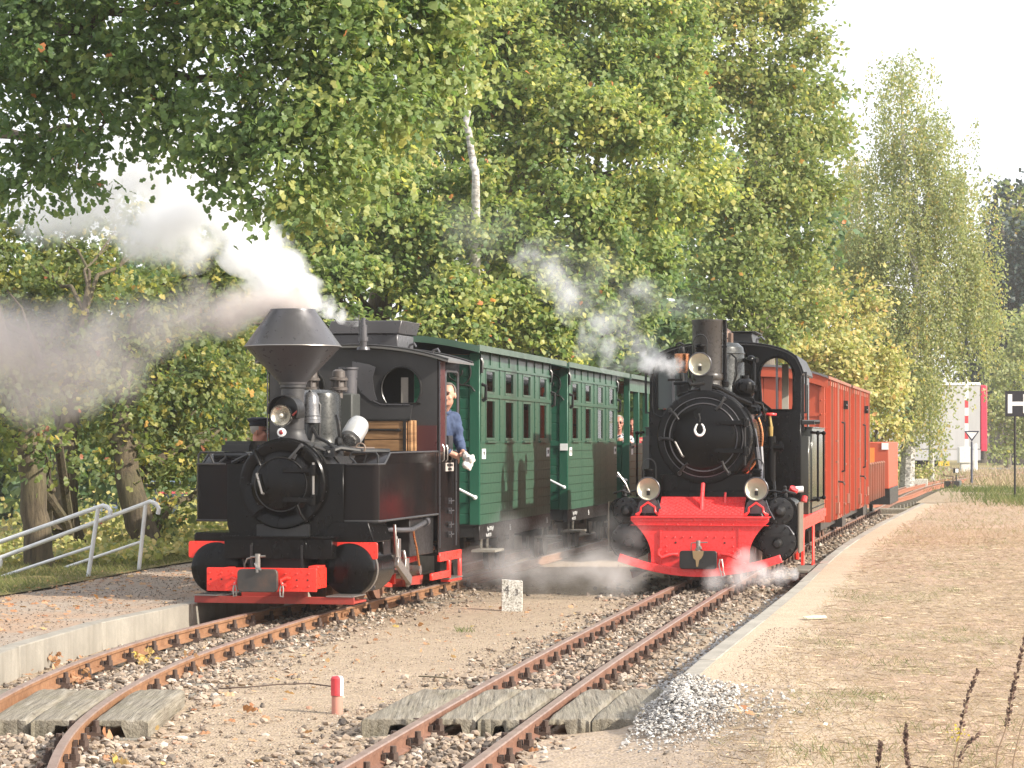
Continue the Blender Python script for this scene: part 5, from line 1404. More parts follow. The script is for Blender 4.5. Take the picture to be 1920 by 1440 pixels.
# roof sheet with rain strip, ventilator, hooks
m = MB(); xs = np.linspace(-1.0, 1.0, 25)
top = [(x, zt + .012 - (zt - zs) * (abs(x) / .9) ** 2.2) for x in xs]; bot = [(x, z - .02) for x, z in reversed(top)]
m.prism(top + bot, 2.6, 3.75); rf = m.build('roof', paint('grey_cab_roof', (.1, .098, .095), .6, .4, (.16, .15, .14), 3), LL)
m = MB()
for y in (2.62, 3.70): m.tube([(x, y, z + .01) for x, z in top], .012, 6)
m.build('roof_edge', M['grey_black'], rf)
m = MB(); m.bb(-.28, .42, 2.85, 3.5, 2.50, 2.64); m.prism([(-.30, 2.645), (.44, 2.645), (.48, 2.775), (-.26, 2.775)], 2.8, 3.55); m.build('roof_ventilator', M['stack'], rf, bevel=.006, seg=1)
for x in (.62, .86):
    m = MB(); z = zt - (zt - zs) * (x / .9) ** 2.2; m.tube([(x - .05, 2.66, z + .005), (x - .02, 2.66, z + .07), (x + .02, 2.66, z + .085), (x + .04, 2.66, z + .05)], .013, 7); m.build('lifting_hook', M['stack'], rf)
# whistle
m = MB(); m.cyl((.16, 2.5, 2.47), (.16, 2.5, 2.5), .07, .06, 12); m.cyl((.16, 2.5, 2.5), (.16, 2.5, 2.56), .035, .04, 12); m.cyl((.16, 2.5, 2.56), (.16, 2.5, 2.60), .05, .05, 12)
m.cyl((.16, 2.5, 2.60), (.16, 2.5, 2.72), .038, .038, 14); m.cyl((.16, 2.5, 2.72), (.16, 2.5, 2.79), .024, .022, 12); m.cyl((.06, 2.5, 2.77), (.21, 2.5, 2.765), .006, .006, 6); m.cyl((.115, 2.5, 2.56), (.115, 2.5, 2.82), .005, .005, 5)
m.build('whistle', M['stack'], LL)
# wooden box on the tank in front of the cab
bx = empty('board_box', (0, 0, 0)); bx.parent = LL
for z0, z1 in ((1.465, 1.575), (1.58, 1.68), (1.685, 1.765)):
    m = MB(); m.bb(.17, .6, 2.50, 2.53, z0, z1); m.build('board', M['wood_box'], bx, bevel=.004, seg=1)
for y0 in (2.53, 2.6):
    m = MB(); m.bb(.605, .635 + (y0 - 2.5) * .3, y0, y0 + .07, 1.465, 1.77); m.build('board', M['wood_box'], bx, bevel=.004, seg=1)
m = MB(); m.bb(.16, .64, 2.49, 2.67, 1.77, 1.785); m.cyl((.2, 2.49, 1.68), (.55, 2.49, 1.67), .008, .008, 6)
for x in (.22, .52): m.rivet((x, 2.495, 1.675), 'y', .018, .012)
m.bb(.57, .6, 2.49, 2.5, 1.47, 1.77); m.build('box_iron', M['black_dull'], bx)
m = MB(); m.bb(-.70, -.2, 2.4, 2.66, 1.465, 1.75); m.build('tool_box', M['black_dull'], LL, bevel=.01)
# straps on the tank top and number plate on the cab side
m = MB()
for y in (2.85, 3.0, 3.2): m.tube([(.882, y, 1.36), (.9, y, 1.38), (.9, y, 1.5), (.882, y, 1.53)], .008, 6)
build_pieces(m, 'strap', M['steel'], LL)
m = MB(); m.bb(.882, .888, 2.98, 3.32, 1.26, 1.345); npl = m.build('name_plate', paint('worn_name_plate', (.4, .36, .33), .5, .5, (.2, .1, .08), 6), LL)
text_mesh('MASCHINEN', .04, M['dark'], npl, (.890, 3.15, 1.32), RSIDE, sx=1.1)
text_mesh('BAU 1912', .035, M['dark'], npl, (.890, 3.15, 1.28), RSIDE, sx=1.1)
m = MB(); m.bb(.885, .91, 3.0, 3.2, 1.48, 1.62)
for z in (1.51, 1.55, 1.59): m.bb(.91, .914, 3.01, 3.19, z - .012, z + .012)
m.build('louvre', M['grey_black'], LL)
# frames, running gear
m = MB()
for sx in (-1, 1): m.bb(sx * .23, sx * .25, .1, 3.6, .25, .62)
m.bb(-.25, .25, .3, .34, .2, .8); m.bb(-.4, .4, .5, 3.4, .62, .78)
m.build('main_frame', M['black_dull'], LL)
m = MB(); m.prism([(2.0, .35), (2.75, .37), (2.75, .43), (3.64, .43), (3.64, .50), (2.74, .50), (2.74, .45), (2.0, .45)], .60, .66, 'yz')
m.bb(.86, .89, 2.72, 3.66, .36, .45); m.bb(.86, .89, 3.60, 3.66, .14, .40); m.bb(.86, .89, 3.12, 3.2, .18, .40); m.bb(.86, .89, 2.4, 3.2, .19, .26); m.bb(.80, .89, 3.12, 3.66, .14, .165)
m.build('cab_frame', M['red'], LL, bevel=.004, seg=1)
m = MB(); m.bb(-.89, -.86, 2.72, 3.66, .36, .45); m.build('cab_frame', M['red'], LL)
m = MB(); m.bb(.70, .9, 3.1, 3.7, .166, .18); m.build('cab_step', M['steel'], LL)
m = MB(); m.prism([(1.75, .45), (2.7, .45), (2.7, .82), (1.75, .82)], .15, .83, 'yz'); m.build('ash_pan', M['black_dull'], LL, bevel=.01)
m = MB(); m.tube([(.6, 1.15, .74), (.82, 1.45, .72), (.86, 1.7, .715), (.86, 2.0, .745), (.84, 2.3, .77)], .024, 10); m.cyl((.84, 2.28, .768), (.84, 2.36, .775), .045, .045, 12); m.cyl((.84, 2.36, .775), (.84, 2.45, .78), .02, .02, 8)
m.build('injector_pipe', M['stack'], LL)
m = MB(); m.tube([(.87, 1.72, .71), (.875, 1.75, .62), (.88, 1.80, .55), (.88, 1.86, .46), (.885, 1.9, .36)], .012, 6); m.build('drain_pipe', M['copper'], LL)
for y in (1.05, 1.75, 2.45):
    for sx in (-1, 1): wheel(LL, sx * .295, y, .29, sx, (M['red_dirty'], M['rail']))
m = MB()
m.box((.72, 1.5, .33), (.035, .95, .075)); m.box((.66, 1.3, .30), (.03, 1.5, .06))
for y in (1.05, 1.75, 2.45): m.cyl((.34, y, .29), (.76, y, .29), .05, .05, 12)
m.build('coupling_rod', M['steel'], LL)
m = MB()
m.bb(.62, .78, 1.0, 1.06, .36, .45); m.bb(.60, .79, 1.0, 1.5, .46, .49); m.bb(.60, .79, 1.0, 1.5, .31, .34); m.bb(.64, .76, 1.35, 1.47, .33, .5)
m.tube([(.82, 1.2, .78), (.82, 1.25, .55), (.82, 1.28, .40)], .016, 7); m.box((.84, 1.45, .33), (.04, .55, .09), (radians(-22), 0, 0))
m.tube([(.80, 1.6, .52), (.82, 1.66, .34), (.82, 1.7, .17)], .022, 7); m.box((.8, 1.68, .34), (.05, .14, .2)); m.box((.8, 1.38, .50), (.05, .1, .28))
m.tube([(.78, 1.36, .66), (.80, 1.32, .50), (.82, 1.36, .38)], .03, 8)
m.build('valve_gear', M['steel'], LL, bevel=.004, seg=1)
m = MB(); m.prism([(1.12, .3), (1.18, .3), (1.2, .68), (1.36, .76), (1.34, .81), (1.16, .74), (1.0, .72), (1.0, .66), (1.12, .66)], .63, .70, 'yz'); m.bb(.66, .73, 1.12, 1.19, .28, .66); m.bb(.62, .74, 1.5, 1.56, .2, .4)
m.prism([(1.0, .22), (1.5, .17), (1.5, .21), (1.05, .27)], .6, .72, 'yz')
m.build('guide_bracket', M['red'], LL, bevel=.004, seg=1)
m = MB(); m.prism([(1.9, .17), (2.5, .15), (2.55, .24), (1.85, .24)], .72, .76, 'yz'); m.bb(.5, .75, 2.0, 2.04, .15, .35); m.build('brake_beam', M['red_dirty'], LL)
m = MB(); m.bb(.74, .84, .72, .98, .50, .66); m.bb(.72, .85, .70, 1.0, .66, .672); m.build('sand_box', M['black_tank'], LL, bevel=.006, seg=1)
m = MB(); m.tube([(.80, .74, .5), (.8, .68, .38), (.78, .6, .26), (.72, .55, .20), (.6, .5, .16)], .02, 8); m.tube([(.76, .62, .26), (.79, .5, .22)], .03, 6); m.build('sand_pipe', M['stack'], LL)
# ================================================================== green carriages
def pane_mat():
    t = NT('window_pane')
    fr = t.node("ShaderNodeFresnel"); fr.inputs[0].default_value = 1.15
    tr = t.node("ShaderNodeBsdfTransparent"); tr.inputs[0].default_value = (0.86, 0.9, 0.87, 1)
    gl = t.node("ShaderNodeBsdfGlossy"); gl.inputs["Roughness"].default_value = 0.03; gl.inputs[0].default_value = (0.9, 0.9, 0.9, 1)
    mx = t.node("ShaderNodeMixShader"); t.l.new(fr.outputs[0], mx.inputs[0]); t.l.new(tr.outputs[0], mx.inputs[1]); t.l.new(gl.outputs[0], mx.inputs[2])
    t.l.new(mx.outputs[0], t.out.inputs["Surface"]); return t.mat
M['pane'] = pane_mat()
CW, CLEN = 0.85, 4.83

def roof_arc(hw, z_e, rise, n=17):
    return [(x, z_e + rise * (1 - (abs(x) / hw) ** 2)) for x in np.linspace(-hw, hw, n)]

def carriage_roof(root, y0, y1):
    a = roof_arc(CW + .10, 2.565, .125); b = [(x, z - .035) for x, z in reversed(a)]
    m = MB(); m.prism(a + b, y0, y1); rf = m.build('roof', M['roof_green'], root, bevel=.004, seg=1)
    for sx in (-1, 1):
        m = MB(); m.bb(sx * (CW + .095), sx * (CW + .115), y0 - .01, y1 + .01, 2.52, 2.585); m.build('roof_edge', M['roof_green'], rf)
    m = MB(); e = roof_arc(CW + .11, 2.57, .128); f = [(x, z - .07) for x, z in reversed(e)]; m.prism(e + f, y0 - .02, y0 + .01); m.build('roof_bow', M['green_trim'], rf)
    return rf

def underframe(root, L):
    m = MB()
    for sx in (-1, 1): m.bb(sx * (CW - .06), sx * (CW - .002), -.02, L + .02, .49, .655)
    m.bb(-CW + .06, CW - .06, -.02, .05, .52, .655); m.bb(-CW + .06, CW - .06, L - .05, L + .02, .52, .655); m.bb(-.12, .12, .05, L - .05, .45, .6)
    m.build('underframe', M['black_dull'], root, bevel=.004, seg=1)
    m = MB(); m.bb(-CW, CW, -.03, -.02, .645, .66); m.bb(-.3, .3, -.45, .0, .42, .50); m.cyl((0, -.5, .45), (0, -.2, .45), .1, .1, 14); m.build('buffer', M['black_dull'], root)
    for y in (.95, L - .95):
        bg = MB(); bg.bb(-.42, .42, y - .55, y + .55, .30, .40); bg.bb(-.45, -.38, y - .6, y + .6, .22, .42); bg.bb(.38, .45, y - .6, y + .6, .22, .42); bg.bb(-.5, .5, y - .07, y + .07, .36, .5)
        b = bg.build('bogie', M['black_dull'], root)
        for d in (-.36, .36):
            for sx in (-1, 1):
                w = MB(); w.lathe([(.05, -.035), (.15, -.03), (.2, -.035), (.2, .02), (.222, .025), (.222, .035), (.05, .03)], axis='x', n=22)
                o = w.build('wheel', M['black_dull'], b); o.location = (sx * .3, y + d, .205)
    for y in (.30, L - .35):
        m = MB(); m.bb(CW - .1, CW + .16, y - .28, y + .28, .36, .385); m.bb(CW - .02, CW + .0, y - .2, y - .17, .38, .5); m.bb(CW - .02, CW + .0, y + .17, y + .2, .38, .5); m.build('footboard', M['sleeper'], root)

END_SRC = {}
def end_wall(root, y, sgn, z1=2.5, boards=True, mat=None):
    """boarded end of a carriage; sgn -1 faces the viewer."""
    mat = mat or M['green']
    m = MB(); m.bb(-CW + .02, CW - .02, y + .01, y + .04, .66, z1); w = m.build('end_wall', mat, root)
    z = .665; k = 0
    while z < z1 - .05:
        h = min(.114, z1 - z)
        m = MB(); m.bb(-CW + .12, CW - .12, y + sgn * .012, y + .012, z, z + h - .006)
        m.build('plank', mat, w, bevel=.003, seg=1); z += .114
    for sx in (-1, 1):
        m = MB(); m.bb(sx * (CW - .115), sx * CW, y - .025, y + .04, .655, z1 + .02); m.build('corner_post', mat, w, bevel=.006, seg=1)
    m = MB(); m.bb(-CW + .115, CW - .115, y - .022, y + .01, 1.50, 1.56); m.build('rail_board', mat, w)
    return w

def scroll(root, y, sx):
    m = MB(); pts = []
    for k in range(26):
        t = k / 25; a = radians(-70 + 430 * t); r = .16 * (1 - .8 * t)
        pts.append((sx * (CW - .22 + r * cos(a) * .9), y - .04, 2.33 + r * sin(a)))
    m.tube(pts, .009, 6)
    m.tube([(sx * (CW - .05), y - .04, 2.1), (sx * (CW - .1), y - .04, 2.16), (sx * (CW - .2), y - .04, 2.17), (sx * (CW - .33), y - .04, 2.25), (sx * (CW - .36), y - .04, 2.4)], .011, 6)
    m.build('scroll_bracket', M['black_dull'], root)

def end_rail(root, y, sx=1):
    m = MB(); m.tube([(sx * .40, y - .06, 1.16), (sx * (CW - .05), y - .07, .96)], .015, 8); m.ball((sx * (CW - .045), y - .06, .955), .026, 8, 6); m.tube([(sx * (CW - .045), y - .06, .955), (sx * (CW - .045), y, .94)], .012, 6)
    m.build('hand_rail', M['galv'], root)

PANEL = {}
def panel_src(w, h, mat):
    k = (round(w, 3), round(h, 3), mat.name)
    if k not in PANEL:
        m = MB(); m.bb(0, .014, .004, w - .004, .003, h - .003)
        o = m.build('panel', mat, None, bevel=.003, seg=1); PANEL[k] = o.data; bpy.data.objects.remove(o)
    return PANEL[k]

M['brown_curtain'] = plain('grey_brown_curtain', (.2, .165, .13), .8)
M['dark_panel'] = plain('dark_upper_panel', (.06, .075, .065), .7)  # dark grey-green panel behind the upper panes
def closed_carriage(label, loc, rz, seats, curtains):
    root = empty('railway_carriage', loc, rz, label, 'carriage', 'green carriages behind the left engine')
    L = CLEN; n = 4; cwid = L / n
    carriage_roof(root, -.62, L + .62)
    underframe(root, L)
    e = end_wall(root, 0, -1); scroll(root, 0, 1); scroll(root, 0, -1); end_rail(root, 0, 1)
    end_wall(root, L - .03, -1)
    for sx in (-1, 1):
        # inner skin below the windows and the window band with openings
        m = MB(); m.bb(sx * (CW - .03), sx * (CW - .012), .0, L, .655, 1.56); sk = m.build('side_wall', M['green_side'], root)
        holes = []
        for k in range(n):
            c = (k + .5) * cwid
            holes += [[(c - .25, 1.60), (c + .25, 1.60), (c + .25, 2.005), (c - .25, 2.005)], [(c - .25, 2.11), (c + .25, 2.11), (c + .25, 2.33), (c - .25, 2.33)]]
        wall_with_hole([(0, 1.545), (L, 1.545), (L, 2.54), (0, 2.54)], holes, sx * (CW - .02), sx * CW, M['green_side'], 'window_band', root, 'yz')
        if sx > 0 or True:
            for k in range(n):
                for r in range(8):
                    if sx < 0 and (k or r > 3): continue
                    p = bpy.data.objects.new('panel', panel_src(cwid, .111, M['green_side'])); link(p, root)
                    p.location = (sx * (CW - .012) - (.014 if sx < 0 else 0), k * cwid, .656 + r * .111)
        for k in range(n):
            c = (k + .5) * cwid
            wd = empty('window', (0, 0, 0)); wd.parent = root
            m = MB(); X = sx * CW
            for z0, z1 in ((1.60, 2.005), (2.11, 2.33)):
                for a, b, u, v in ((c - .275, c + .275, z1, z1 + .025), (c - .275, c + .275, z0 - .025, z0), (c - .275, c - .25, z0, z1), (c + .25, c + .275, z0, z1)):
                    m.bb(X - sx * .01, X + sx * .008, a, b, u, v)
            m.bb(X, X + sx * .03, c - .3, c + .3, 1.545, 1.565)
            m.build('window_frame', M['green_trim'], wd)
            if sx > 0:
                for z0, z1, wd_ in ((1.59, 2.01, .26), (2.10, 2.34, .20)):
                    m = MB(); m.bb(X - .026, X - .014, c - .25, c + wd_ - .04, z0, z1); m.build('curtain', curtains[k] if z0 < 2 else M['dark_panel'], wd)  # pale green ones are painted reflections, upper ones plain dark panels
            for z0, z1 in ((1.60, 2.005), (2.11, 2.33)):
                m = MB(); m.bb(X - sx * .008, X - sx * .005, c - .25, c + .25, z0, z1); m.build('pane', M['pane'], wd)
        m = MB()
        for k in range(n + 1):
            y = min(max(k * cwid, .03), L - .03); m.bb(sx * CW, sx * (CW + .012), y - .03, y + .03, 1.57, 2.54)
            for z in np.arange(1.62, 2.5, .11):
                if sx > 0: m.rivet((sx * (CW + .012), y, z), 'x', .008, .006, sx)
        for k in range(n): m.bb(sx * CW, sx * (CW + .012), (k + .5) * cwid - .012, (k + .5) * cwid + .012, 2.40, 2.54)
        m.bb(sx * CW, sx * (CW + .02), 0, L, 2.36, 2.385); m.bb(sx * CW, sx * (CW + .016), 0, L, 2.04, 2.08)
        m.build('side_batten', M['green_side'], root)
        for y in (.03, L - .03):
            m = MB(); m.tube([(sx * (CW + .01), y, 2.18), (sx * (CW + .06), y, 2.16), (sx * (CW + .055), y, 2.02), (sx * (CW + .02), y, 2.0)], .02, 6); m.build('door_handle', M['black_dull'], root)
            m = MB(); m.tube([(sx * (CW - .02), y - .03, 2.5), (sx * (CW + .03), y - .04, 2.42), (sx * (CW + .02), y - .04, 2.3)], .018, 6); m.build('lamp_iron', M['black_dull'], root)
    m = MB(); m.bb(-CW + .022, -CW + .04, .04, L - .04, .69, 1.57); m.bb(-CW + .022, -CW + .04, .04, L - .04, 2.34, 2.5); m.bb(-CW + .05, CW - .05, .042, .055, .7, 2.5); m.bb(-CW + .05, CW - .05, L - .055, L - .04, .7, 2.5); m.bb(-CW + .05, CW - .05, .06, L - .06, 2.49, 2.51); m.build('lining', M['varnish'], root)
    # interior: floor, seats, partitions of varnished wood
    m = MB(); m.bb(-CW + .04, CW - .04, .04, L - .04, .66, .69); m.build('floor', M['varnish'], root)
    for k, (yy, mt) in enumerate(seats):
        m = MB(); m.bb(-CW + .08, CW - .06, yy, yy + .05, .7, 1.95); m.bb(-CW + .08, CW - .06, yy + .05, yy + .4, 1.05, 1.10); m.build('bench', mt, root)
    # white number boxes and print on the solebar
    for y, s in ((.20, '970'), (L - .22, '970')):
        m = MB(); m.bb(CW + .002, CW + .008, y - .1, y + .1, 1.37, 1.48); pl = m.build('number_plate', M['white'], root)
        text_mesh(s, .07, M['dark'], pl, (CW + .009, y, 1.425), RSIDE)
    text_mesh('Eigm 3150 kg 9', .062, M['white_paint'], root, (CW + .0005, .62, .60), RSIDE)
    text_mesh('Rev 18.11.10', .058, M['white_paint'], root, (CW + .0005, .52, .53), RSIDE)
    for y in (1.9, L - .25): text_mesh('Eb', .1, M['white_paint'], root, (CW + .0005, y, .57), RSIDE, sx=.9); 
    return root
thC = math.atan(0.174)
s1 = [(.62, M['curtain_red']), (1.95, M['varnish']), (3.1, M['curtain_red']), (4.3, M['curtain_red'])]
c1 = closed_carriage('green carriage directly behind the wide chimney engine', (-1.183, 29.0, 0), -thC, s1, [M['brown_curtain'], M['orange_wood'], M['curtain_red'], M['curtain_red']])
c2 = closed_carriage('green carriage with orange lit windows between the first carriage and the open one', (-.10, 35.25, 0), -thC, [(.75, M['varnish']), (2.0, M['varnish'])], [M['orange_wood'], M['orange_wood'], M['pale_reflection'], M['pale_reflection']])
m = MB(); m.bb(CW - .1, CW - .0, -.04, -.026, 1.44, 1.53); m.build('number_plate', M['white'], c2)

def open_carriage(label, loc, rz):
    root = empty('railway_carriage', loc, rz, label, 'carriage', 'green carriages behind the left engine')
    L = CLEN; carriage_roof(root, -.62, L + .62); underframe(root, L)
    end_wall(root, 0, -1, 1.50); end_rail(root, 0, 1)
    w = end_wall(root, L - .03, -1, 1.50)
    n = 4; cw = L / n
    for sx in (-1, 1):
        for k in range(n):
            for r in range(7):
                if sx < 0 and r: continue
                p = bpy.data.objects.new('panel', panel_src(cw, .118 if sx > 0 else .83, M['green_side'])); link(p, root)
                p.location = (sx * (CW - .012) - (.014 if sx < 0 else 0), k * cw, .656 + r * .118)
        m = MB(); m.bb(sx * (CW - .05), sx * (CW + .03), 0, L, 1.485, 1.53); m.build('sill_board', M['green_trim'], root)
        m = MB(); m.bb(sx * (CW - .03), sx * CW, 0, L, 2.34, 2.54); m.build('fascia', M['green_side'], root)
        for k in range(n + 1):
            y = min(max(k * cw, .04), L - .04); m = MB(); m.bb(sx * (CW - .09), sx * CW, y - .04, y + .04, 1.5, 2.54); m.build('post', M['green'], root, bevel=.004, seg=1)
    m = MB()
    for x in np.arange(-CW + .06, CW - .1, .115): m.bb(x, x + .108, .03, L - .03, 2.475, 2.49)
    m.build('ceiling', M['varnish'], root)
    for y in (1.2, 2.4, 3.6):
        m = MB(); m.bb(-CW + .04, CW - .04, y - .02, y + .02, 2.36, 2.475); m.build('roof_rib', M['varnish'], root)
    m = MB(); m.bb(-CW + .04, CW - .04, .04, L - .04, .66, .69); m.build('floor', M['varnish'], root)
    for y in (1.35, 2.6, 3.8):
        m = MB(); m.bb(-CW + .08, CW - .08, y, y + .04, .7, 1.45); m.bb(-CW + .08, CW - .08, y - .38, y, 1.08, 1.12); m.build('bench', M['varnish'], root)
    m = MB(); m.bb(CW + .002, CW + .008, .2, .4, 1.35, 1.44); m.build('number_plate', M['white'], root)
    return root
c3 = open_carriage('open sided green carriage with passengers beside the right engine', (.98, 41.45, 0), -thC)

# ================================================================== red wagons
WW = 0.82
def box_wagon(label, loc, rz, L, seed, rib_mat):
    rr = random.Random(seed)
    root = empty('goods_wagon', loc, rz, label, 'wagon', 'red wagons behind the right engine')
    a = roof_arc(WW + .07, 2.45, .16); b = [(x, z - .03) for x, z in reversed(a)]
    m = MB(); m.prism(a + b, -.09, L + .09); rf = m.build('roof', M['roof_grey'], root)
    m = MB(); m.bb(WW + .06, WW + .08, -.09, L + .09, 2.41, 2.45); m.build('roof_edge', M['wagon_worn'], rf)
    m = MB(); e = roof_arc(WW + .065, 2.445, .16); f = [(x, z - .16) for x, z in reversed(e)]; m.prism(e + f, -.07, -.04); m.build('roof_bow', M['wagon'], rf)
    m = MB(); m.bb(-WW + .02, WW - .02, .02, L - .02, .46, 2.42); m.build('body_frame', M['dark'], root)
    # end boards, upright
    x = -WW
    while x < WW - .01:
        w = min(.205, WW - x); m = MB(); m.bb(x + .003, x + w - .003, .0, .02, .45, 2.44); m.build('board', M['wagon'], root, bevel=.004, seg=1); x += .205
    for z in (1.25, 1.9):
        m = MB(); m.bb(-WW, WW, -.012, .0, z, z + .05); build_pieces(m, 'end_strap', M['wagon'], root)
    m = MB(); m.bb(WW - .06, WW + .012, -.014, .06, .45, 2.43)
    for z in np.arange(.6, 2.4, .19): m.rivet((WW - .03, -.014, z), 'y', .016, .012)
    for z in np.arange(.6, 2.4, .19): m.rivet((WW + .012, .03, z), 'x', .016, .012, 1)
    m.build('corner_angle', M['wagon'], root)
    for sx in (-1, 1):
        y = 0.06
        while y < L - .05:
            w = min(.16, L - y); m = MB(); m.bb(sx * (WW - .02), sx * (WW - rr.uniform(0, .008)), y + .008, y + w - .008, .45, 2.43); m.build('board', M['wagon'], root); y += .16
        # uprights
        for k, y in enumerate(np.linspace(.45, L - .06, 11)):
            m = MB(); m.bb(sx * WW, sx * (WW + .075), y - .02, y + .02, .44, 2.43); m.bb(sx * WW, sx * (WW + .012), y - .045, y + .045, .44, 2.43)
            if sx > 0:
                for z in np.arange(.55, 2.4, .2): m.rivet((WW + .012, y - .035, z), 'x', .014, .012, 1)
            m.build('upright', rib_mat if k in (1, 4, 7, 10) else M['wagon'], root)
        c = L * .52
        m = MB(); m.bb(sx * (WW + .012), sx * (WW + .03), c - .62, c + .62, .5, 2.38); m.build('sliding_door', M['wagon'], root, bevel=.004)
        m = MB(); m.bb(sx * (WW + .05), sx * (WW + .075), c - .72, c - .6, .45, 2.40); m.build('door_post', M['wagon_worn'], root)
        m = MB(); m.bb(sx * (WW + .04), sx * (WW + .06), .4, L - .3, 2.33, 2.39); m.bb(sx * (WW + .02), sx * (WW + .06), c - .8, c + .9, .43, .47); m.build('door_track', M['wagon_worn'], root)
        m = MB(); m.tube([(sx * (WW + .03), c + .5, 1.85), (sx * (WW + .10), c + .5, 1.83), (sx * (WW + .10), c + .5, 1.12), (sx * (WW + .03), c + .5, 1.10)], .016, 7); m.build('door_handle', M['black_dull'], root)
        m = MB()
        m.tube([(sx * (WW + .04), c - .7, .98), (sx * (WW + .14), c - .68, .97), (sx * (WW + .15), c - .4, .93)], .014, 6)
        m.tube([(sx * (WW + .03), c + .9, 2.1), (sx * (WW + .12), c + .9, 2.1), (sx * (WW + .12), c + .4, 2.1)], .012, 6); m.bb(sx * (WW + .03), sx * (WW + .13), c + .86, c + .97, 2.04, 2.17)
        build_pieces(m, 'door_latch', M['black_dull'], root)
        m = MB()
        for y, z in ((c - 1.1, 1.25), (c - 1.1, 1.55), (c + 1.1, 1.2), (c + 1.0, .6), (c - .95, .75)): m.bb(sx * WW, sx * (WW + .09), y - .04, y + .1, z, z + .03)
        m.bb(sx * (WW + .02), sx * (WW + .10), c - 1.0, c - .7, .52, .68); m.bb(sx * (WW + .02), sx * (WW + .08), L - .7, L - .45, .6, .75)
        build_pieces(m, 'bracket', M['wagon_worn'], root)
    m = MB()
    for sx in (-1, 1): m.bb(sx * .5, sx * (WW - .04), .02, L - .02, .34, .46)
    m.bb(-.6, .6, -.02, .08, .34, .46); m.cyl((0, -.4, .4), (0, 0, .4), .09, .09, 12); m.bb(WW - .1, WW + .06, L * .62, L * .8, .28, .46)
    m.build('underframe', M['black_dull'], root)
    for y in (.9, L - .9):
        m = MB(); m.bb(-.44, .44, y - .55, y + .55, .22, .34); b = m.build('bogie', M['black_dull'], root)
        for d in (-.34, .34):
            for sx in (-1, 1):
                w = MB(); w.lathe([(.05, -.035), (.14, -.03), (.19, -.035), (.19, .02), (.21, .025), (.21, .035), (.05, .03)], axis='x', n=20)
                o = w.build('wheel', M['rail'], b); o.location = (sx * .3, y + d, .195)
                m = MB(); m.tube([(sx * .44, y + d - .12, .34), (sx * .46, y + d, .18), (sx * .44, y + d + .12, .34)], .018, 6); m.build('spring', M['black_dull'], b)
    return root
def on_track(line, y): return (float(line(y)), y, 0), -math.atan((float(line(y + 5)) - float(line(y))) / 5)
loc, rz = on_track(TR_R, 36.55); box_wagon('red box wagon directly behind the right engine cab', loc, rz, 5.6, 1, M['wagon_worn'])
loc, rz = on_track(TR_R, 42.75); box_wagon('red box wagon second behind the right engine with grey roof end', loc, rz, 5.4, 2, M['wagon_worn'])
def open_wagon(label, loc, rz, L):
    root = empty('open_wagon', loc, rz, label, 'wagon', 'red wagons behind the right engine')
    m = MB(); m.bb(-.8, .8, 0, L, .46, .56); m.bb(-.5, .5, .1, L - .1, .34, .46); m.build('underframe', M['black_dull'], root)
    for sx in (-1, 1):
        for r in range(3): m = MB(); m.bb(sx * .79, sx * .82, .0, L, .56 + r * .17, .725 + r * .17); m.build('side_board', M['wagon'], root, bevel=.004, seg=1)
        for y in np.linspace(.1, L - .1, 7): m = MB(); m.bb(sx * .82, sx * .87, y - .03, y + .03, .45, 1.13); m.ball((sx * .845, y, 1.13), .035, 8, 5); m.build('stake', M['wagon_worn'], root)
    m = MB(); m.bb(-.8, .8, 0, .03, .56, 1.07); m.build('end_board', M['wagon'], root)
    for y in (.7, L - .7):
        for sx in (-1, 1):
            m = MB(); m.lathe([(.05, -.035), (.19, -.035), (.19, .02), (.21, .035), (.05, .03)], axis='x', n=18); o = m.build('wheel', M['black_dull'], root); o.location = (sx * .3, y, .195)
    return root
loc, rz = on_track(TR_R, 48.9); open_wagon('low red stake wagon after the box wagons', loc, rz, 5.2)
loc, rz = on_track(TR_R, 56.0)
root = empty('brake_wagon', loc, rz, 'last red wagon with orange panel and black foot', 'wagon', 'red wagons behind the right engine')
m = MB(); m.bb(-.85, .85, .0, 4.0, .56, 1.54); m.build('body', M['wagon'], root, bevel=.02)
m = MB(); m.bb(-.85, .86, .3, 4.02, .22, .56); m.build('skirt', M['black_dull'], root, bevel=.01)
m = MB(); m.bb(.1, .55, -.02, .0, 1.1, 1.42); m.build('orange_panel', plain('orange_panel', (.75, .24, .05), .5), root)
m = MB(); m.bb(.70, .84, -.02, .0, 1.38, 1.52); m.build('white_panel', M['white'], root)
for sx in (-1, 1):
    for y in (.8, 3.2):
        m = MB(); m.lathe([(.05, -.035), (.19, -.035), (.19, .02), (.21, .035), (.05, .03)], axis='x', n=18); o = m.build('wheel', M['black_dull'], root); o.location = (sx * .3, y, .195)
# ================================================================== the right engine
th_R = math.atan(0.175)
LR = empty('steam_locomotive', (2.02, 28.7, 0), -th_R, 'black steam engine with bright red front and three cream headlamps', 'steam engine', 'steam engines')
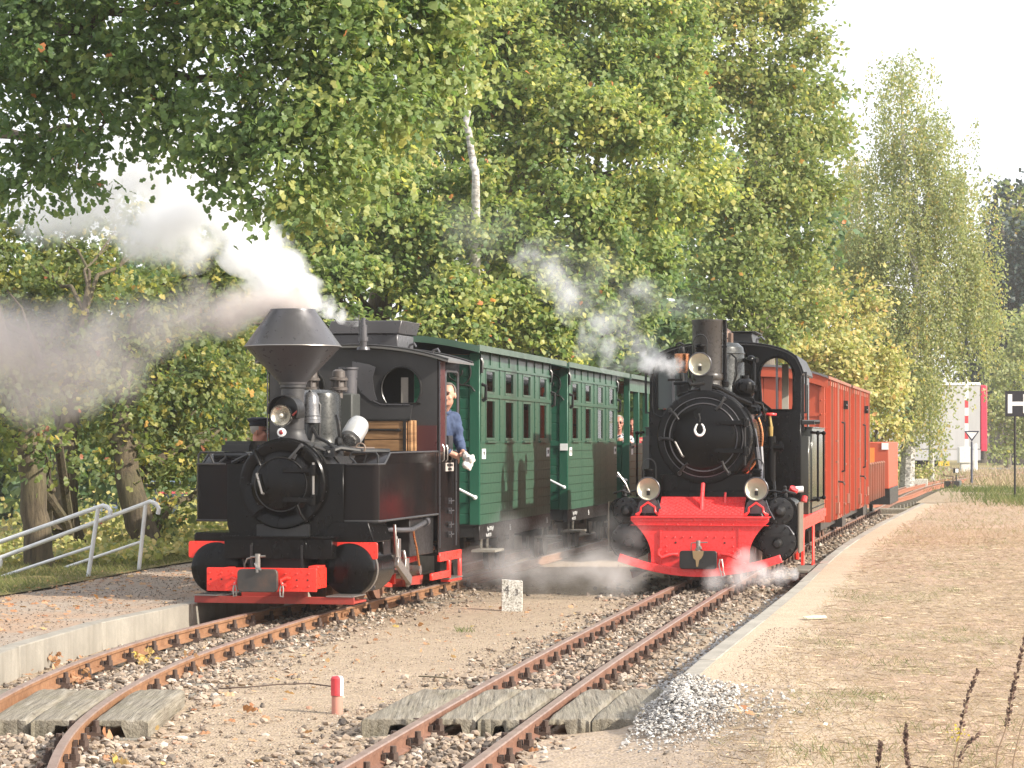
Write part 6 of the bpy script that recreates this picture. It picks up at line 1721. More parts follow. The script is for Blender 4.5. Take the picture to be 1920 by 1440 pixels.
# red front plate, hollowed at both sides
pts = [(-.735, .745), (-.735, .70)] + [(-.735 + .215 * sin(radians(t)) + .0, .70 - .36 * (1 - cos(radians(t))) * 1.0 - .0) for t in ()]
left = []
for t in np.linspace(0, 1, 12): left.append((-.735 + .205 * sin(t * pi / 2), .69 - .36 * t ** 1.15))
out = [(-.735, .735)] + left + [(-.525, .20)]
out = out + [(-a, b) for a, b in reversed(out)]
m = MB(); m.prism(out, 0, .025)
for x in np.linspace(-.36, .36, 7): m.rivet((x, 0, .665), 'y', .014, .012); 
for x in (-.36, .36):
    for z in (.62, .53, .43, .37): m.rivet((x, 0, z), 'y', .014, .012)
for x in (-.27, -.18, -.09, .08, .17, .27): m.rivet((x, 0, .53), 'y', .014, .012)
fb = m.build('buffer_plate', M['red_coral'], LR, bevel=.003, seg=1)
m = MB(); m.bb(-.745, .745, -.035, .4, .735, .75); m.bb(-.745, .745, -.03, .02, .655, .66); m.bb(-.745, .745, -.02, .0, .70, .735)
for x in np.linspace(-.62, .62, 12): m.rivet((x, -.02, .717), 'y', .009, .008)
m.build('top_angle', M['red_coral'], fb, bevel=.003, seg=1)
m = MB(); m.bb(-.43, -.415, -.018, .0, .25, .60); m.bb(.42, .435, -.01, .0, .25, .655); build_pieces(m, 'rib', M['red_coral'], fb)
m = MB()
for x in (-.26, .27): m.cyl((x, -.004, .47), (x, .01, .47), .011, .011, 8)
build_pieces(m, 'bolt_hole', M['dark'], fb)
# bent guard bar
m = MB(); pts = []
for t in np.linspace(-1, 1, 33): pts.append((.875 * t, -.07 + .06 * abs(t) ** 2, .15 + .16 * abs(t) ** 1.9))
prof = [(-.03, -.045), (.03, -.045), (.03, .04), (-.03, .04)]
vs = []; fs = []
for i, p in enumerate(pts):
    q = pts[min(i + 1, len(pts) - 1)]; o = pts[max(i - 1, 0)]; tx, tz = q[0] - o[0], q[2] - o[2]; l = sqrt(tx * tx + tz * tz); nx, nz = -tz / l, tx / l
    for a, b in prof: vs.append((p[0] + nx * b, p[1] + a, p[2] + nz * b))
for i in range(len(pts) - 1):
    for k in range(4): fs.append((i * 4 + k, i * 4 + (k + 1) % 4, i * 4 + 4 + (k + 1) % 4, i * 4 + 4 + k))
fs += [(0, 1, 2, 3), tuple(range(len(vs) - 1, len(vs) - 5, -1))]
m.add(vs, fs); m.build('guard_bar', M['red_coral'], LR, bevel=.006)
m = MB()
for sx in (-1, 1): m.bb(sx * .47, sx * .5, -.05, .3, .19, .26)
build_pieces(m, 'guard_bracket', M['red_coral'], LR)
# centre coupling
m = MB(); m.prism(rrect(-.2, .2, .195, .39, .03), -.17, -.13); m.cyl((0, -.13, .3), (0, .0, .3), .08, .1, 12)
cp = m.build('coupling_plate', M['black_dull'], LR, bevel=.006)
m = MB(); m.prism([(-.06, .392), (.06, .388), (.055, .345), (.035, .31), (.012, .29), (.0, .22), (-.02, .22), (-.025, .29), (-.05, .31), (-.055, .34)], -.1755, -.172); m.build('grease_smear', paint('ochre_grease', (.25, .17, .085), .6, .5, (.12, .08, .05), 12), cp)
m = MB(); m.cyl((.0, -.15, .37), (0, -.15, .50), .024, .024, 12); m.cyl((-.05, -.15, .475), (.1, -.15, .48), .007, .007, 6); m.tube([(-.05, -.15, .475), (-.075, -.15, .47), (-.078, -.15, .42), (-.078, -.14, .37)], .006, 6); m.tube([(-.03, -.16, .40), (.03, -.165, .415), (.02, -.16, .44)], .014, 6)
m.build('coupling_pin', M['steel'], cp)
for sx in (-1, 1):
    m = MB(); m.tube([(sx * .24, -.02, .345), (sx * .33, -.07, .34), (sx * .40, -.08, .31), (sx * .44, -.07, .34), (sx * .435, -.06, .385), (sx * .40, -.05, .40)], .02, 8); m.bb(sx * .2, sx * .30, -.03, .0, .32, .37)
    m.build('coupling_hook', M['red_coral'], LR)
m = MB(); m.tube([(.23, -.12, .30), (.22, -.15, .24), (.24, -.15, .17), (.27, -.15, .16), (.265, -.15, .22), (.25, -.12, .3)], .007, 6); m.tube([(.24, -.15, .17), (.255, -.16, .11), (.285, -.15, .12), (.27, -.15, .17)], .007, 6); m.build('chain_link', M['steel'], LR)
# red chequered foot plate
m = MB(); m.add([(-.46, .10, .765), (.46, .10, .765), (.46, .42, .955), (-.46, .42, .955), (-.46, .10, .745), (.46, .10, .745), (.46, .45, .935), (-.46, .45, .935)], [(0, 1, 2, 3), (4, 7, 6, 5), (0, 4, 5, 1), (1, 5, 6, 2), (2, 6, 7, 3), (3, 7, 4, 0)])
fp = m.build('foot_plate', M['red_coral'], LR)
m = MB(); dirv = Vector((0, .32, .19)).normalized(); nrm_ = Vector((0, -.19, .32)).normalized()
for i in range(28):
    for j in range(11):
        x = -.44 + i * .0326; s = .02 + j * .0325; a = 45 if (i + j) % 2 else -45
        c = Vector((x, .10, .765)) + dirv * s + nrm_ * .001
        u = Vector((1, 0, 0)) * cos(radians(a)) + dirv * sin(radians(a)); w = nrm_.cross(u); u = u * .014; w = w * .0035
        m.add([c - u - w, c + u - w, c + u + w, c - u + w, c + nrm_ * .004], [(0, 1, 4), (1, 2, 4), (2, 3, 4), (3, 0, 4)])
tr_ = m.build('tread', paint('scuffed_red_tread', (.62, .04, .042), .65, .3, (.4, .08, .06), 5, var=.1), fp); tr_["kind"] = "stuff"
m = MB(); m.tube([(-.005, .40, 1.10), (-.005, .30, .95), (.0, .2, .80)], .022, 8); m.tube([(.24, .40, 1.0), (.24, .3, .86), (.24, .16, .77)], .014, 7); m.build('drain_pipe', M['red_coral'], LR)
m = MB(); m.tube([(.0, .5, 1.12), (-.002, .41, 1.0)], .021, 8); m.tube([(-.42, .42, .97), (-.45, .42, 1.02), (.5, .42, 1.02), (.5, .45, 1.1)], .012, 6); m.tube([(-.47, .42, .96), (-.46, .42, 1.15), (-.43, .42, 1.2)], .01, 6); m.bb(.24 - .015, .24 + .015, .40, .42, .96, 1.03); build_pieces(m, 'cylinder_pipe', M['black'], LR)
# smokebox, door, boiler
m = MB(); m.bb(-.5, .5, .5, 1.4, .9, 1.2); m.bb(-.58, .58, .6, 1.6, .75, .92); m.build('saddle', M['black'], LR, bevel=.01)
m = MB(); m.lathe([(.42, .445), (.46, .44), (.505, .445), (.515, .46), (.515, 1.75)], (0, 0, 1.605), 'y', 56, caps=False)
m.lathe([(.517, .8), (.528, .8), (.528, .86), (.517, .86)], (0, 0, 1.605), 'y', 56, caps=False)
sb = m.build('smokebox', M['black'], LR)
m = MB(); m.lathe([(.535, 1.75), (.535, 3.0)], (0, 0, 1.605), 'y', 48, caps=False)
for y in (1.9, 2.3, 2.7): m.lathe([(.537, y), (.545, y), (.545, y + .05), (.537, y + .05)], (0, 0, 1.605), 'y', 48, caps=False)
m.build('boiler', M['black'], LR)
m = MB(); m.tube([(.53 * cos(t), 1.78, 1.605 + .53 * sin(t)) for t in np.linspace(-.9, .75, 20)], .016, 7); m.build('copper_pipe', M['copper'], LR)
m = MB(); m.lathe([(.0, .335), (.1, .338), (.2, .348), (.3, .366), (.355, .385), (.362, .392), (.368, .388), (.375, .394), (.41, .40), (.425, .41), (.43, .44)], (0, 0, 1.605), 'y', 56)
dr = m.build('smokebox_door', M['black'], LR)
m = MB(); m.tube([(p[0], .386, p[1]) for p in arc(0, 1.605, .37, 0, 360, 57)], .007, 6, caps=False); m.tube([(p[0], .40, p[1]) for p in arc(0, 1.605, .432, 0, 360, 57)], .005, 5, caps=False); m.build('door_rim', M['stack'], dr)
for z in (1.765, 1.455):
    m = MB(); m.prism(rrect(.12, .45, z - .025, z + .025, .022), .335, .36); m.cyl((.455, .36, z - .05), (.455, .36, z + .05), .03, .03, 10); m.bb(.44, .5, .36, .44, z - .035, z + .035)
    m.build('hinge_strap', M['black'], dr, bevel=.005)
m = MB(); m.cyl((.455, .36, 1.30), (.455, .36, 1.80), .013, .013, 8); m.build('hinge_pin', M['black_dull'], dr)
for a in (141, 182, 236, 305, 62):
    ca, sa = cos(radians(a)), sin(radians(a)); m = MB()
    m.cyl((ca * .475, .44, 1.605 + sa * .475), (ca * .475, .38, 1.605 + sa * .475), .026, .02, 9)
    m.tube([(ca * .475, .39, 1.605 + sa * .475), (ca * .40, .365, 1.605 + sa * .40), (ca * .33 - sa * .02, .36, 1.605 + sa * .33 + ca * .02)], .014, 7)
    m.box((ca * .40, .385, 1.605 + sa * .40), (.035, .03, .06), (0, radians(-a + 90), 0)); m.build('door_dog', M['black_dull'], dr)
m = MB(); m.tube([(-.31, .375, 1.555), (-.30, .33, 1.55), (-.225, .315, 1.405), (-.215, .36, 1.395)], .012, 7); m.build('door_handle', M['steel'], dr)
m = MB(); m.tube([(-.04, .345, 1.86), (-.04, .32, 1.85), (-.03, .32, 1.82), (-.035, .32, 1.77)], .01, 6); m.build('hook', M['black_dull'], dr)
# horseshoe hung on the door: white worn iron
sh = []
for t in np.linspace(115, 425, 30):
    a = radians(t); sh.append((-.035 + .052 * cos(a) * (1 if sin(a) < .2 else .92), .322, 1.69 + .066 * sin(a)))
m = MB(); m.tube(sh, [.009 + .006 * sin(pi * i / 29) for i in range(30)], 7)
hs = m.build('horseshoe', M['white'], None); hs.parent = LR
# chimney with pipe at its side, lamps
m = MB(); m.lathe([(.30, 2.03), (.24, 2.09), (.185, 2.14), (.17, 2.2), (.165, 2.24), (.172, 2.86), (.178, 2.885), (.178, 2.91), (.155, 2.91), (.15, 2.7)], (-.01, .95, 0), 'z', 40, caps=False)
m.lathe([(.175, 2.24), (.18, 2.25), (.18, 2.30), (.175, 2.31)], (-.01, .95, 0), 'z', 40, caps=False)
ch = m.build('chimney', paint('warm_black_chimney', (.028, .024, .021), .33, .4, (.09, .075, .06), 2.5), LR)
m = MB(); m.lathe([(.0, 2.6), (.15, 2.6)], (-.01, .95, 0), 'z', 24, caps=False); m.build('flue', M['dark'], ch)
m = MB(); m.cyl((.185, .93, 2.18), (.185, .93, 2.91), .022, .022, 10); m.bb(.14, .21, .91, .95, 2.60, 2.62); m.bb(.14, .21, .91, .95, 2.30, 2.32); m.lathe([(.03, 2.16), (.045, 2.17), (.045, 2.22), (.03, 2.24)], (.185, .93, 0), 'z', 12); m.build('ejector_pipe', M['black'], LR)
def lamp(x, y, z, r, tall):
    h = empty('headlamp', (x, y, z)); h.parent = LR
    m = MB(); m.lathe([(r * .97, -.012), (r * 1.03, -.016), (r * 1.05, .0), (r * 1.05, .05), (r * .95, .10), (r * .6, .17), (.0, .18)], axis='y', n=36, caps=False); m.build('lamp_shell', M['black'], h)
    m = MB(); m.tube([(r * 1.0 * cos(t), -.014, r * 1.0 * sin(t)) for t in np.linspace(0, 2 * pi, 41)], .007, 6, caps=False); m.build('lamp_rim', M['stack'], h)
    m = MB(); m.lathe([(.0, .07), (r * .4, .058), (r * .8, .02), (r * .97, -.006)], axis='y', n=36, caps=False); m.build('reflector', M['cream_lamp'], h)
    m = MB(); m.ball((0, .02, -.01), .022, 10, 8); m.build('bulb', M['lens'], h)
    m = MB(); m.bb(-.018, .018, .0, .02, -.07, -.02); m.build('bulb_holder', M['dark'], h)
    m = MB(); m.lathe([(.05, r * .95), (.05, r * 1.05), (.045, r * 1.1), (.058, r * 1.2), (.045, r * 1.3), (.058, r * 1.42), (.045, r * 1.5), (.058, r * 1.62), (.055, r * 1.75), (.0, r * 1.77)], (0, .06, 0), 'z', 18); m.build('lamp_vent', M['black'], h)
    m = MB(); m.tube([(-.075, .08, r * .9), (-.075, .08, r * 1.7)] + [(.075 * -cos(t), .08, r * 1.9 + .09 * sin(t)) for t in np.linspace(0, pi, 9)] + [(.075, .08, r * 1.7), (.075, .08, r * .9)], .007, 6); m.build('lamp_bail', M['black_dull'], h)
    return h
lamp(-.046, .45, 2.404, .125, True); lamp(-.585, .22, 1.043, .125, False); lamp(.59, .22, 1.045, .125, False)
for x in (-.585, .59):
    m = MB(); m.prism([(x - .1, .755), (x - .07, .8), (x - .07, .84), (x, .885), (x + .07, .84), (x + .07, .8), (x + .1, .755), (x + .13, .755), (x + .14, .775), (x + .09, .80), (x + .085, .85), (x, .91), (x - .085, .85), (x - .09, .80), (x - .14, .775), (x - .13, .755)], .18, .22)
    m.build('lamp_bracket', M['red_coral'], LR, bevel=.003, seg=1)
    m = MB(); m.prism([(x - .1, .9), (x - .14, .78), (x + .14, .78), (x + .1, .9), (x + .06, .94), (x - .06, .94)], .24, .26); m.tube([(x + (.1 if x > 0 else .1), .26, .92), (x + .14, .2, .82), (x + .2, .15, .72)], .008, 6); m.build('lamp_stay', M['stack'], LR)
m = MB(); m.prism([(-.02, 2.1), (.07, 2.1), (.10, 2.28), (-.12, 2.28)], .5, .54); m.tube([(.0, .5, 2.2), (-.14, .46, 2.18), (-.17, .5, 2.25)], .02, 7); m.build('lamp_bracket', M['black_dull'], LR)
# cylinders and valve chests
for sx in (-1, 1):
    o = [(.47, .90), (.55, .945), (.90, .945)] + [(.90 + .13 * sin(radians(t)), .815 + .13 * cos(radians(t))) for t in (20, 45, 70, 90)] + [(1.03, .42)] + [(.82 + .21 * cos(radians(t)), .47 + .21 * sin(radians(t))) for t in (-20, -45, -70, -90, -120, -150)] + [(.47, .47)]
    o = [(sx * a, b) for a, b in o]
    m = MB(); m.prism(o, .36, 1.05); cyl = m.build('cylinder', M['black'], LR, bevel=.006, seg=1)
    m = MB(); m.lathe([(.0, .335), (.05, .335), (.17, .335), (.195, .34), (.2, .36)], (sx * .81, 0, .473), 'y', 32); bolt_ring(m, (sx * .81, .335, .473), .172, 12, .018, .02)
    m.lathe([(.0, .24), (.035, .245), (.05, .27), (.058, .335)], (sx * .81, 0, .455), 'y', 18); m.bb(sx * .81 - .07, sx * .81 + .05, .30, .335, .53, .56); m.cyl((sx * .81 + .06, .335, .56), (sx * .81 + .06, .30, .56), .025, .022, 10)
    m.build('cylinder_cover', M['black_dull'], cyl)
    m = MB(); m.lathe([(.0, .335), (.13, .335), (.145, .34), (.15, .36)], (sx * .835, 0, .80), 'y', 28); bolt_ring(m, (sx * .835, .335, .80), .12, 8, .018, .02, .5)
    m.lathe([(.0, .235), (.03, .24), (.045, .27), (.055, .30), (.07, .335)], (sx * .835, 0, .80), 'y', 18); m.build('valve_cover', M['black_dull'], cyl)
    m = MB(); m.tube([(sx * .60, .3, .90), (sx * .63, .31, .78), (sx * .69, .33, .68)], .012, 6); m.tube([(sx * .86, .36, .66), (sx * .93, .345, .63), (sx * .985, .34, .55)], .011, 6); m.build('oil_pipe', M['stack'], cyl)
    m = MB(); m.bb(sx * 1.03, sx * 1.045, .365, 1.05, .35, .90); m.build('cylinder_lagging', paint('greasy_cylinder_side', (.12, .1, .075), .45, .6, (.2, .16, .11), 4), cyl)
    m = MB(); m.lathe([(.02, .94), (.03, .96), (.025, 1.0), (.035, 1.02), (.018, 1.04), (.02, 1.07), (.0, 1.08)], (sx * .88, .5, 0), 'z', 12); m.tube([(sx * .88, .5, 1.0), (sx * .75, .5, 1.02), (sx * .62, .55, 1.0)], .012, 6); m.tube([(sx * .8, .45, .98), (sx * .9, .42, 1.02), (sx * 1.0, .5, .99)], .012, 6); build_pieces(m, 'lubricator', M['black_dull'], LR)
    if sx < 0:
        m = MB(); m.tube([(-.82, .45, 1.0), (-.86, .42, 1.10), (-.95, .42, 1.22)], .01, 6); m.build('cock_lever', M['steel'], LR)
m = MB(); m.cyl((.96, .55, 1.01), (.98, .53, 1.05), .05, .05, 12); m.build('red_tap', M['red_coral'], LR)
m = MB(); m.cyl((.99, .58, 1.035), (1.07, .60, 1.04), .035, .035, 12); m.build('tap_body', M['galv'], LR)
m = MB(); m.cyl((1.07, .7, .90), (1.08, .72, .96), .035, .03, 10); m.build('red_tap', M['red_coral'], LR)
# domes, copper funnel, valves, pump
m = MB(); m.lathe([(.34, 2.08), (.29, 2.14), (.275, 2.2), (.27, 2.56), (.255, 2.63), (.2, 2.68), (.0, 2.70)], (.06, 1.75, 0), 'z', 40)
m.lathe([(.273, 2.55), (.278, 2.56), (.273, 2.57)], (.06, 1.75, 0), 'z', 40, caps=False)
m.build('steam_dome', paint('polished_dark_dome', (.03, .032, .031), .27, .5, (.11, .115, .11), 3.0, metal=.2), LR)
m = MB(); m.lathe([(.06, 2.66), (.06, 2.74), (.08, 2.75), (.07, 2.83), (.03, 2.86), (.0, 2.86)], (.08, 2.05, 0), 'z', 14); m.lathe([(.03, 2.66), (.03, 2.8), (.0, 2.81)], (.16, 1.9, 0), 'z', 10); m.build('safety_valve', paint('brown_valves', (.12, .075, .055), .45, .5, (.2, .14, .1), 6, metal=.4), LR)
m = MB(); m.lathe([(.05, 2.33), (.07, 2.36), (.08, 2.42), (.083, 2.54), (.078, 2.545), (.07, 2.42), (.0, 2.4)], (-.33, 1.25, 0), 'z', 24, caps=False); m.build('copper_whistle_cup', M['copper'], LR)
m = MB(); m.cyl((-.33, 1.25, 2.10), (-.33, 1.25, 2.36), .03, .03, 10); m.lathe([(.02, 2.5), (.04, 2.56), (.03, 2.62), (.0, 2.63)], (-.33, 1.25, 0), 'z', 12); m.tube([(-.33, 1.25, 2.6), (-.31, 1.25, 2.65), (-.36, 1.25, 2.67), (-.4, 1.25, 2.64)], .012, 6); build_pieces(m, 'whistle', M['black_dull'], LR)
m = MB(); m.lathe([(.0, 2.05), (.07, 2.06), (.115, 2.1), (.13, 2.16), (.115, 2.22), (.07, 2.26), (.05, 2.27), (.05, 2.3), (.0, 2.3)], (.37, 1.3, 0), 'z', 24)
for k in range(10): a = 2 * pi * k / 10; m.cyl((.37 + .13 * cos(a), 1.3 + .13 * sin(a), 2.13), (.37 + .13 * cos(a), 1.3 + .13 * sin(a), 2.19), .014, .014, 6)
m.cyl((.24, 1.25, 2.14), (.5, 1.3, 2.13), .035, .035, 10); m.bb(.28, .46, 1.2, 1.36, 1.95, 2.06); m.build('feed_pump', M['black'], LR)
m = MB()
m.tube([(.02, .7, 2.18), (.12, .75, 2.15), (.3, .9, 2.04), (.46, 1.0, 1.97)], .038, 9)
m.tube([(.05, .6, 2.12), (.15, .6, 2.10), (.3, .65, 2.02), (.40, .68, 1.93)], .022, 8)
m.tube([(-.3, .6, 2.06), (-.15, .55, 2.11), (-.05, .52, 2.13)], .018, 7)
m.tube([(-.62, 1.4, 2.42), (-.60, .9, 2.38), (-.585, .6, 2.3), (-.58, .55, 1.95), (-.56, .5, 1.87), (-.5, .46, 1.83), (-.43, .45, 1.82)], .011, 6)
m.tube([(.31, 1.7, 2.48), (.42, 1.6, 2.50), (.46, 1.5, 2.46), (.46, 1.45, 2.2), (.44, 1.4, 2.05), (.5, 1.2, 1.95), (.52, 1.1, 1.88)], .024, 8)
m.tube([(.2, 1.5, 2.55), (.26, 1.45, 2.5), (.27, 1.42, 2.3), (.23, 1.4, 2.2)], .01, 6)
m.tube([(.44, 1.3, 2.05), (.53, 1.2, 1.95), (.56, 1.1, 1.86), (.52, 1.0, 1.82)], .02, 7)
m.tube([(.40, .9, 1.93), (.46, .85, 1.87), (.5, .85, 1.72), (.53, .85, 1.6), (.54, .85, 1.5)], .018, 7)
m.tube([(.5, 1.0, 2.0), (.58, 1.1, 1.98), (.60, 1.3, 1.85), (.58, 1.6, 1.8)], .014, 6)
m.tube([(.36, 1.1, 2.0), (.42, 1.1, 1.94), (.52, 1.2, 1.93), (.6, 1.3, 1.9)], .04, 8)
m.bb(.30, .40, 1.0, 1.1, 1.90, 1.98); m.bb(.44, .52, 1.1, 1.2, 1.86, 1.92); m.ball((.42, 1.55, 2.48), .055, 10, 7); m.cyl((.36, 1.6, 2.48), (.50, 1.5, 2.48), .03, .03, 8)
m.bb(-.33, -.2, .7, .85, 2.06, 2.2); m.tube([(-.36, .7, 2.2), (-.22, .7, 2.21), (-.12, .6, 2.18)], .02, 7); m.ball((-.19, .75, 2.2), .045, 8, 6); m.cyl((-.42, .65, 2.24), (-.26, .65, 2.24), .012, .012, 6)
build_pieces(m, 'pipe', M['black'], LR)
m = MB(); m.tube([(.50, .95, 1.70), (.56, .95, 1.3), (.60, .85, 1.15), (.62, .75, 1.05)], .03, 8); m.tube([(.58, 1.0, 1.5), (.60, .95, 1.25), (.56, .9, 1.15)], .022, 7); m.build('feed_pipe', M['stack'], LR)
m = MB(); m.tube([(.5, .7, 1.0), (.62, .6, .98), (.64, .6, 1.02), (.7, .58, 1.02), (.82, .55, 1.0)], .008, 6); m.build('copper_pipe', M['copper'], LR)
m = MB(); m.tube([(.58, 2.2, 1.85), (.60, 2.2, 1.72)], .02, 8); m.cyl((.59, 2.2, 1.73), (.595, 2.2, 1.6), .035, .025, 10); m.build('boiler_valve', M['brass'], LR)
m = MB(); m.lathe([(.075, 0), (.08, .012), (.075, .024), (.03, .03), (.02, .0)], (.585, 2.2, 1.86), 'z', 20, caps=False); m.cyl((.585, 2.2, 1.83), (.585, 2.2, 1.88), .016, .016, 8); m.build('red_hand_wheel', M['red_coral'], LR)
m = MB(); m.cyl((.6, 2.2, 1.62), (.6, 2.2, 1.1), .05, .05, 12); m.cyl((.42, 2.2, 1.49), (.74, 2.2, 1.49), .045, .045, 10); m.cyl((.48, 2.2, 1.49), (.5, 2.2, 1.49), .075, .075, 12); m.cyl((.7, 2.2, 1.49), (.72, 2.2, 1.49), .07, .07, 12); m.tube([(.62, 2.2, 1.1), (.64, 2.15, .9), (.63, 2.1, .8)], .03, 8); m.build('clack_valve', M['black'], LR)
# cab: front sheet with two tall arched windows
def cab_top(x): return 2.42 + .29 * sqrt(max(0, 1 - (abs(x) / .90) ** 2.6))
co = [(-.89, .9), (.89, .9), (.89, 2.42)] + [(x, cab_top(x)) for x in np.linspace(.86, -.86, 25)] + [(-.89, 2.42)]
def cwin(s): 
    w = [(.43, 2.03), (.55, 1.93), (.80, 1.93)] + [(.81, 2.0), (.81, 2.30)] + arc(.61, 2.34, .2, 0, 180, 14, .215) 
    return [(s * a, b) for a, b in (w if s > 0 else reversed(w))]
cab2 = empty('cab', (0, 0, 0)); cab2.parent = LR
wall_with_hole(co, [cwin(1), cwin(-1)], 2.9, 2.912, M['black'], 'front_wall', cab2)
for s in (1, -1):
    if s < 0: build_pieces(MB().bb(-.80, -.44, 2.915, 2.92, 1.95, 2.54), 'dark_pane', M['car_glass'], cab2)
    w = cwin(s); m = MB(); m.tube([(a, 2.893, b) for a, b in w + w[:1]], .014, 6, caps=False); m.build('window_frame', M['black'], cab2)
    m = MB(); m.bb(s * .60, s * .625, 2.9, 2.92, 1.93, 2.55); m.build('window_bar', M['stack'], cab2)
    m = MB(); m.bb(s * .884, s * .896, 2.9, 4.45, .72, 1.68); m.bb(s * .884, s * .896, 2.9, 3.15, 1.68, 2.42); m.bb(s * .884, s * .896, 4.2, 4.45, 1.68, 2.42); m.bb(s * .884, s * .896, 3.15, 4.2, 2.25, 2.42); m.build('side_wall', M['black'], cab2)
    m = MB(); m.bb(s * .896, s * .92, 3.1, 3.14, 1.68, 2.36); m.tube([(s * .95, 2.96, 1.9), (s * .95, 2.96, 2.38)], .014, 7); m.bb(s * .89, s * .96, 2.95, 2.97, 1.89, 1.91); m.bb(s * .89, s * .96, 2.95, 2.97, 2.36, 2.38); m.build('grab_rail', M['black_dull'], cab2)
m = MB(); m.bb(-.88, .88, 4.44, 4.45, .72, 1.7); m.build('rear_wall', M['black_dull'], cab2)
m = MB(); m.bb(.60, .68, 3.9, 3.93, 1.7, 2.5); m.bb(-.68, -.60, 3.9, 3.93, 1.7, 2.5); m.build('rear_pillar', paint('cream_pillar', (.45, .42, .36), .5, .3, (.2, .18, .15), 4), cab2)
xs = np.linspace(-.9, .9, 33)
top = [(x, cab_top(x) + .016) for x in xs]; top = [(-.925, 2.36)] + top + [(.925, 2.36)]
bot = [(x * .985, z - .02) for x, z in reversed(top)]
m = MB(); m.prism(top + bot, 2.84, 4.75); rf = m.build('roof', paint('sooty_roof', (.03, .03, .03), .5, .5, (.12, .12, .12), 3), LR)
m = MB(); m.tube([(x, 2.845, z + .002) for x, z in top], .012, 6); m.build('roof_edge', M['black'], rf)
m = MB(); m.prism([(-.3, 2.70), (.32, 2.69), (.30, 2.85), (-.28, 2.86)], 3.1, 4.0); m.bb(-.33, .35, 3.05, 4.05, 2.855, 2.87); m.build('roof_ventilator', M['black_dull'], rf, bevel=.005, seg=1)
m = MB(); m.tube([(.36, 3.0, 2.69), (.37, 3.0, 2.77), (.42, 3.0, 2.80), (.46, 3.0, 2.76)], .014, 7); m.build('lifting_hook', M['stack'], rf)
# side tanks with riveted fronts, bunker behind
for sx in (-1, 1):
    m = MB(); a, b = sorted((sx * .50, sx * .895)); m.bb(a, b, 2.84, 2.90, .82, 1.90)
    for x in (.53, .63, .74, .86):
        for z in ((1.80, 1.88) if True else ()): m.rivet((sx * x, 2.84, z - .03), 'y', .014, .012)
    for z in np.arange(.88, 1.75, .125): m.rivet((sx * .56, 2.84, z), 'y', .014, .012); m.rivet((sx * .87, 2.84, z), 'y', .014, .012)
    for z in np.arange(.95, 1.75, .25): m.rivet((sx * .72, 2.84, z), 'y', .012, .01)
    m.build('side_tank', M['black'], LR, bevel=.003, seg=1)
    m = MB(); m.bb(sx * .80, sx * 1.0, 3.35, 5.9, .70, 1.72); m.bb(sx * .79, sx * .985, 2.92, 3.35, .70, 1.62); m.bb(sx * .79, sx * 1.01, 3.33, 5.92, 1.72, 1.735)
    for y in np.arange(3.4, 5.9, .2):
        m.rivet((sx * 1.0, y, .76), 'x', .014, .01, sx); m.rivet((sx * 1.0, y, 1.66), 'x', .014, .01, sx)
    m.build('bunker', paint('olive_shine_bunker', (.03, .031, .024), .16, .4, (.11, .11, .08), 1.2, stretch=(3, 3, .2), rvar=.05), LR, bevel=.004, seg=1)  # olive sheen is put into the black paint colour
    for y in (3.15, 4.35):
        m = MB(); m.tube([(sx * .99, y, .86), (sx * 1.08, y, .87), (sx * 1.08, y, 1.66), (sx * .99, y, 1.67)], .018, 8); m.ball((sx * 1.08, y, .87), .028, 8, 6); m.ball((sx * 1.08, y, 1.66), .028, 8, 6)
        m.build('grab_rail', M['black'], LR)
m = MB(); m.bb(-.85, .85, 4.5, 5.9, .70, 1.70); m.build('coal_bunker', M['black_dull'], LR)
m = MB(); m.bb(.90, 1.05, 2.95, 3.3, 1.76, 1.80); m.cyl((.9, 3.0, 1.79), (1.1, 3.1, 1.79), .025, .025, 8); m.build('arm_rest', M['black_dull'], LR)
# frames, running board, wheels, rods
m = MB()
for sx in (-1, 1):
    m.bb(sx * .24, sx * .27, .03, 6.0, .28, .75)
m.build('main_frame', M['red_dirty'], LR)
for sx in (-1, 1):
    m = MB(); m.bb(sx * .72, sx * 1.02, 1.08, 5.95, .60, .70); m.bb(sx * .98, sx * 1.0, 1.08, 5.95, .55, .62)
    m.prism([(1.9, .60), (2.4, .60), (2.25, .45), (2.22, .25), (2.3, .14), (2.05, .14), (2.1, .3), (2.1, .45), (1.9, .52)], sx * .95, sx * .98, 'yz')
    m.prism([(3.6, .60), (3.85, .60), (3.85, .12), (3.95, .06), (3.5, .06), (3.6, .12)], sx * .98, sx * 1.0, 'yz')
    m.tube([(sx * .9, 1.5, .52), (sx * .92, 1.7, .5), (sx * .92, 1.78, .42), (sx * .92, 1.8, .22)], .03, 8)
    m.build('running_board', M['red'], LR, bevel=.003, seg=1)
    m = MB(); m.bb(sx * .84, sx * 1.03, 2.1, 3.95, .05, .075); m.build('step_tread', M['sleeper'], LR)
    m = MB(); m.prism([(2.2, -.03), (3.9, .0), (3.95, .06), (2.1, .05)], sx * 1.0, sx * 1.02, 'yz'); m.build('step_plate', M['red_dirty'], LR)
    m = MB(); m.box((sx * .72, 2.2, .34), (.035, 2.0, .08)); m.box((sx * .78, 1.6, .46), (.03, 1.2, .05)); m.bb(sx * .66, sx * .8, 1.3, 1.45, .38, .55); m.build('coupling_rod', M['steel'], LR)
    for y in (1.3, 2.2, 3.1, 4.0): wheel(LR, sx * .295, y, .29, sx, (M['red_dirty'], M['rail']))
m = MB(); m.bb(-.6, .6, .3, .5, .55, .75); m.bb(-.40, .40, .06, 1.0, .3, .5); m.bb(-.5, .5, .9, 5.9, .56, .72); m.build('frame_stretcher', M['black_dull'], LR)
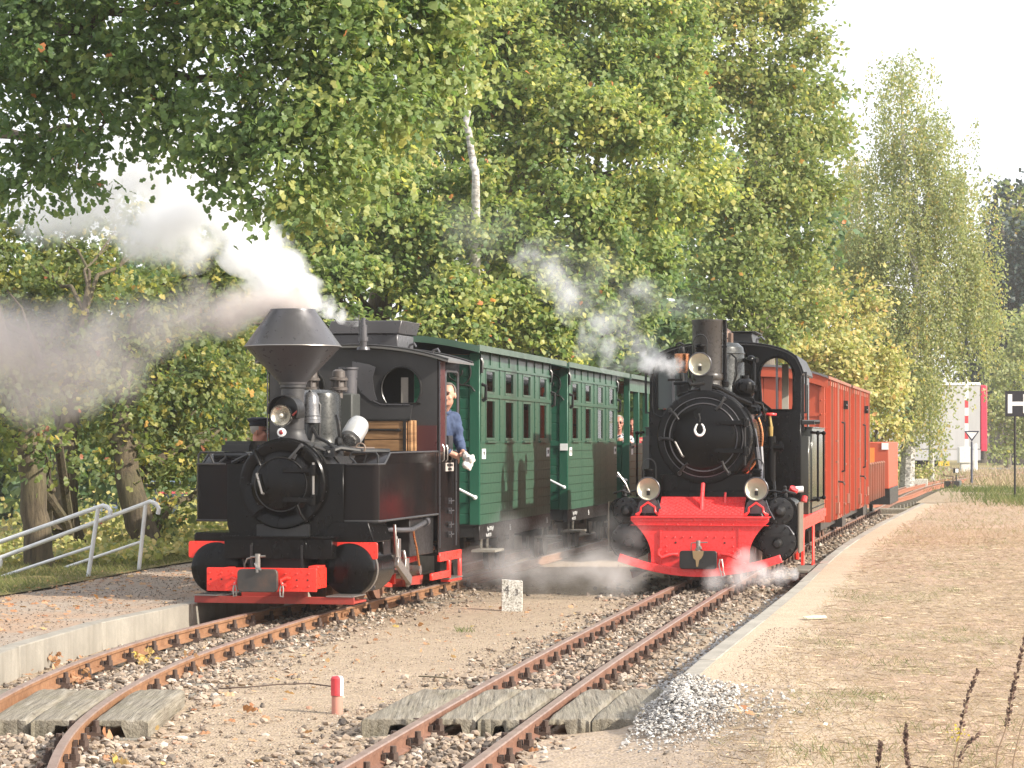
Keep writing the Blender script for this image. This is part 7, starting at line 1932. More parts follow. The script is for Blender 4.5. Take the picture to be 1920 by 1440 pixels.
# ================================================================== people
M['skin'] = plain('skin', (0.50, 0.27, 0.19), 0.5)
M['skin_red'] = plain('ruddy_skin', (0.52, 0.23, 0.165), 0.5)
M['hair_dark'] = plain('short_greying_hair', (0.13, 0.11, 0.10), 0.8)
M['hair_grey'] = plain('grey_hair', (0.35, 0.33, 0.31), 0.7)
M['hair_brown'] = plain('brown_hair', (0.08, 0.045, 0.03), 0.6)
M['jacket_blue'] = plain('blue_work_jacket', (0.04, 0.062, 0.125), 0.85)
M['shirt_blue'] = plain('pale_blue_shirt', (0.42, 0.55, 0.66), 0.85)
M['navy'] = plain('navy_uniform_cloth', (0.016, 0.018, 0.03), 0.85)
M['cloth_white'] = plain('crumpled_white_rag', (0.62, 0.6, 0.57), 0.9)
M['red_scarf'] = plain('red_cloth', (0.4, 0.04, 0.06), 0.85)
M['lip'] = plain('lip', (0.28, 0.10, 0.085), 0.5)
M['eye'] = plain('dark_eye', (0.02, 0.016, 0.014), 0.2)
def pattern_mat():
    t = NT('black_and_white_pattern_cloth'); n = t.noise(t.coords(), 26, 2, .5)
    t.bsdf(t.ramp(n, [(0.47, (0.02, 0.02, 0.035)), (0.53, (0.62, 0.62, 0.66))], 'LINEAR'), 0.85); return t.mat
M['pattern'] = pattern_mat()

def blob_mesh(name, balls, tubes, voxel, mat, parent, smooth=2):
    """one continuous surface grown from overlapping ellipsoids and tapered limbs."""
    m = MB()
    for c, r in balls:
        r = (r, r, r) if isinstance(r, (int, float)) else r
        m.ball(c, 1.0, 14, 9, r)
    for pts, rs in tubes:
        m.tube(pts, rs, 10)
        for p, r in zip(pts, rs if isinstance(rs, (list, tuple)) else [rs] * len(pts)): m.ball(p, r, 10, 6)
    o = m.build(name, mat, parent)
    a = o.modifiers.new("remesh", 'REMESH'); a.mode = 'VOXEL'; a.voxel_size = voxel; a.use_smooth_shade = True
    b = o.modifiers.new("smooth", 'SMOOTH'); b.factor = 0.5; b.iterations = smooth
    return o

FOLDS = bpy.data.textures.new('folds', 'CLOUDS'); FOLDS.noise_scale = .07
def hand_shapes(wrist, direction, up, curl, side):
    """palm, four unequal curled fingers and a thumb that leaves the side of the palm."""
    d = Vector(direction).normalized(); u = Vector(up); u = (u - d * u.dot(d)).normalized(); s = d.cross(u) * side
    w = Vector(wrist); tubes = []
    tubes.append(([w, w + d * .05, w + d * .085], [.026, .033, .03]))
    for k, (off, L) in enumerate(((-.028, .068), (-.0095, .078), (.0095, .073), (.028, .056))):
        b = w + d * .078 + s * off; tubes.append(([w + d * .05 + s * off * .8, b], [.014, .0105]))
        p1 = b + (d * cos(curl) - u * sin(curl)) * L * .5; p2 = p1 + (d * cos(2 * curl) - u * sin(2 * curl)) * L * .32; p3 = p2 + (d * cos(2.6 * curl) - u * sin(2.6 * curl)) * L * .24
        tubes.append(([b, p1, p2, p3], [.0105, .0098, .009, .0075]))
    t0 = w + d * .025 - s * .026; t1 = t0 + (d * .6 - s * .75).normalized() * .035; t2 = t1 + (d * .95 - s * .1 - u * .3).normalized() * .034
    tubes.append(([t0, t1, t2], [.0135, .0115, .009]))
    return tubes

def person(label, loc, rz, head, yaw, hip, shoulders, arms, legs, skin, top_mat, leg_mat, hair_mat, group=None, open_shirt=None, cap=False, long_hair=False, glasses=False, bald=False, moustache=False):
    root_m = []; C, S = cos(yaw), sin(yaw); hc = Vector(head)
    def HP(x, y, z): return hc + Vector((x * C - y * S, x * S + y * C, z))
    balls = [(HP(0, .008, .025), (.076, .094, .098)), (HP(0, -.022, -.045), (.058, .066, .072)), (HP(0, -.062, -.088), (.026, .022, .02)),
             (HP(0, -.098, -.012), (.013, .02, .03)), (HP(0, -.105, -.026), (.017, .015, .012)), (HP(-.03, -.076, .028), (.028, .014, .012)), (HP(.03, -.076, .028), (.028, .014, .012)),
             (HP(-.04, -.06, -.03), (.024, .022, .022)), (HP(.04, -.06, -.03), (.024, .022, .022)), (HP(-.08, .01, -.008), (.011, .02, .034)), (HP(.08, .01, -.008), (.011, .02, .034)),
             (HP(0, -.085, -.058), (.024, .012, .010))]
    sl, sr = Vector(shoulders[0]), Vector(shoulders[1]); sc = (sl + sr) / 2; hp = Vector(hip)
    tubes = [([HP(0, .02, -.06), (HP(0, .02, -.06) + sc) / 2 + Vector((0, 0, .01)), sc + Vector((0, 0, -.02))], [.056, .055, .075])]
    mid = hp.lerp(sc, .55); low = hp.lerp(sc, .2)
    tubes += [([hp, low, mid, sc + Vector((0, 0, -.05))], [.13, .125, .135, .11]), ([sl, sc, sr], [.06, .085, .06])]
    for q in (-1, 1):
        off = (sr - sl).normalized() * .065 * q
        tubes.append(([hp + off, mid + off * 1.25, sc + off * 1.35 + Vector((0, 0, -.05))], [.09, .095, .075]))
    atub = []; htub = []
    for sh, (el, wr, hd, up, curl, side) in zip((sl, sr), arms):
        atub.append(([sh, Vector(sh).lerp(Vector(el), .5), el], [.056, .05, .041])); atub.append(([el, Vector(el).lerp(Vector(wr), .5), wr], [.041, .038, .027]))
        htub += hand_shapes(wr, hd, up, curl, side)
    ltub = []
    for (kn, an, toe), q in zip(legs, (-1, 1)):
        h0 = hp + (sr - sl).normalized() * .085 * q
        ltub.append(([h0, Vector(h0).lerp(Vector(kn), .5), kn], [.085, .072, .056])); ltub.append(([kn, Vector(kn).lerp(Vector(an), .35), an], [.055, .054, .037])); ltub.append(([an, toe], [.04, .03]))
    body = blob_mesh('person', balls, tubes + atub + htub + ltub, 0.0085, skin, None, 1)
    body.location = loc; body.rotation_euler = (0, 0, rz); tag(body, label, 'person', group)
    # clothes follow the body
    grow = lambda T, g: [(p, [x + g for x in r]) for p, r in T]
    tt = tubes[1:]; jt = grow(tt, .016)
    sleeves = []
    for i in range(0, len(atub), 2):
        p, r = atub[i + 1]; cut = Vector(p[0]).lerp(Vector(p[2]), .86)
        sleeves += [(atub[i][0], [x + .016 for x in atub[i][1]]), ([p[0], p[1], cut], [r[0] + .016, r[1] + .014, r[2] + .018])]
    jk = blob_mesh('jacket', [], jt + sleeves, .012, top_mat, body, 3)
    dj = jk.modifiers.new('folds', 'DISPLACE'); dj.texture = FOLDS; dj.strength = .035; dj.texture_coords = 'LOCAL'
    nk = HP(0, .02, -.06).lerp(sc, .62)
    m = MB(); m.tube([nk + Vector((.07 * cos(t), .068 * sin(t) + .01, .02 * sin(t))) for t in np.linspace(0, 2 * pi, 21)], .017, 7, caps=False); m.build('collar', top_mat, body)
    blob_mesh('trousers', [], grow(ltub[:2] + ltub[3:5], .014) + [([hp, hp + Vector((0, 0, .02))], [.15, .14])], .014, leg_mat, body, 3)
    m = MB()
    for (kn, an, toe) in legs: m.tube([Vector(an) + Vector((0, .03, -.02)), Vector(an) + Vector((0, -.03, -.04)), Vector(toe)], [.05, .05, .038], 8)
    m.build('shoes', M['dark'], body)
    if open_shirt:
        m = MB(); f = sc + Vector((-.03, -.165, -.1)); g = hp + Vector((-.03, -.195, .05))
        m.tube([f + Vector((-.015, .02, .05)), f.lerp(g, .4), g], [.05, .062, .06], 10); o = m.build('shirt', open_shirt, body)
    # face and hair
    for q in (-1, 1):
        m = MB(); m.ball(HP(q * .03, -.083, .008), .0105, 8, 6); m.build('eye', M['eye'], body)
        m = MB(); m.tube([HP(q * .012, -.092, .026), HP(q * .03, -.094, .032), HP(q * .05, -.08, .026)], .005, 5); m.build('eyebrow', hair_mat, body)
    m = MB(); m.tube([HP(-.024, -.087, -.06), HP(0, -.096, -.057), HP(.024, -.087, -.06)], [.004, .006, .004], 6); m.build('mouth', M['lip'], body)
    if moustache: m = MB(); m.tube([HP(-.03, -.09, -.05), HP(0, -.104, -.042), HP(.03, -.09, -.05)], [.006, .009, .006], 6); m.build('moustache', hair_mat, body)
    hb = [(HP(0, .018, .04), (.084, .098, .092))]
    if long_hair: hb += [(HP(-.07, .04, -.05), (.03, .05, .1)), (HP(.07, .04, -.05), (.03, .05, .1)), (HP(0, .07, -.06), (.075, .045, .11))]
    m = MB()
    for c, r in hb: m.ball(c, 1, 18, 12, r)
    # cut the hairline away from the face
    keep = []
    o = m.build('hair', hair_mat, body); bm = bmesh.new(); bm.from_mesh(o.data)
    kill = []
    for v in bm.verts:
        q = v.co - hc; lx, ly = q.x * C + q.y * S, -q.x * S + q.y * C
        if ly < -.03 and q.z < .095: kill.append(v)
        elif ly < .02 and q.z < .0 and abs(lx) < .07: kill.append(v)
        elif not long_hair and q.z < -.04: kill.append(v)
    bmesh.ops.delete(bm, geom=kill, context='VERTS'); bm.to_mesh(o.data); bm.free()
    if cap:
        m = MB(); m.lathe([(.096, .055), (.098, .085), (.10, .095), (.122, .118), (.118, .135), (.06, .148), (.0, .15)], HP(0, .012, 0) , 'z', 28)
        m.add([HP(-.085, -.055, .062), HP(.085, -.055, .062), HP(.06, -.145, .045), (HP(0, -.16, .042)), HP(-.06, -.145, .045), HP(-.085, -.055, .056), HP(.085, -.055, .056), HP(.06, -.145, .039), HP(0, -.16, .036), HP(-.06, -.145, .039)],
              [(0, 1, 2, 3, 4), (5, 9, 8, 7, 6), (0, 5, 6, 1), (1, 6, 7, 2), (2, 7, 8, 3), (3, 8, 9, 4), (4, 9, 5, 0)])
        cp = m.build('peaked_cap', M['navy'], body)
        m = MB(); m.tube([HP(.1 * cos(t), .012 + .1 * sin(t), .066) for t in np.linspace(0, 2 * pi, 25)], .006, 5, caps=False); m.build('cap_band', M['dark'], cp)
    if glasses:
        m = MB()
        for q in (-1, 1): m.tube([HP(q * .032 + .022 * cos(t), -.1, .006 + .017 * sin(t)) for t in np.linspace(0, 2 * pi, 15)], .003, 5, caps=False); m.tube([HP(q * .054, -.1, .01), HP(q * .08, .0, .012)], .003, 5)
        m.tube([HP(-.01, -.101, .01), HP(.01, -.101, .01)], .003, 5); m.build('glasses', M['dark'], body)
    return body

def loco_pt(root, x, y, z):
    return root.matrix_basis @ Vector((x, y, z))
# driver leaning at the side window of the left cab: local frame of the engine
d = person('engine driver in blue jacket looking out of the left engine cab window', (LL.location.x, LL.location.y, 0), -th_L,
    (.86, 3.17, 2.03), radians(-4), (.64, 3.34, 1.40), ((.62, 3.20, 1.80), (.88, 3.38, 1.79)),
    (((.72, 3.02, 1.56), (.90, 3.10, 1.445), (.75, .25, -.35), (0, 0, 1), .55, 1), ((.94, 3.36, 1.55), (1.02, 3.16, 1.455), (.5, -.6, -.4), (0, 0, 1), .5, -1)),
    (((.55, 3.25, .95), (.55, 3.33, .52), (.55, 3.15, .48)), ((.70, 3.28, .95), (.70, 3.36, .52), (.70, 3.18, .48))),
    M['skin'], M['jacket_blue'], M['navy'], M['hair_dark'], open_shirt=M['shirt_blue'], moustache=True)
# the rag in his hand
m = MB(); rr = random.Random(4)
for k in range(9): m.ball((1.09 + rr.uniform(-.03, .045), 3.10 + rr.uniform(-.05, .05), 1.385 + rr.uniform(-.09, .045)), .032 + rr.uniform(-.01, .012), 9, 6)
m.tube([(1.09, 3.1, 1.40), (1.11, 3.1, 1.33), (1.10, 3.1, 1.27)], [.04, .04, .015], 8); m.tube([(1.06, 3.12, 1.40), (1.06, 3.12, 1.30)], [.035, .025], 8)
rag = m.build('rag', M['cloth_white'], None); a = rag.modifiers.new("remesh", 'REMESH'); a.mode = 'VOXEL'; a.voxel_size = .01; a.use_smooth_shade = True
tx = bpy.data.textures.new('crumple', 'CLOUDS'); tx.noise_scale = .045
dm = rag.modifiers.new("crumple", 'DISPLACE'); dm.texture = tx; dm.strength = .035; dm.texture_coords = 'LOCAL'
rag.location = (LL.location.x, LL.location.y, 0); rag.rotation_euler = (0, 0, -th_L)
tag(rag, 'crumpled white cleaning rag in the hand of the engine driver', 'rag')
# conductor in profile behind the left tank
person('man in navy uniform with peaked cap standing left of the wide chimney engine', (-2.63, 27.8, 0), 0, (.0, 0, 1.665), radians(82), (0, .0, .98), ((-.03, .18, 1.44), (.02, -.18, 1.44)),
    (((-.02, .22, 1.16), (.10, .2, .93), (.2, 0, -1), (0, 1, 0), .4, 1), ((.03, -.22, 1.16), (.12, -.2, .93), (.2, 0, -1), (0, -1, 0), .4, -1)),
    (((.03, .1, .55), (0, .1, .18), (.14, .1, .13)), ((.03, -.1, .55), (0, -.1, .18), (.14, -.1, .13))),
    M['skin_red'], M['navy'], M['navy'], M['hair_grey'], cap=True, glasses=True)
# passengers on the open carriage, leaning on the sill: local frame of that carriage
def seated(label, x, y, z, yaw, top, hair, **kw):
    return person(label, (c3.location.x, c3.location.y, 0), -thC, (x + .02, y - .08, z), yaw, (x - .12, y + .1, 1.16), ((x - .2, y + .02, z - .25), (x + .17, y + .06, z - .26)),
        (((x - .12, y - .22, z - .34), (x + .12, y - .24, 1.57), (1, .1, -.1), (0, 0, 1), .3, 1), ((x + .22, y - .12, z - .36), (x + .1, y - .3, 1.585), (-.3, -.9, 0), (0, 0, 1), .3, -1)),
        (((x - .2, y - .32, 1.12), (x - .2, y - .3, .76), (x - .2, y - .42, .73)), ((x - .02, y - .32, 1.12), (x - .02, y - .3, .76), (x - .02, y - .42, .73))),
        M['skin_red'], top, M['navy'], hair, **kw)
seated('grey haired passenger in black and white patterned top leaning from open carriage', .60, .55, 1.84, radians(10), M['pattern'], M['hair_grey'], glasses=True)
seated('dark haired passenger with red scarf behind the second post of the open carriage', .62, 2.1, 1.80, radians(5), M['red_scarf'], M['hair_brown'], long_hair=True)
# ================================================================== small things about the yard
# red and white marker stake
x, y = (632 - 960) * 16.55 / 5000, 16.55
st = empty('marker_stake', (x, y, 0), 0, 'short round stake with red and white painted top between the tracks', 'stake')
m = MB(); m.lathe([(.035, G - .1), (.034, G + .10), (.0335, .0 - .015)], (0, 0, 0), 'z', 18, caps=False); m.build('stake_foot', paint('faded_pink_stake', (.42, .17, .13), .8, .6, (.35, .28, .2), 5), st)
m = MB()
for a0, a1, mt in ((-150, -10, 'red'), (-10, 60, 'white')): pass
def sector(a0, a1):
    m = MB(); n = 9; vs = []
    for z in (-.012, .095, .108):
        r = .039 if z < .1 else .03
        for i in range(n): t = radians(a0 + (a1 - a0) * i / (n - 1)); vs.append((r * cos(t), r * sin(t), z))
    vs.append((0, 0, .11)); vs.append((0, 0, -.012)); fs = []
    for j in range(2):
        for i in range(n - 1): fs.append((j * n + i, j * n + i + 1, (j + 1) * n + i + 1, (j + 1) * n + i))
    for i in range(n - 1): fs.append((2 * n + i, 2 * n + i + 1, 3 * n)); fs.append((i + 1, i, 3 * n + 1))
    m.add(vs, fs); return m
M['stake_red'] = paint('stake_red', (.50, .035, .045), .5, .2, (.5, .3, .28), 4)
sector(-170, -55).build('red_field', M['stake_red'], st); sector(-55, 45).build('white_field', M['white'], st); sector(45, 120).build('red_field', M['stake_red'], st); sector(120, 190).build('white_field', M['white'], st)
# whitewashed stone
def granite():
    t = NT('whitewashed_granite'); v = t.coords(); n = t.noise(v, 60, 4, .7); n2 = t.noise(v, 9, 4, .6)
    c = t.ramp(n, [(0.36, (0.16, 0.145, 0.12)), (0.5, (0.52, 0.5, 0.45)), (0.65, (0.68, 0.67, 0.63))]); c = t.mix(t.ramp(n2, [(0.5, 0), (0.75, .5)]), c, (.22, .21, .16))
    t.bsdf(c, .95, 0, n, .7, .01); return t.mat
M['granite'] = granite()
Y = 5000 * (EYE - G) / (1145 - 826); X = (960 - 960) * Y / 5000
ms = empty('distance_stone', (X, Y, 0), radians(-3), 'small speckled whitewashed stone with worn black numbers between the two trains', 'marker stone')
m = MB(); o = [(-.103, G - .1), (.103, G - .1), (.105, .17), (.095, .176), (0, .181), (-.095, .192), (-.103, .185)]; m.prism(o, -.03, .03); m.build('stone_block', M['granite'], ms, bevel=.008)
M['faded_black'] = plain('faded_black_figures', (.13, .125, .12), .9)
text_mesh('4', .12, M['faded_black'], ms, (-.05, -.0335, .085), RX); text_mesh('3', .09, M['faded_black'], ms, (.05, -.0335, .06), RX)
# hand rails of the steps at the left
def hand_rail(label, top, mid, post, D, dD):
    root = empty('hand_rail', (PX(post[1][0], post[1][1], D).x, D, 0), 0, label, 'hand rail', 'hand rails of the left steps'); off = Vector((root.location.x, D, 0))
    def Q(p): return PX(p[0], p[1], D + dD * (p[0] - post[0][0]) / -200) - off
    m = MB(); m.tube([Q(p) for p in top], .025, 10); m.build('top_rail', M['galv'], root)
    m = MB(); m.tube([Q(p) for p in mid], .017, 8); m.build('middle_rail', M['galv'], root)
    for a, b in ((post[0], post[1]), (post[2], post[3])):
        m = MB(); m.tube([Q(a), Q(b)], .023, 10); m.build('post', M['galv'], root)
hand_rail('nearer galvanised hand rail with curled end descending beside the forked oak', [(-90, 1048), (0, 1016), (100, 981), (184, 951), (193, 948), (202, 951), (207, 958), (206, 965)], [(-90, 1112), (0, 1082), (172, 1025)], [(184, 953), (165, 1084), (-60, 1036), (-76, 1150)], 28.4, .5)
hand_rail('further galvanised hand rail with curled end in front of the leaning oak', [(-60, 1068), (0, 1046), (150, 990), (270, 945), (282, 940), (293, 945), (298, 954), (296, 964)], [(-20, 1108), (75, 1080), (264, 1016)], [(273, 946), (260, 1072), (2, 1047), (-1, 1105)], 30.2, .4)
# wires and twigs on the gravel
m = MB(); z = G + .02; m.tube([(gp(410, 1291, z)[0], gp(410, 1291, z)[1], z), (gp(470, 1291, z)[0], gp(470, 1291, z)[1], z + .012), (gp(520, 1286, z)[0], gp(520, 1286, z)[1], z + .01), (gp(580, 1284, z)[0], gp(580, 1284, z)[1], z + .01), (gp(622, 1287, z)[0], gp(622, 1287, z)[1], z)], .005, 5)
tag(m.build('wire', M['clip'], None), 'thin dark wire lying on the gravel left of the painted stake', 'wire')
m = MB(); a, b, c = gp(785, 1268, z), gp(815, 1272, z), gp(850, 1273, z); m.tube([(a[0], a[1], z), (b[0], b[1], z + .01), (c[0], c[1], z)], .005, 5); tag(m.build('twig', M['oak_bark'], None), 'thin dry twig on the gravel right of the painted stake', 'twig')
# green sprig and pale stone chip on the ground
tuft_grass('green_sprig', [gp(870, 1187, G)], 60, .05, .03, .07, M['grass'], 88, G + .01)
m = MB(); q = gp(1527, 1161, P); m.prism([(-.10, -.05), (-.02, -.07), (.09, -.06), (.10, .03), (.0, .06), (-.09, .03)], 0, .012, 'xy'); o = m.build('stone_chip', M['stone_plain'] if 'stone_plain' in M else plain('pale_chip', (.6, .56, .42), .9), None); o.location = (q[0], q[1], P + .012); o.rotation_euler = (.06, -.04, .2)
tag(o, 'flat pale stone chip lying on the dry grass beyond the kerb', 'stone chip')
# dry leaves: single curled leaves and little drifts
def dry_leaves(name, centres, per, spread, size, seed, z, h=.05, tint=(.1, .8)):
    rng = np.random.default_rng(seed); c = np.array(centres); k = np.repeat(np.arange(len(c)), per); n = len(k)
    p = np.stack([c[k, 0] + rng.normal(0, spread, n), c[k, 1] + rng.normal(0, spread * 1.3, n), np.full(n, z) + np.abs(rng.normal(0, h, n))], -1)
    o = leaf_mesh(name, p, rng.normal(0, 1, (n, 3)), rng.normal(0, .5, (n, 3)) + np.array([0.3, -.5, .5]), size * rng.uniform(.7, 1.3, n), LEAF_OAK, M['dead_leaf'], rng.uniform(tint[0], tint[1], n), None, widthf=1.2)
    return o
for pts, lab in (([(358, 1265), (352, 1250)], 'upright clump of pale dry oak leaves against the near left rail'), ([(82, 1236), (90, 1250), (100, 1252)], 'heap of brown oak leaves below the left kerb wall'), ([(262, 1248), (255, 1252)], 'yellow oak leaf cluster between the left rails'), ([(140, 1282), (146, 1290)], 'small drift of brown leaves at the left crossing timber')):
    tag(dry_leaves('leaf_clump', [gp(*q, G) for q in pts], 15, .04, .06, int(pts[0][0]), G + .02, .045, (.85, 1.0) if 'yellow' in lab else (.1, .8)), lab, 'leaves')
for (px, py), lab in (((482, 1340), 'single curled brown leaf standing on the gravel left of the stake'), ((197, 1392), 'curled brown leaf under the left crossing timber end'), ((215, 1436), 'yellow leaf on the ballast beside the curved rail'), ((1405, 1348), 'single brown leaf on the sandy path near the chippings heap'), ((668, 1243), 'tiny orange leaf on the gravel right of the stake')):
    q = gp(px, py, G if px < 1300 else P); tag(dry_leaves('fallen_leaf', [q], 3, .015, .07 if px != 668 else .04, px, (G if px < 1300 else P) + .02, .02, (.85, 1.) if 'yellow' in lab else (.1, .6)), lab, 'leaf')
rng = np.random.default_rng(5); n = 700; y = 17.5 + 13 * rng.random(n) ** 1.1; x = KERB_L(y) - .2 - 2.4 * rng.random(n) ** .8
o = leaf_mesh('fallen_leaves', np.stack([x, y, np.full(n, P + .01)], -1), rng.normal(0, 1, (n, 3)) * np.array([1, 1, .15]), rng.normal(0, .3, (n, 3)) + np.array([0, -.2, 1]), rng.uniform(.03, .08, n), LEAF_MID, M['dead_leaf'], rng.random(n) * .9); tag(o, kind='stuff')
n = 420; y = 11 + 16 * rng.random(n) ** 1.2; x = TR_L(y) - .9 + 4.2 * rng.random(n) ** 1.4
o = leaf_mesh('fallen_leaves', np.stack([x, y, np.full(n, G + .02)], -1), rng.normal(0, 1, (n, 3)) * np.array([1, 1, .2]), rng.normal(0, .4, (n, 3)) + np.array([0, -.2, 1]), rng.uniform(.03, .075, n), LEAF_MID, M['dead_leaf'], rng.random(n)); tag(o, kind='stuff')

# seed stalks in the near right corner
def stalk(label, pts, head_from, D, yellow=False, seed=1):
    rng = np.random.default_rng(seed); P0 = PX(*pts[0], D); root = empty('dock_stalk', (P0.x, D, 0), 0, label, 'plant', 'dried seed stalks at the platform edge'); off = Vector((P0.x, D, 0))
    q = [PX(a, b, D + .02 * i) - off for i, (a, b) in enumerate(pts)]; q[0].z = P - .02
    m = MB(); m.tube(q, [.0035 - .0022 * i / (len(q) - 1) for i in range(len(q))], 6); m.build('stem', plain('dry_stem', (.2, .14, .09), .9), root)
    pos = []; ax = []
    L = sum((q[i + 1] - q[i]).length for i in range(head_from, len(q) - 1)); n = int(L * 520)
    for k in range(n):
        t = rng.random() ** .8; s = head_from + t * (len(q) - 1 - head_from); i = min(int(s), len(q) - 2); p = q[i].lerp(q[i + 1], s - i); dr = (q[i + 1] - q[i]).normalized()
        r = .007 * (1 - .55 * t); o = Vector(rng.normal(0, 1, 3)); o = (o - dr * o.dot(dr)).normalized()
        pos.append(p + o * r * rng.random()); ax.append(dr * 1.2 + o * .8)
    if n: leaf_mesh('seed_head', np.array([p[:] for p in pos]), np.array([a[:] for a in ax]), rng.normal(size=(n, 3)), rng.uniform(.008, .016, n), LEAF_FAR, M['seed'], rng.random(n), root)
    if yellow:
        pos = np.array([PX(1797 + rng.normal(0, 8), 1374 + rng.normal(0, 6), D) - off for _ in range(26)]); leaf_mesh('flower', pos, rng.normal(size=(26, 3)), rng.normal(size=(26, 3)), np.full(26, .012), LEAF_FAR, M['flower'], rng.random(26), root)
    return root
M['seed'] = leaf_mat('dark_seed_husks', [(0, (.05, .03, .026)), (.6, (.11, .068, .055)), (1, (.22, .14, .11))], .1, .8)
M['flower'] = leaf_mat('yellow_flower', [(0, (.5, .38, .05)), (1, (.6, .5, .1))], .3)
stalk('tallest seed stalk at the right edge of the view', [(1858, 1470), (1870, 1410), (1885, 1370), (1893, 1330), (1900, 1290), (1912, 1240), (1922, 1195)], 2, 10.2, seed=1)
stalk('second tallest seed stalk left of the tallest with a yellow flower at its foot', [(1780, 1470), (1790, 1420), (1799, 1380), (1806, 1345), (1813, 1310), (1822, 1285), (1833, 1258)], 2, 10.4, True, seed=2)
stalk('bent short seed stalk beside the yellow flower', [(1790, 1470), (1798, 1430), (1806, 1408), (1818, 1390), (1836, 1376)], 1, 10.3, seed=3)
stalk('upright dark seed stalk left of the yellow flower', [(1706, 1470), (1704, 1440), (1700, 1415), (1697, 1390), (1699, 1362)], 0, 10.3, seed=4)
stalk('smallest seed stalk at the far left of the group', [(1646, 1470), (1647, 1430), (1649, 1410), (1651, 1392)], 0, 10.5, seed=5)
stalk('pale bare stalk in the bottom right corner', [(1893, 1470), (1900, 1425), (1912, 1375), (1935, 1300)], 3, 10.0, seed=6)

# signs and gear by the points
D = 66.0; p = PX(1903, 940, D)
hs_ = empty('stop_sign', (p.x, D, 0), radians(-6), 'black square board with white letter H on a thin post', 'sign')
zt_ = PX(0, 733, D).z; zb_ = PX(0, 781, D).z
m = MB(); m.prism(rrect(-.24, .42, zb_, zt_, .02), -.02, .0); m.build('board', plain('black_board', (.012, .012, .016), .4), hs_)
cz = (zt_ + zb_) / 2 - .0; m = MB(); m.bb(-.175, -.07, -.026, -.021, cz - .235, cz + .235); m.bb(.20, .305, -.026, -.021, cz - .235, cz + .235); m.bb(-.07, .20, -.026, -.021, cz - .05, cz + .05); m.build('letter', M['white'], hs_)
m = MB(); m.cyl((0, .02, -.1), (0, .02, zt_), .028, .028, 10); m.build('post', M['black_dull'], hs_)
D = 88.0; p = PX(1822, 915, D); ts = empty('triangle_sign', (p.x, D, 0), 0, 'white triangle sign with black edge pointing down on dark post', 'sign')
z1, z0 = PX(0, 808, D).z, PX(0, 828, D).z
m = MB(); m.prism([(-.25, z1), (.25, z1), (0, z0)], -.02, 0); m.build('plate', plain('dark_edge', (.02, .02, .05), .5), ts)
m = MB(); m.prism([(-.175, z1 - .045), (.175, z1 - .045), (0, z0 + .085)], -.024, -.02); m.build('white_field', M['white'], ts)
m = MB(); m.cyl((0, .02, 0), (0, .02, z0), .04, .035, 10); m.build('post', plain('slate_post', (.06, .07, .11), .5), ts)
# level crossing barrier standing upright, its cabinet
D = 112.0; p = PX(1810, 885, D); bz = float(far_rise(112)) * 1.18 - .22
br = empty('crossing_barrier', (p.x, D, 0), 0, 'raised red and white barrier arm with white drive cabinet by the road', 'barrier')
def Zp(y): return PX(0, y, D).z
m = MB(); m.bb(-.30, .22, -.25, .25, Zp(868), Zp(838)); m.build('cabinet', M['white_cab'] if 'white_cab' in M else plain('grey_white_cabinet', (.62, .63, .6), .5), br, bevel=.02)
m = MB(); m.bb(-.2, .24, -.2, .2, bz, Zp(868)); m.build('foot', plain('concrete_foot', (.6, .6, .57), .8), br)
for i in range(9):
    a, b = Zp(838) + (Zp(706) - Zp(838)) * i / 9, Zp(838) + (Zp(706) - Zp(838)) * (i + 1) / 9
    m = MB(); m.bb(-.02, .12, -.03, .03, a + .005, b - .005); m.build('arm_band', M['white'] if i % 2 == 0 or i > 6 else M['stake_red'], br)
m = MB(); m.cyl((.42, 0, bz), (.42, 0, Zp(832)), .09, .07, 12); m.build('lamp_post', M['galv'], br)
# point lever with weight, lantern, dark box
D = 79.0; p = PX(1784, 922, D); gz = P - .0 + float(far_rise(79)) * .85
lv = empty('point_lever', (p.x, D, 0), 0, 'dark point lever box with cranked handle beside the siding', 'point lever')
def Zq(y): return PX(0, y, D).z
m = MB(); m.bb(-.20, -.04, -.15, .15, gz - .1, Zq(902)); m.bb(.02, .22, -.15, .15, gz - .1, Zq(902)); m.build('box', M['black_dull'], lv, bevel=.01)
m = MB(); m.tube([(.0, -.17, gz), (.02, -.17, Zq(903)), (.02, -.17, Zq(893)), (-.24, -.17, Zq(892)), (-.26, -.17, Zq(888))], .018, 6); m.cyl((-.02, -.2, gz + .05), (-.02, -.14, gz + .05), .05, .05, 10); m.build('handle', M['clip'], lv)
D = 80.5; p = PX(1793, 922, D); ln = empty('point_lantern', (p.x, D, 0), 0, 'small white and black point lantern on a thin rod', 'lantern')
m = MB(); m.cyl((0, 0, gz - .1), (0, 0, PX(0, 890, D).z), .02, .02, 8); m.build('rod', M['black_dull'], ln)
m = MB(); m.bb(-.09, .07, -.06, .06, PX(0, 887, D).z, PX(0, 878, D).z); lb = m.build('lantern_box', M['black_dull'], ln); m = MB(); m.bb(-.035, .055, -.066, -.06, PX(0, 886, D).z, PX(0, 879, D).z); m.build('white_pane', M['white'], lb)
m = MB(); m.bb(.05, .18, .1, .3, gz - .1, PX(0, 901, D).z); m.build('grey_case', paint('grey_green_case', (.16, .19, .18), .6), ln)
D = 85.0; p = PX(1726, 912, D); o = MB().bb(-.22, .22, -.08, .08, 0, .26).build('white_stone', M['granite'], None, bevel=.02); o.location = (p.x, D, PX(0, 913, D).z); tag(o, 'small white block on the far side of the siding under the birch', 'marker stone')
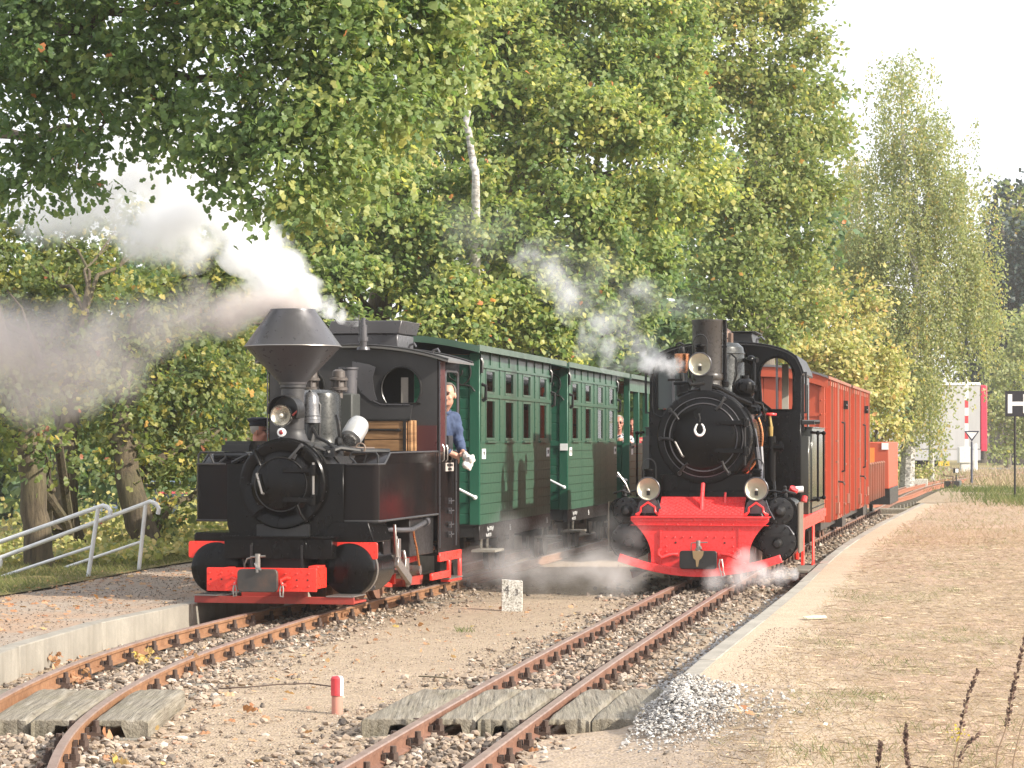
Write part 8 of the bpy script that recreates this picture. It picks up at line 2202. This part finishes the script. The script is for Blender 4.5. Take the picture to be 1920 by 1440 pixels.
# pale boards lying across the track beyond the wagons
m = MB(); m.bb(-.5, .9, -.5, .5, -.13, -.01); o = m.build('board_crossing', M['timber'], None, bevel=.01); lc, rz_ = on_track(TR_R, 62.0); o.location = (lc[0] + .3, lc[1], .0); o.rotation_euler = (0, 0, rz_); tag(o, 'far timber crossing beside the last wagons', 'crossing')

# lorry trailer on the road
D = 121.0; p = PX(1770, 880, D); tz = .29
tr_ = empty('lorry_trailer', (p.x, D, 0), radians(2), 'white curtain sided lorry trailer with red rear edge on the road', 'lorry trailer')
def Zt(y): return PX(0, y, D).z
zb, zt2 = Zt(842), Zt(718); xr, xl = (1838 - 1780) * D / 5000, -9.6
M['curtain_grey'] = paint('pale_grey_curtain', (.36, .355, .35), .6, .15, (.28, .28, .28), 1.5, stretch=(2, 2, .2))
m = MB(); m.bb(xl, xr, -1.25, 1.25, zb, zt2 - .1); m.build('curtain', M['curtain_grey'], tr_, bevel=.03)
m = MB(); m.bb(xl, xr, -1.28, 1.28, zt2 - .12, zt2); m.build('roof_rail', M['white'], tr_)
m = MB(); m.bb(xr, xr + .30, -1.28, 1.28, zb - .1, zt2 - .12); m.build('red_rear', plain('red_rear_edge', (.55, .03, .07), .4), tr_, bevel=.04)
m = MB(); m.bb(xl, xr, -1.27, -1.22, zb - .5, zb - .02); m.build('side_guard', M['curtain_grey'], tr_)
m = MB(); m.bb(xl, xr + .3, -.5, .5, zb - .45, zb - .02); m.build('chassis', M['black_dull'], tr_)
for xw in (-.9, -2.2, -3.5, xl + .6):
    for yw in (-1.0, 1.0):
        m = MB(); m.lathe([(.25, -.16), (.5, -.15), (.52, -.1), (.52, .1), (.5, .15), (.25, .16)], axis='y', n=20); o = m.build('wheel', M['dark'], tr_); o.location = (xw, yw, tz + .52)
m = MB(); m.bb(-.5, .0, -1.24, -1.2, zb - .75, zb - .55); m.build('yellow_plate', plain('amber_plate', (.6, .38, .03), .5), tr_)
# parked cars in the hollow beyond the left bank
def car(label, x, y, z, rz, col):
    root = empty('parked_car', (x, y, z), rz, label, 'car', 'cars parked beyond the left bank')
    cm = paint('car_paint_' + label.split()[0], col, .2, .1, (.2, .2, .2), 2, coat=.6)
    m = MB(); m.prism([(-2.1, .3), (2.1, .3), (2.15, .6), (2.05, .8), (1.2, .9), (-1.95, .92), (-2.12, .7)], -.85, .85); m.build('body', cm, root, bevel=.06)
    m = MB(); m.prism([(-1.85, .9), (1.15, .9), (.45, 1.42), (-1.25, 1.45)], -.75, .75); m.build('cabin', M['windscreen'], root, bevel=.05)
    m = MB(); m.prism([(-1.3, 1.43), (.45, 1.41), (.4, 1.47), (-1.2, 1.49)], -.7, .7); m.build('roof', cm, root, bevel=.02)
    for wx in (-1.3, 1.35):
        for wy in (-.8, .8):
            m = MB(); m.lathe([(.15, -.1), (.3, -.1), (.32, 0), (.3, .1), (.15, .1)], axis='y', n=20); o = m.build('wheel', M['dark'], root); o.location = (wx, wy, .31)
    for wy in (-.6, .6): m = MB(); m.bb(2.08, 2.15, wy - .2, wy + .2, .6, .74); m.build('headlight', M['white'], root)
M['windscreen'] = plain('tinted_car_glass', (.08, .11, .14), .06, .2, .6)
car('silver blue parked car half hidden behind the left bank', -7.9, 63, -.86, radians(20), (.30, .40, .55))
car('red parked car half hidden behind the left bank', -7.3, 58, -1.0, radians(190), (.55, .10, .12))
HAZE = 0.00045
# ================================================================== steam and smoke
def plume(name, label, blobs, dens, col, seed, nscale=2.2, lo=.42, hi=.72, aniso=.2, cat='steam', step=0.5, wisp=0.6):
    """blobs: (x, y, r, D, weight): a closed lumpy hull filled with air-borne droplets, thicker towards the blob centres."""
    P0 = PX(*blobs[0][:2], blobs[0][3]); pts = []
    for b in blobs: pts.append((PX(b[0], b[1], b[3]) - P0, b[2] * b[3] / 5000, b[4] if len(b) > 4 else 1.0))
    m = MB()
    for c, r, w in pts: m.ball(c, r * 1.04, 20, 12)
    t = NT(name + '_air'); tc = t.node("ShaderNodeTexCoord"); vec = tc.outputs["Object"]
    nz = t.node("ShaderNodeTexNoise"); nz.inputs["Scale"].default_value = nscale; nz.inputs["Detail"].default_value = 5; nz.inputs["Roughness"].default_value = .6
    off = t.node("ShaderNodeVectorMath", operation='ADD'); off.inputs[1].default_value = (seed * 3.7, seed * 1.3, seed * 2.1); t.l.new(vec, off.inputs[0]); t.l.new(off.outputs[0], nz.inputs["Vector"])
    # pull the blobs about with the noise so that their edges curl
    wv = t.node("ShaderNodeVectorMath", operation='SUBTRACT'); t.l.new(nz.outputs["Color"], wv.inputs[0]); wv.inputs[1].default_value = (.5, .5, .5)
    ws = t.node("ShaderNodeVectorMath", operation='SCALE'); t.l.new(wv.outputs[0], ws.inputs[0]); ws.inputs["Scale"].default_value = wisp
    wa = t.node("ShaderNodeVectorMath", operation='ADD'); t.l.new(vec, wa.inputs[0]); t.l.new(ws.outputs[0], wa.inputs[1])
    total = None
    for c, r, w in pts:
        d = t.node("ShaderNodeVectorMath", operation='DISTANCE'); t.l.new(wa.outputs[0], d.inputs[0]); d.inputs[1].default_value = c
        k = t.node("ShaderNodeMapRange", interpolation_type='SMOOTHSTEP'); k.inputs[1].default_value = r * 1.0; k.inputs[2].default_value = r * .12; k.inputs[3].default_value = 0; k.inputs[4].default_value = w
        t.l.new(d.outputs["Value"], k.inputs[0])
        if total is None: total = k.outputs[0]
        else:
            a = t.node("ShaderNodeMath", operation='ADD'); t.l.new(total, a.inputs[0]); t.l.new(k.outputs[0], a.inputs[1]); total = a.outputs[0]
    mr = t.node("ShaderNodeMapRange", interpolation_type='SMOOTHSTEP'); mr.inputs[1].default_value = lo; mr.inputs[2].default_value = hi; t.l.new(nz.outputs["Fac"], mr.inputs[0])
    q = t.node("ShaderNodeMath", operation='MULTIPLY'); t.l.new(total, q.inputs[0]); t.l.new(mr.outputs[0], q.inputs[1])
    q2 = t.node("ShaderNodeMath", operation='MULTIPLY'); t.l.new(q.outputs[0], q2.inputs[0]); q2.inputs[1].default_value = dens
    v = t.node("ShaderNodeVolumePrincipled"); v.inputs["Color"].default_value = (*col, 1); v.inputs["Anisotropy"].default_value = aniso
    t.l.new(q2.outputs[0], v.inputs["Density"]); t.l.new(v.outputs[0], t.out.inputs["Volume"])
    t.mat.cycles.volume_step_rate = step if hasattr(t.mat.cycles, 'volume_step_rate') else 1
    o = m.build(name, t.mat, None, smooth=True)
    a = o.modifiers.new("remesh", 'REMESH'); a.mode = 'VOXEL'; a.voxel_size = .09
    o.location = P0; tag(o, label, cat, None, 'stuff'); return o
plume('steam_plume', 'thick white steam plume rising from the whistle past the oak branches', [
    (668, 606, 16, 26.6, 1.6), (648, 592, 22, 26.7, 1.7), (618, 572, 30, 26.9, 1.7), (582, 550, 40, 27.2, 1.6), (540, 522, 58, 27.7, 1.5), (500, 490, 68, 28.3, 1.3), (466, 450, 73, 29, 1.15), (442, 400, 75, 29.8, .95), (415, 350, 75, 30.4, .8), (350, 420, 97, 30.8, 1.0),
    (285, 425, 87, 31.2, .9), (330, 340, 91, 31.4, .9), (255, 345, 103, 31.8, .7), (170, 370, 103, 32.2, .45), (100, 385, 91, 32.6, .28), (270, 265, 91, 31.8, .75), (380, 300, 73, 31, .6), (60, 390, 73, 32.8, .25)], 11.0, (.998, .998, .999), 1, 2.0, .34, .56, .3, step=.3, wisp=.75)
plume('chimney_smoke', 'brown grey smoke drifting left from the wide cone chimney', [
    (553, 572, 40, 24.7, 2.6), (510, 566, 50, 24.8, 2.2), (450, 578, 64, 25, 1.3), (370, 590, 70, 25.2, .62), (300, 612, 82, 25.4, .5), (225, 632, 95, 25.7, .42), (140, 650, 105, 26, .42), (50, 660, 120, 26.3, .45), (-50, 660, 130, 26.6, .45), (150, 725, 80, 26.2, .4), (60, 740, 85, 26.5, .35), (230, 720, 60, 26, .25)],
    7.0, (.84, .79, .775), 2, 1.6, .26, .62, .1, 'smoke', step=.45, wisp=.7)
plume('cylinder_steam', 'thin white steam blowing left from the copper cup of the right engine', [
    (1270, 690, 34, 29.6, 1.8), (1240, 682, 44, 29.7, 1.6), (1215, 655, 44, 29.9, 1.1), (1180, 625, 50, 30.2, .85), (1140, 600, 55, 30.5, .7), (1090, 560, 60, 31, .5), (1040, 510, 60, 31.5, .42), (1170, 670, 50, 30.2, .6), (1120, 645, 50, 30.6, .4), (1200, 560, 50, 30.3, .45), (1000, 480, 50, 32, .28)],
    6.0, (.99, .99, .995), 3, 2.8, .40, .64, .3, step=.4, wisp=1.0)
plume('chimney_haze', 'faint grey exhaust trailing from the right engine chimney', [
    (1322, 588, 28, 29.7, .9), (1285, 574, 36, 29.8, .9), (1240, 558, 46, 30, .8), (1190, 530, 58, 30.3, .6), (1125, 500, 70, 30.8, .5), (1050, 480, 75, 31.2, .45), (960, 450, 85, 31.8, .35), (870, 430, 80, 32.4, .28), (810, 500, 35, 32.6, .5)],
    1.1, (.80, .80, .82), 4, 1.6, .35, .75, .15, step=.6, wisp=.7)
plume('ground_steam', 'low steam drifting over the gravel between the two trains', [
    (1185, 1070, 50, 28.6, .9), (1135, 1080, 70, 28.3, .9), (1075, 1066, 80, 28.6, 1.0), (1000, 1060, 66, 27.8, .7), (940, 1050, 66, 27.6, .65), (890, 1075, 50, 27.3, .5), (1140, 1000, 60, 29, .35), (1040, 1010, 60, 28.5, .35), (960, 990, 50, 28.2, .3), (1190, 1000, 40, 28.6, .4)],
    2.2, (.95, .94, .95), 5, 2.2, .32, .66, .1, step=.5, wisp=.5)
plume('cock_steam', 'white steam jet at the right cylinder blowing along the kerb', [
    (1385, 1085, 34, 28.2, .55), (1340, 1090, 34, 28.1, .3), (1425, 1080, 34, 28.3, .8), (1460, 1082, 28, 28.4, 1.0), (1488, 1078, 18, 28.5, 1.2), (1400, 1050, 30, 28.35, .3)],
    14.0, (.97, .975, .985), 6, 3.0, .3, .65, .2, step=.5, wisp=.25)

# the faint autumn haze
m = MB(); m.bb(-1900, 1900, -30, 1560, -2.6, 42)
t = NT('thin_haze'); v = t.node("ShaderNodeVolumePrincipled"); v.inputs["Color"].default_value = (.97, .975, .985, 1); v.inputs["Density"].default_value = HAZE; v.inputs["Anisotropy"].default_value = .2
t.l.new(v.outputs[0], t.out.inputs["Volume"]); o = m.build('haze', t.mat, None, smooth=False); tag(o, kind='stuff')
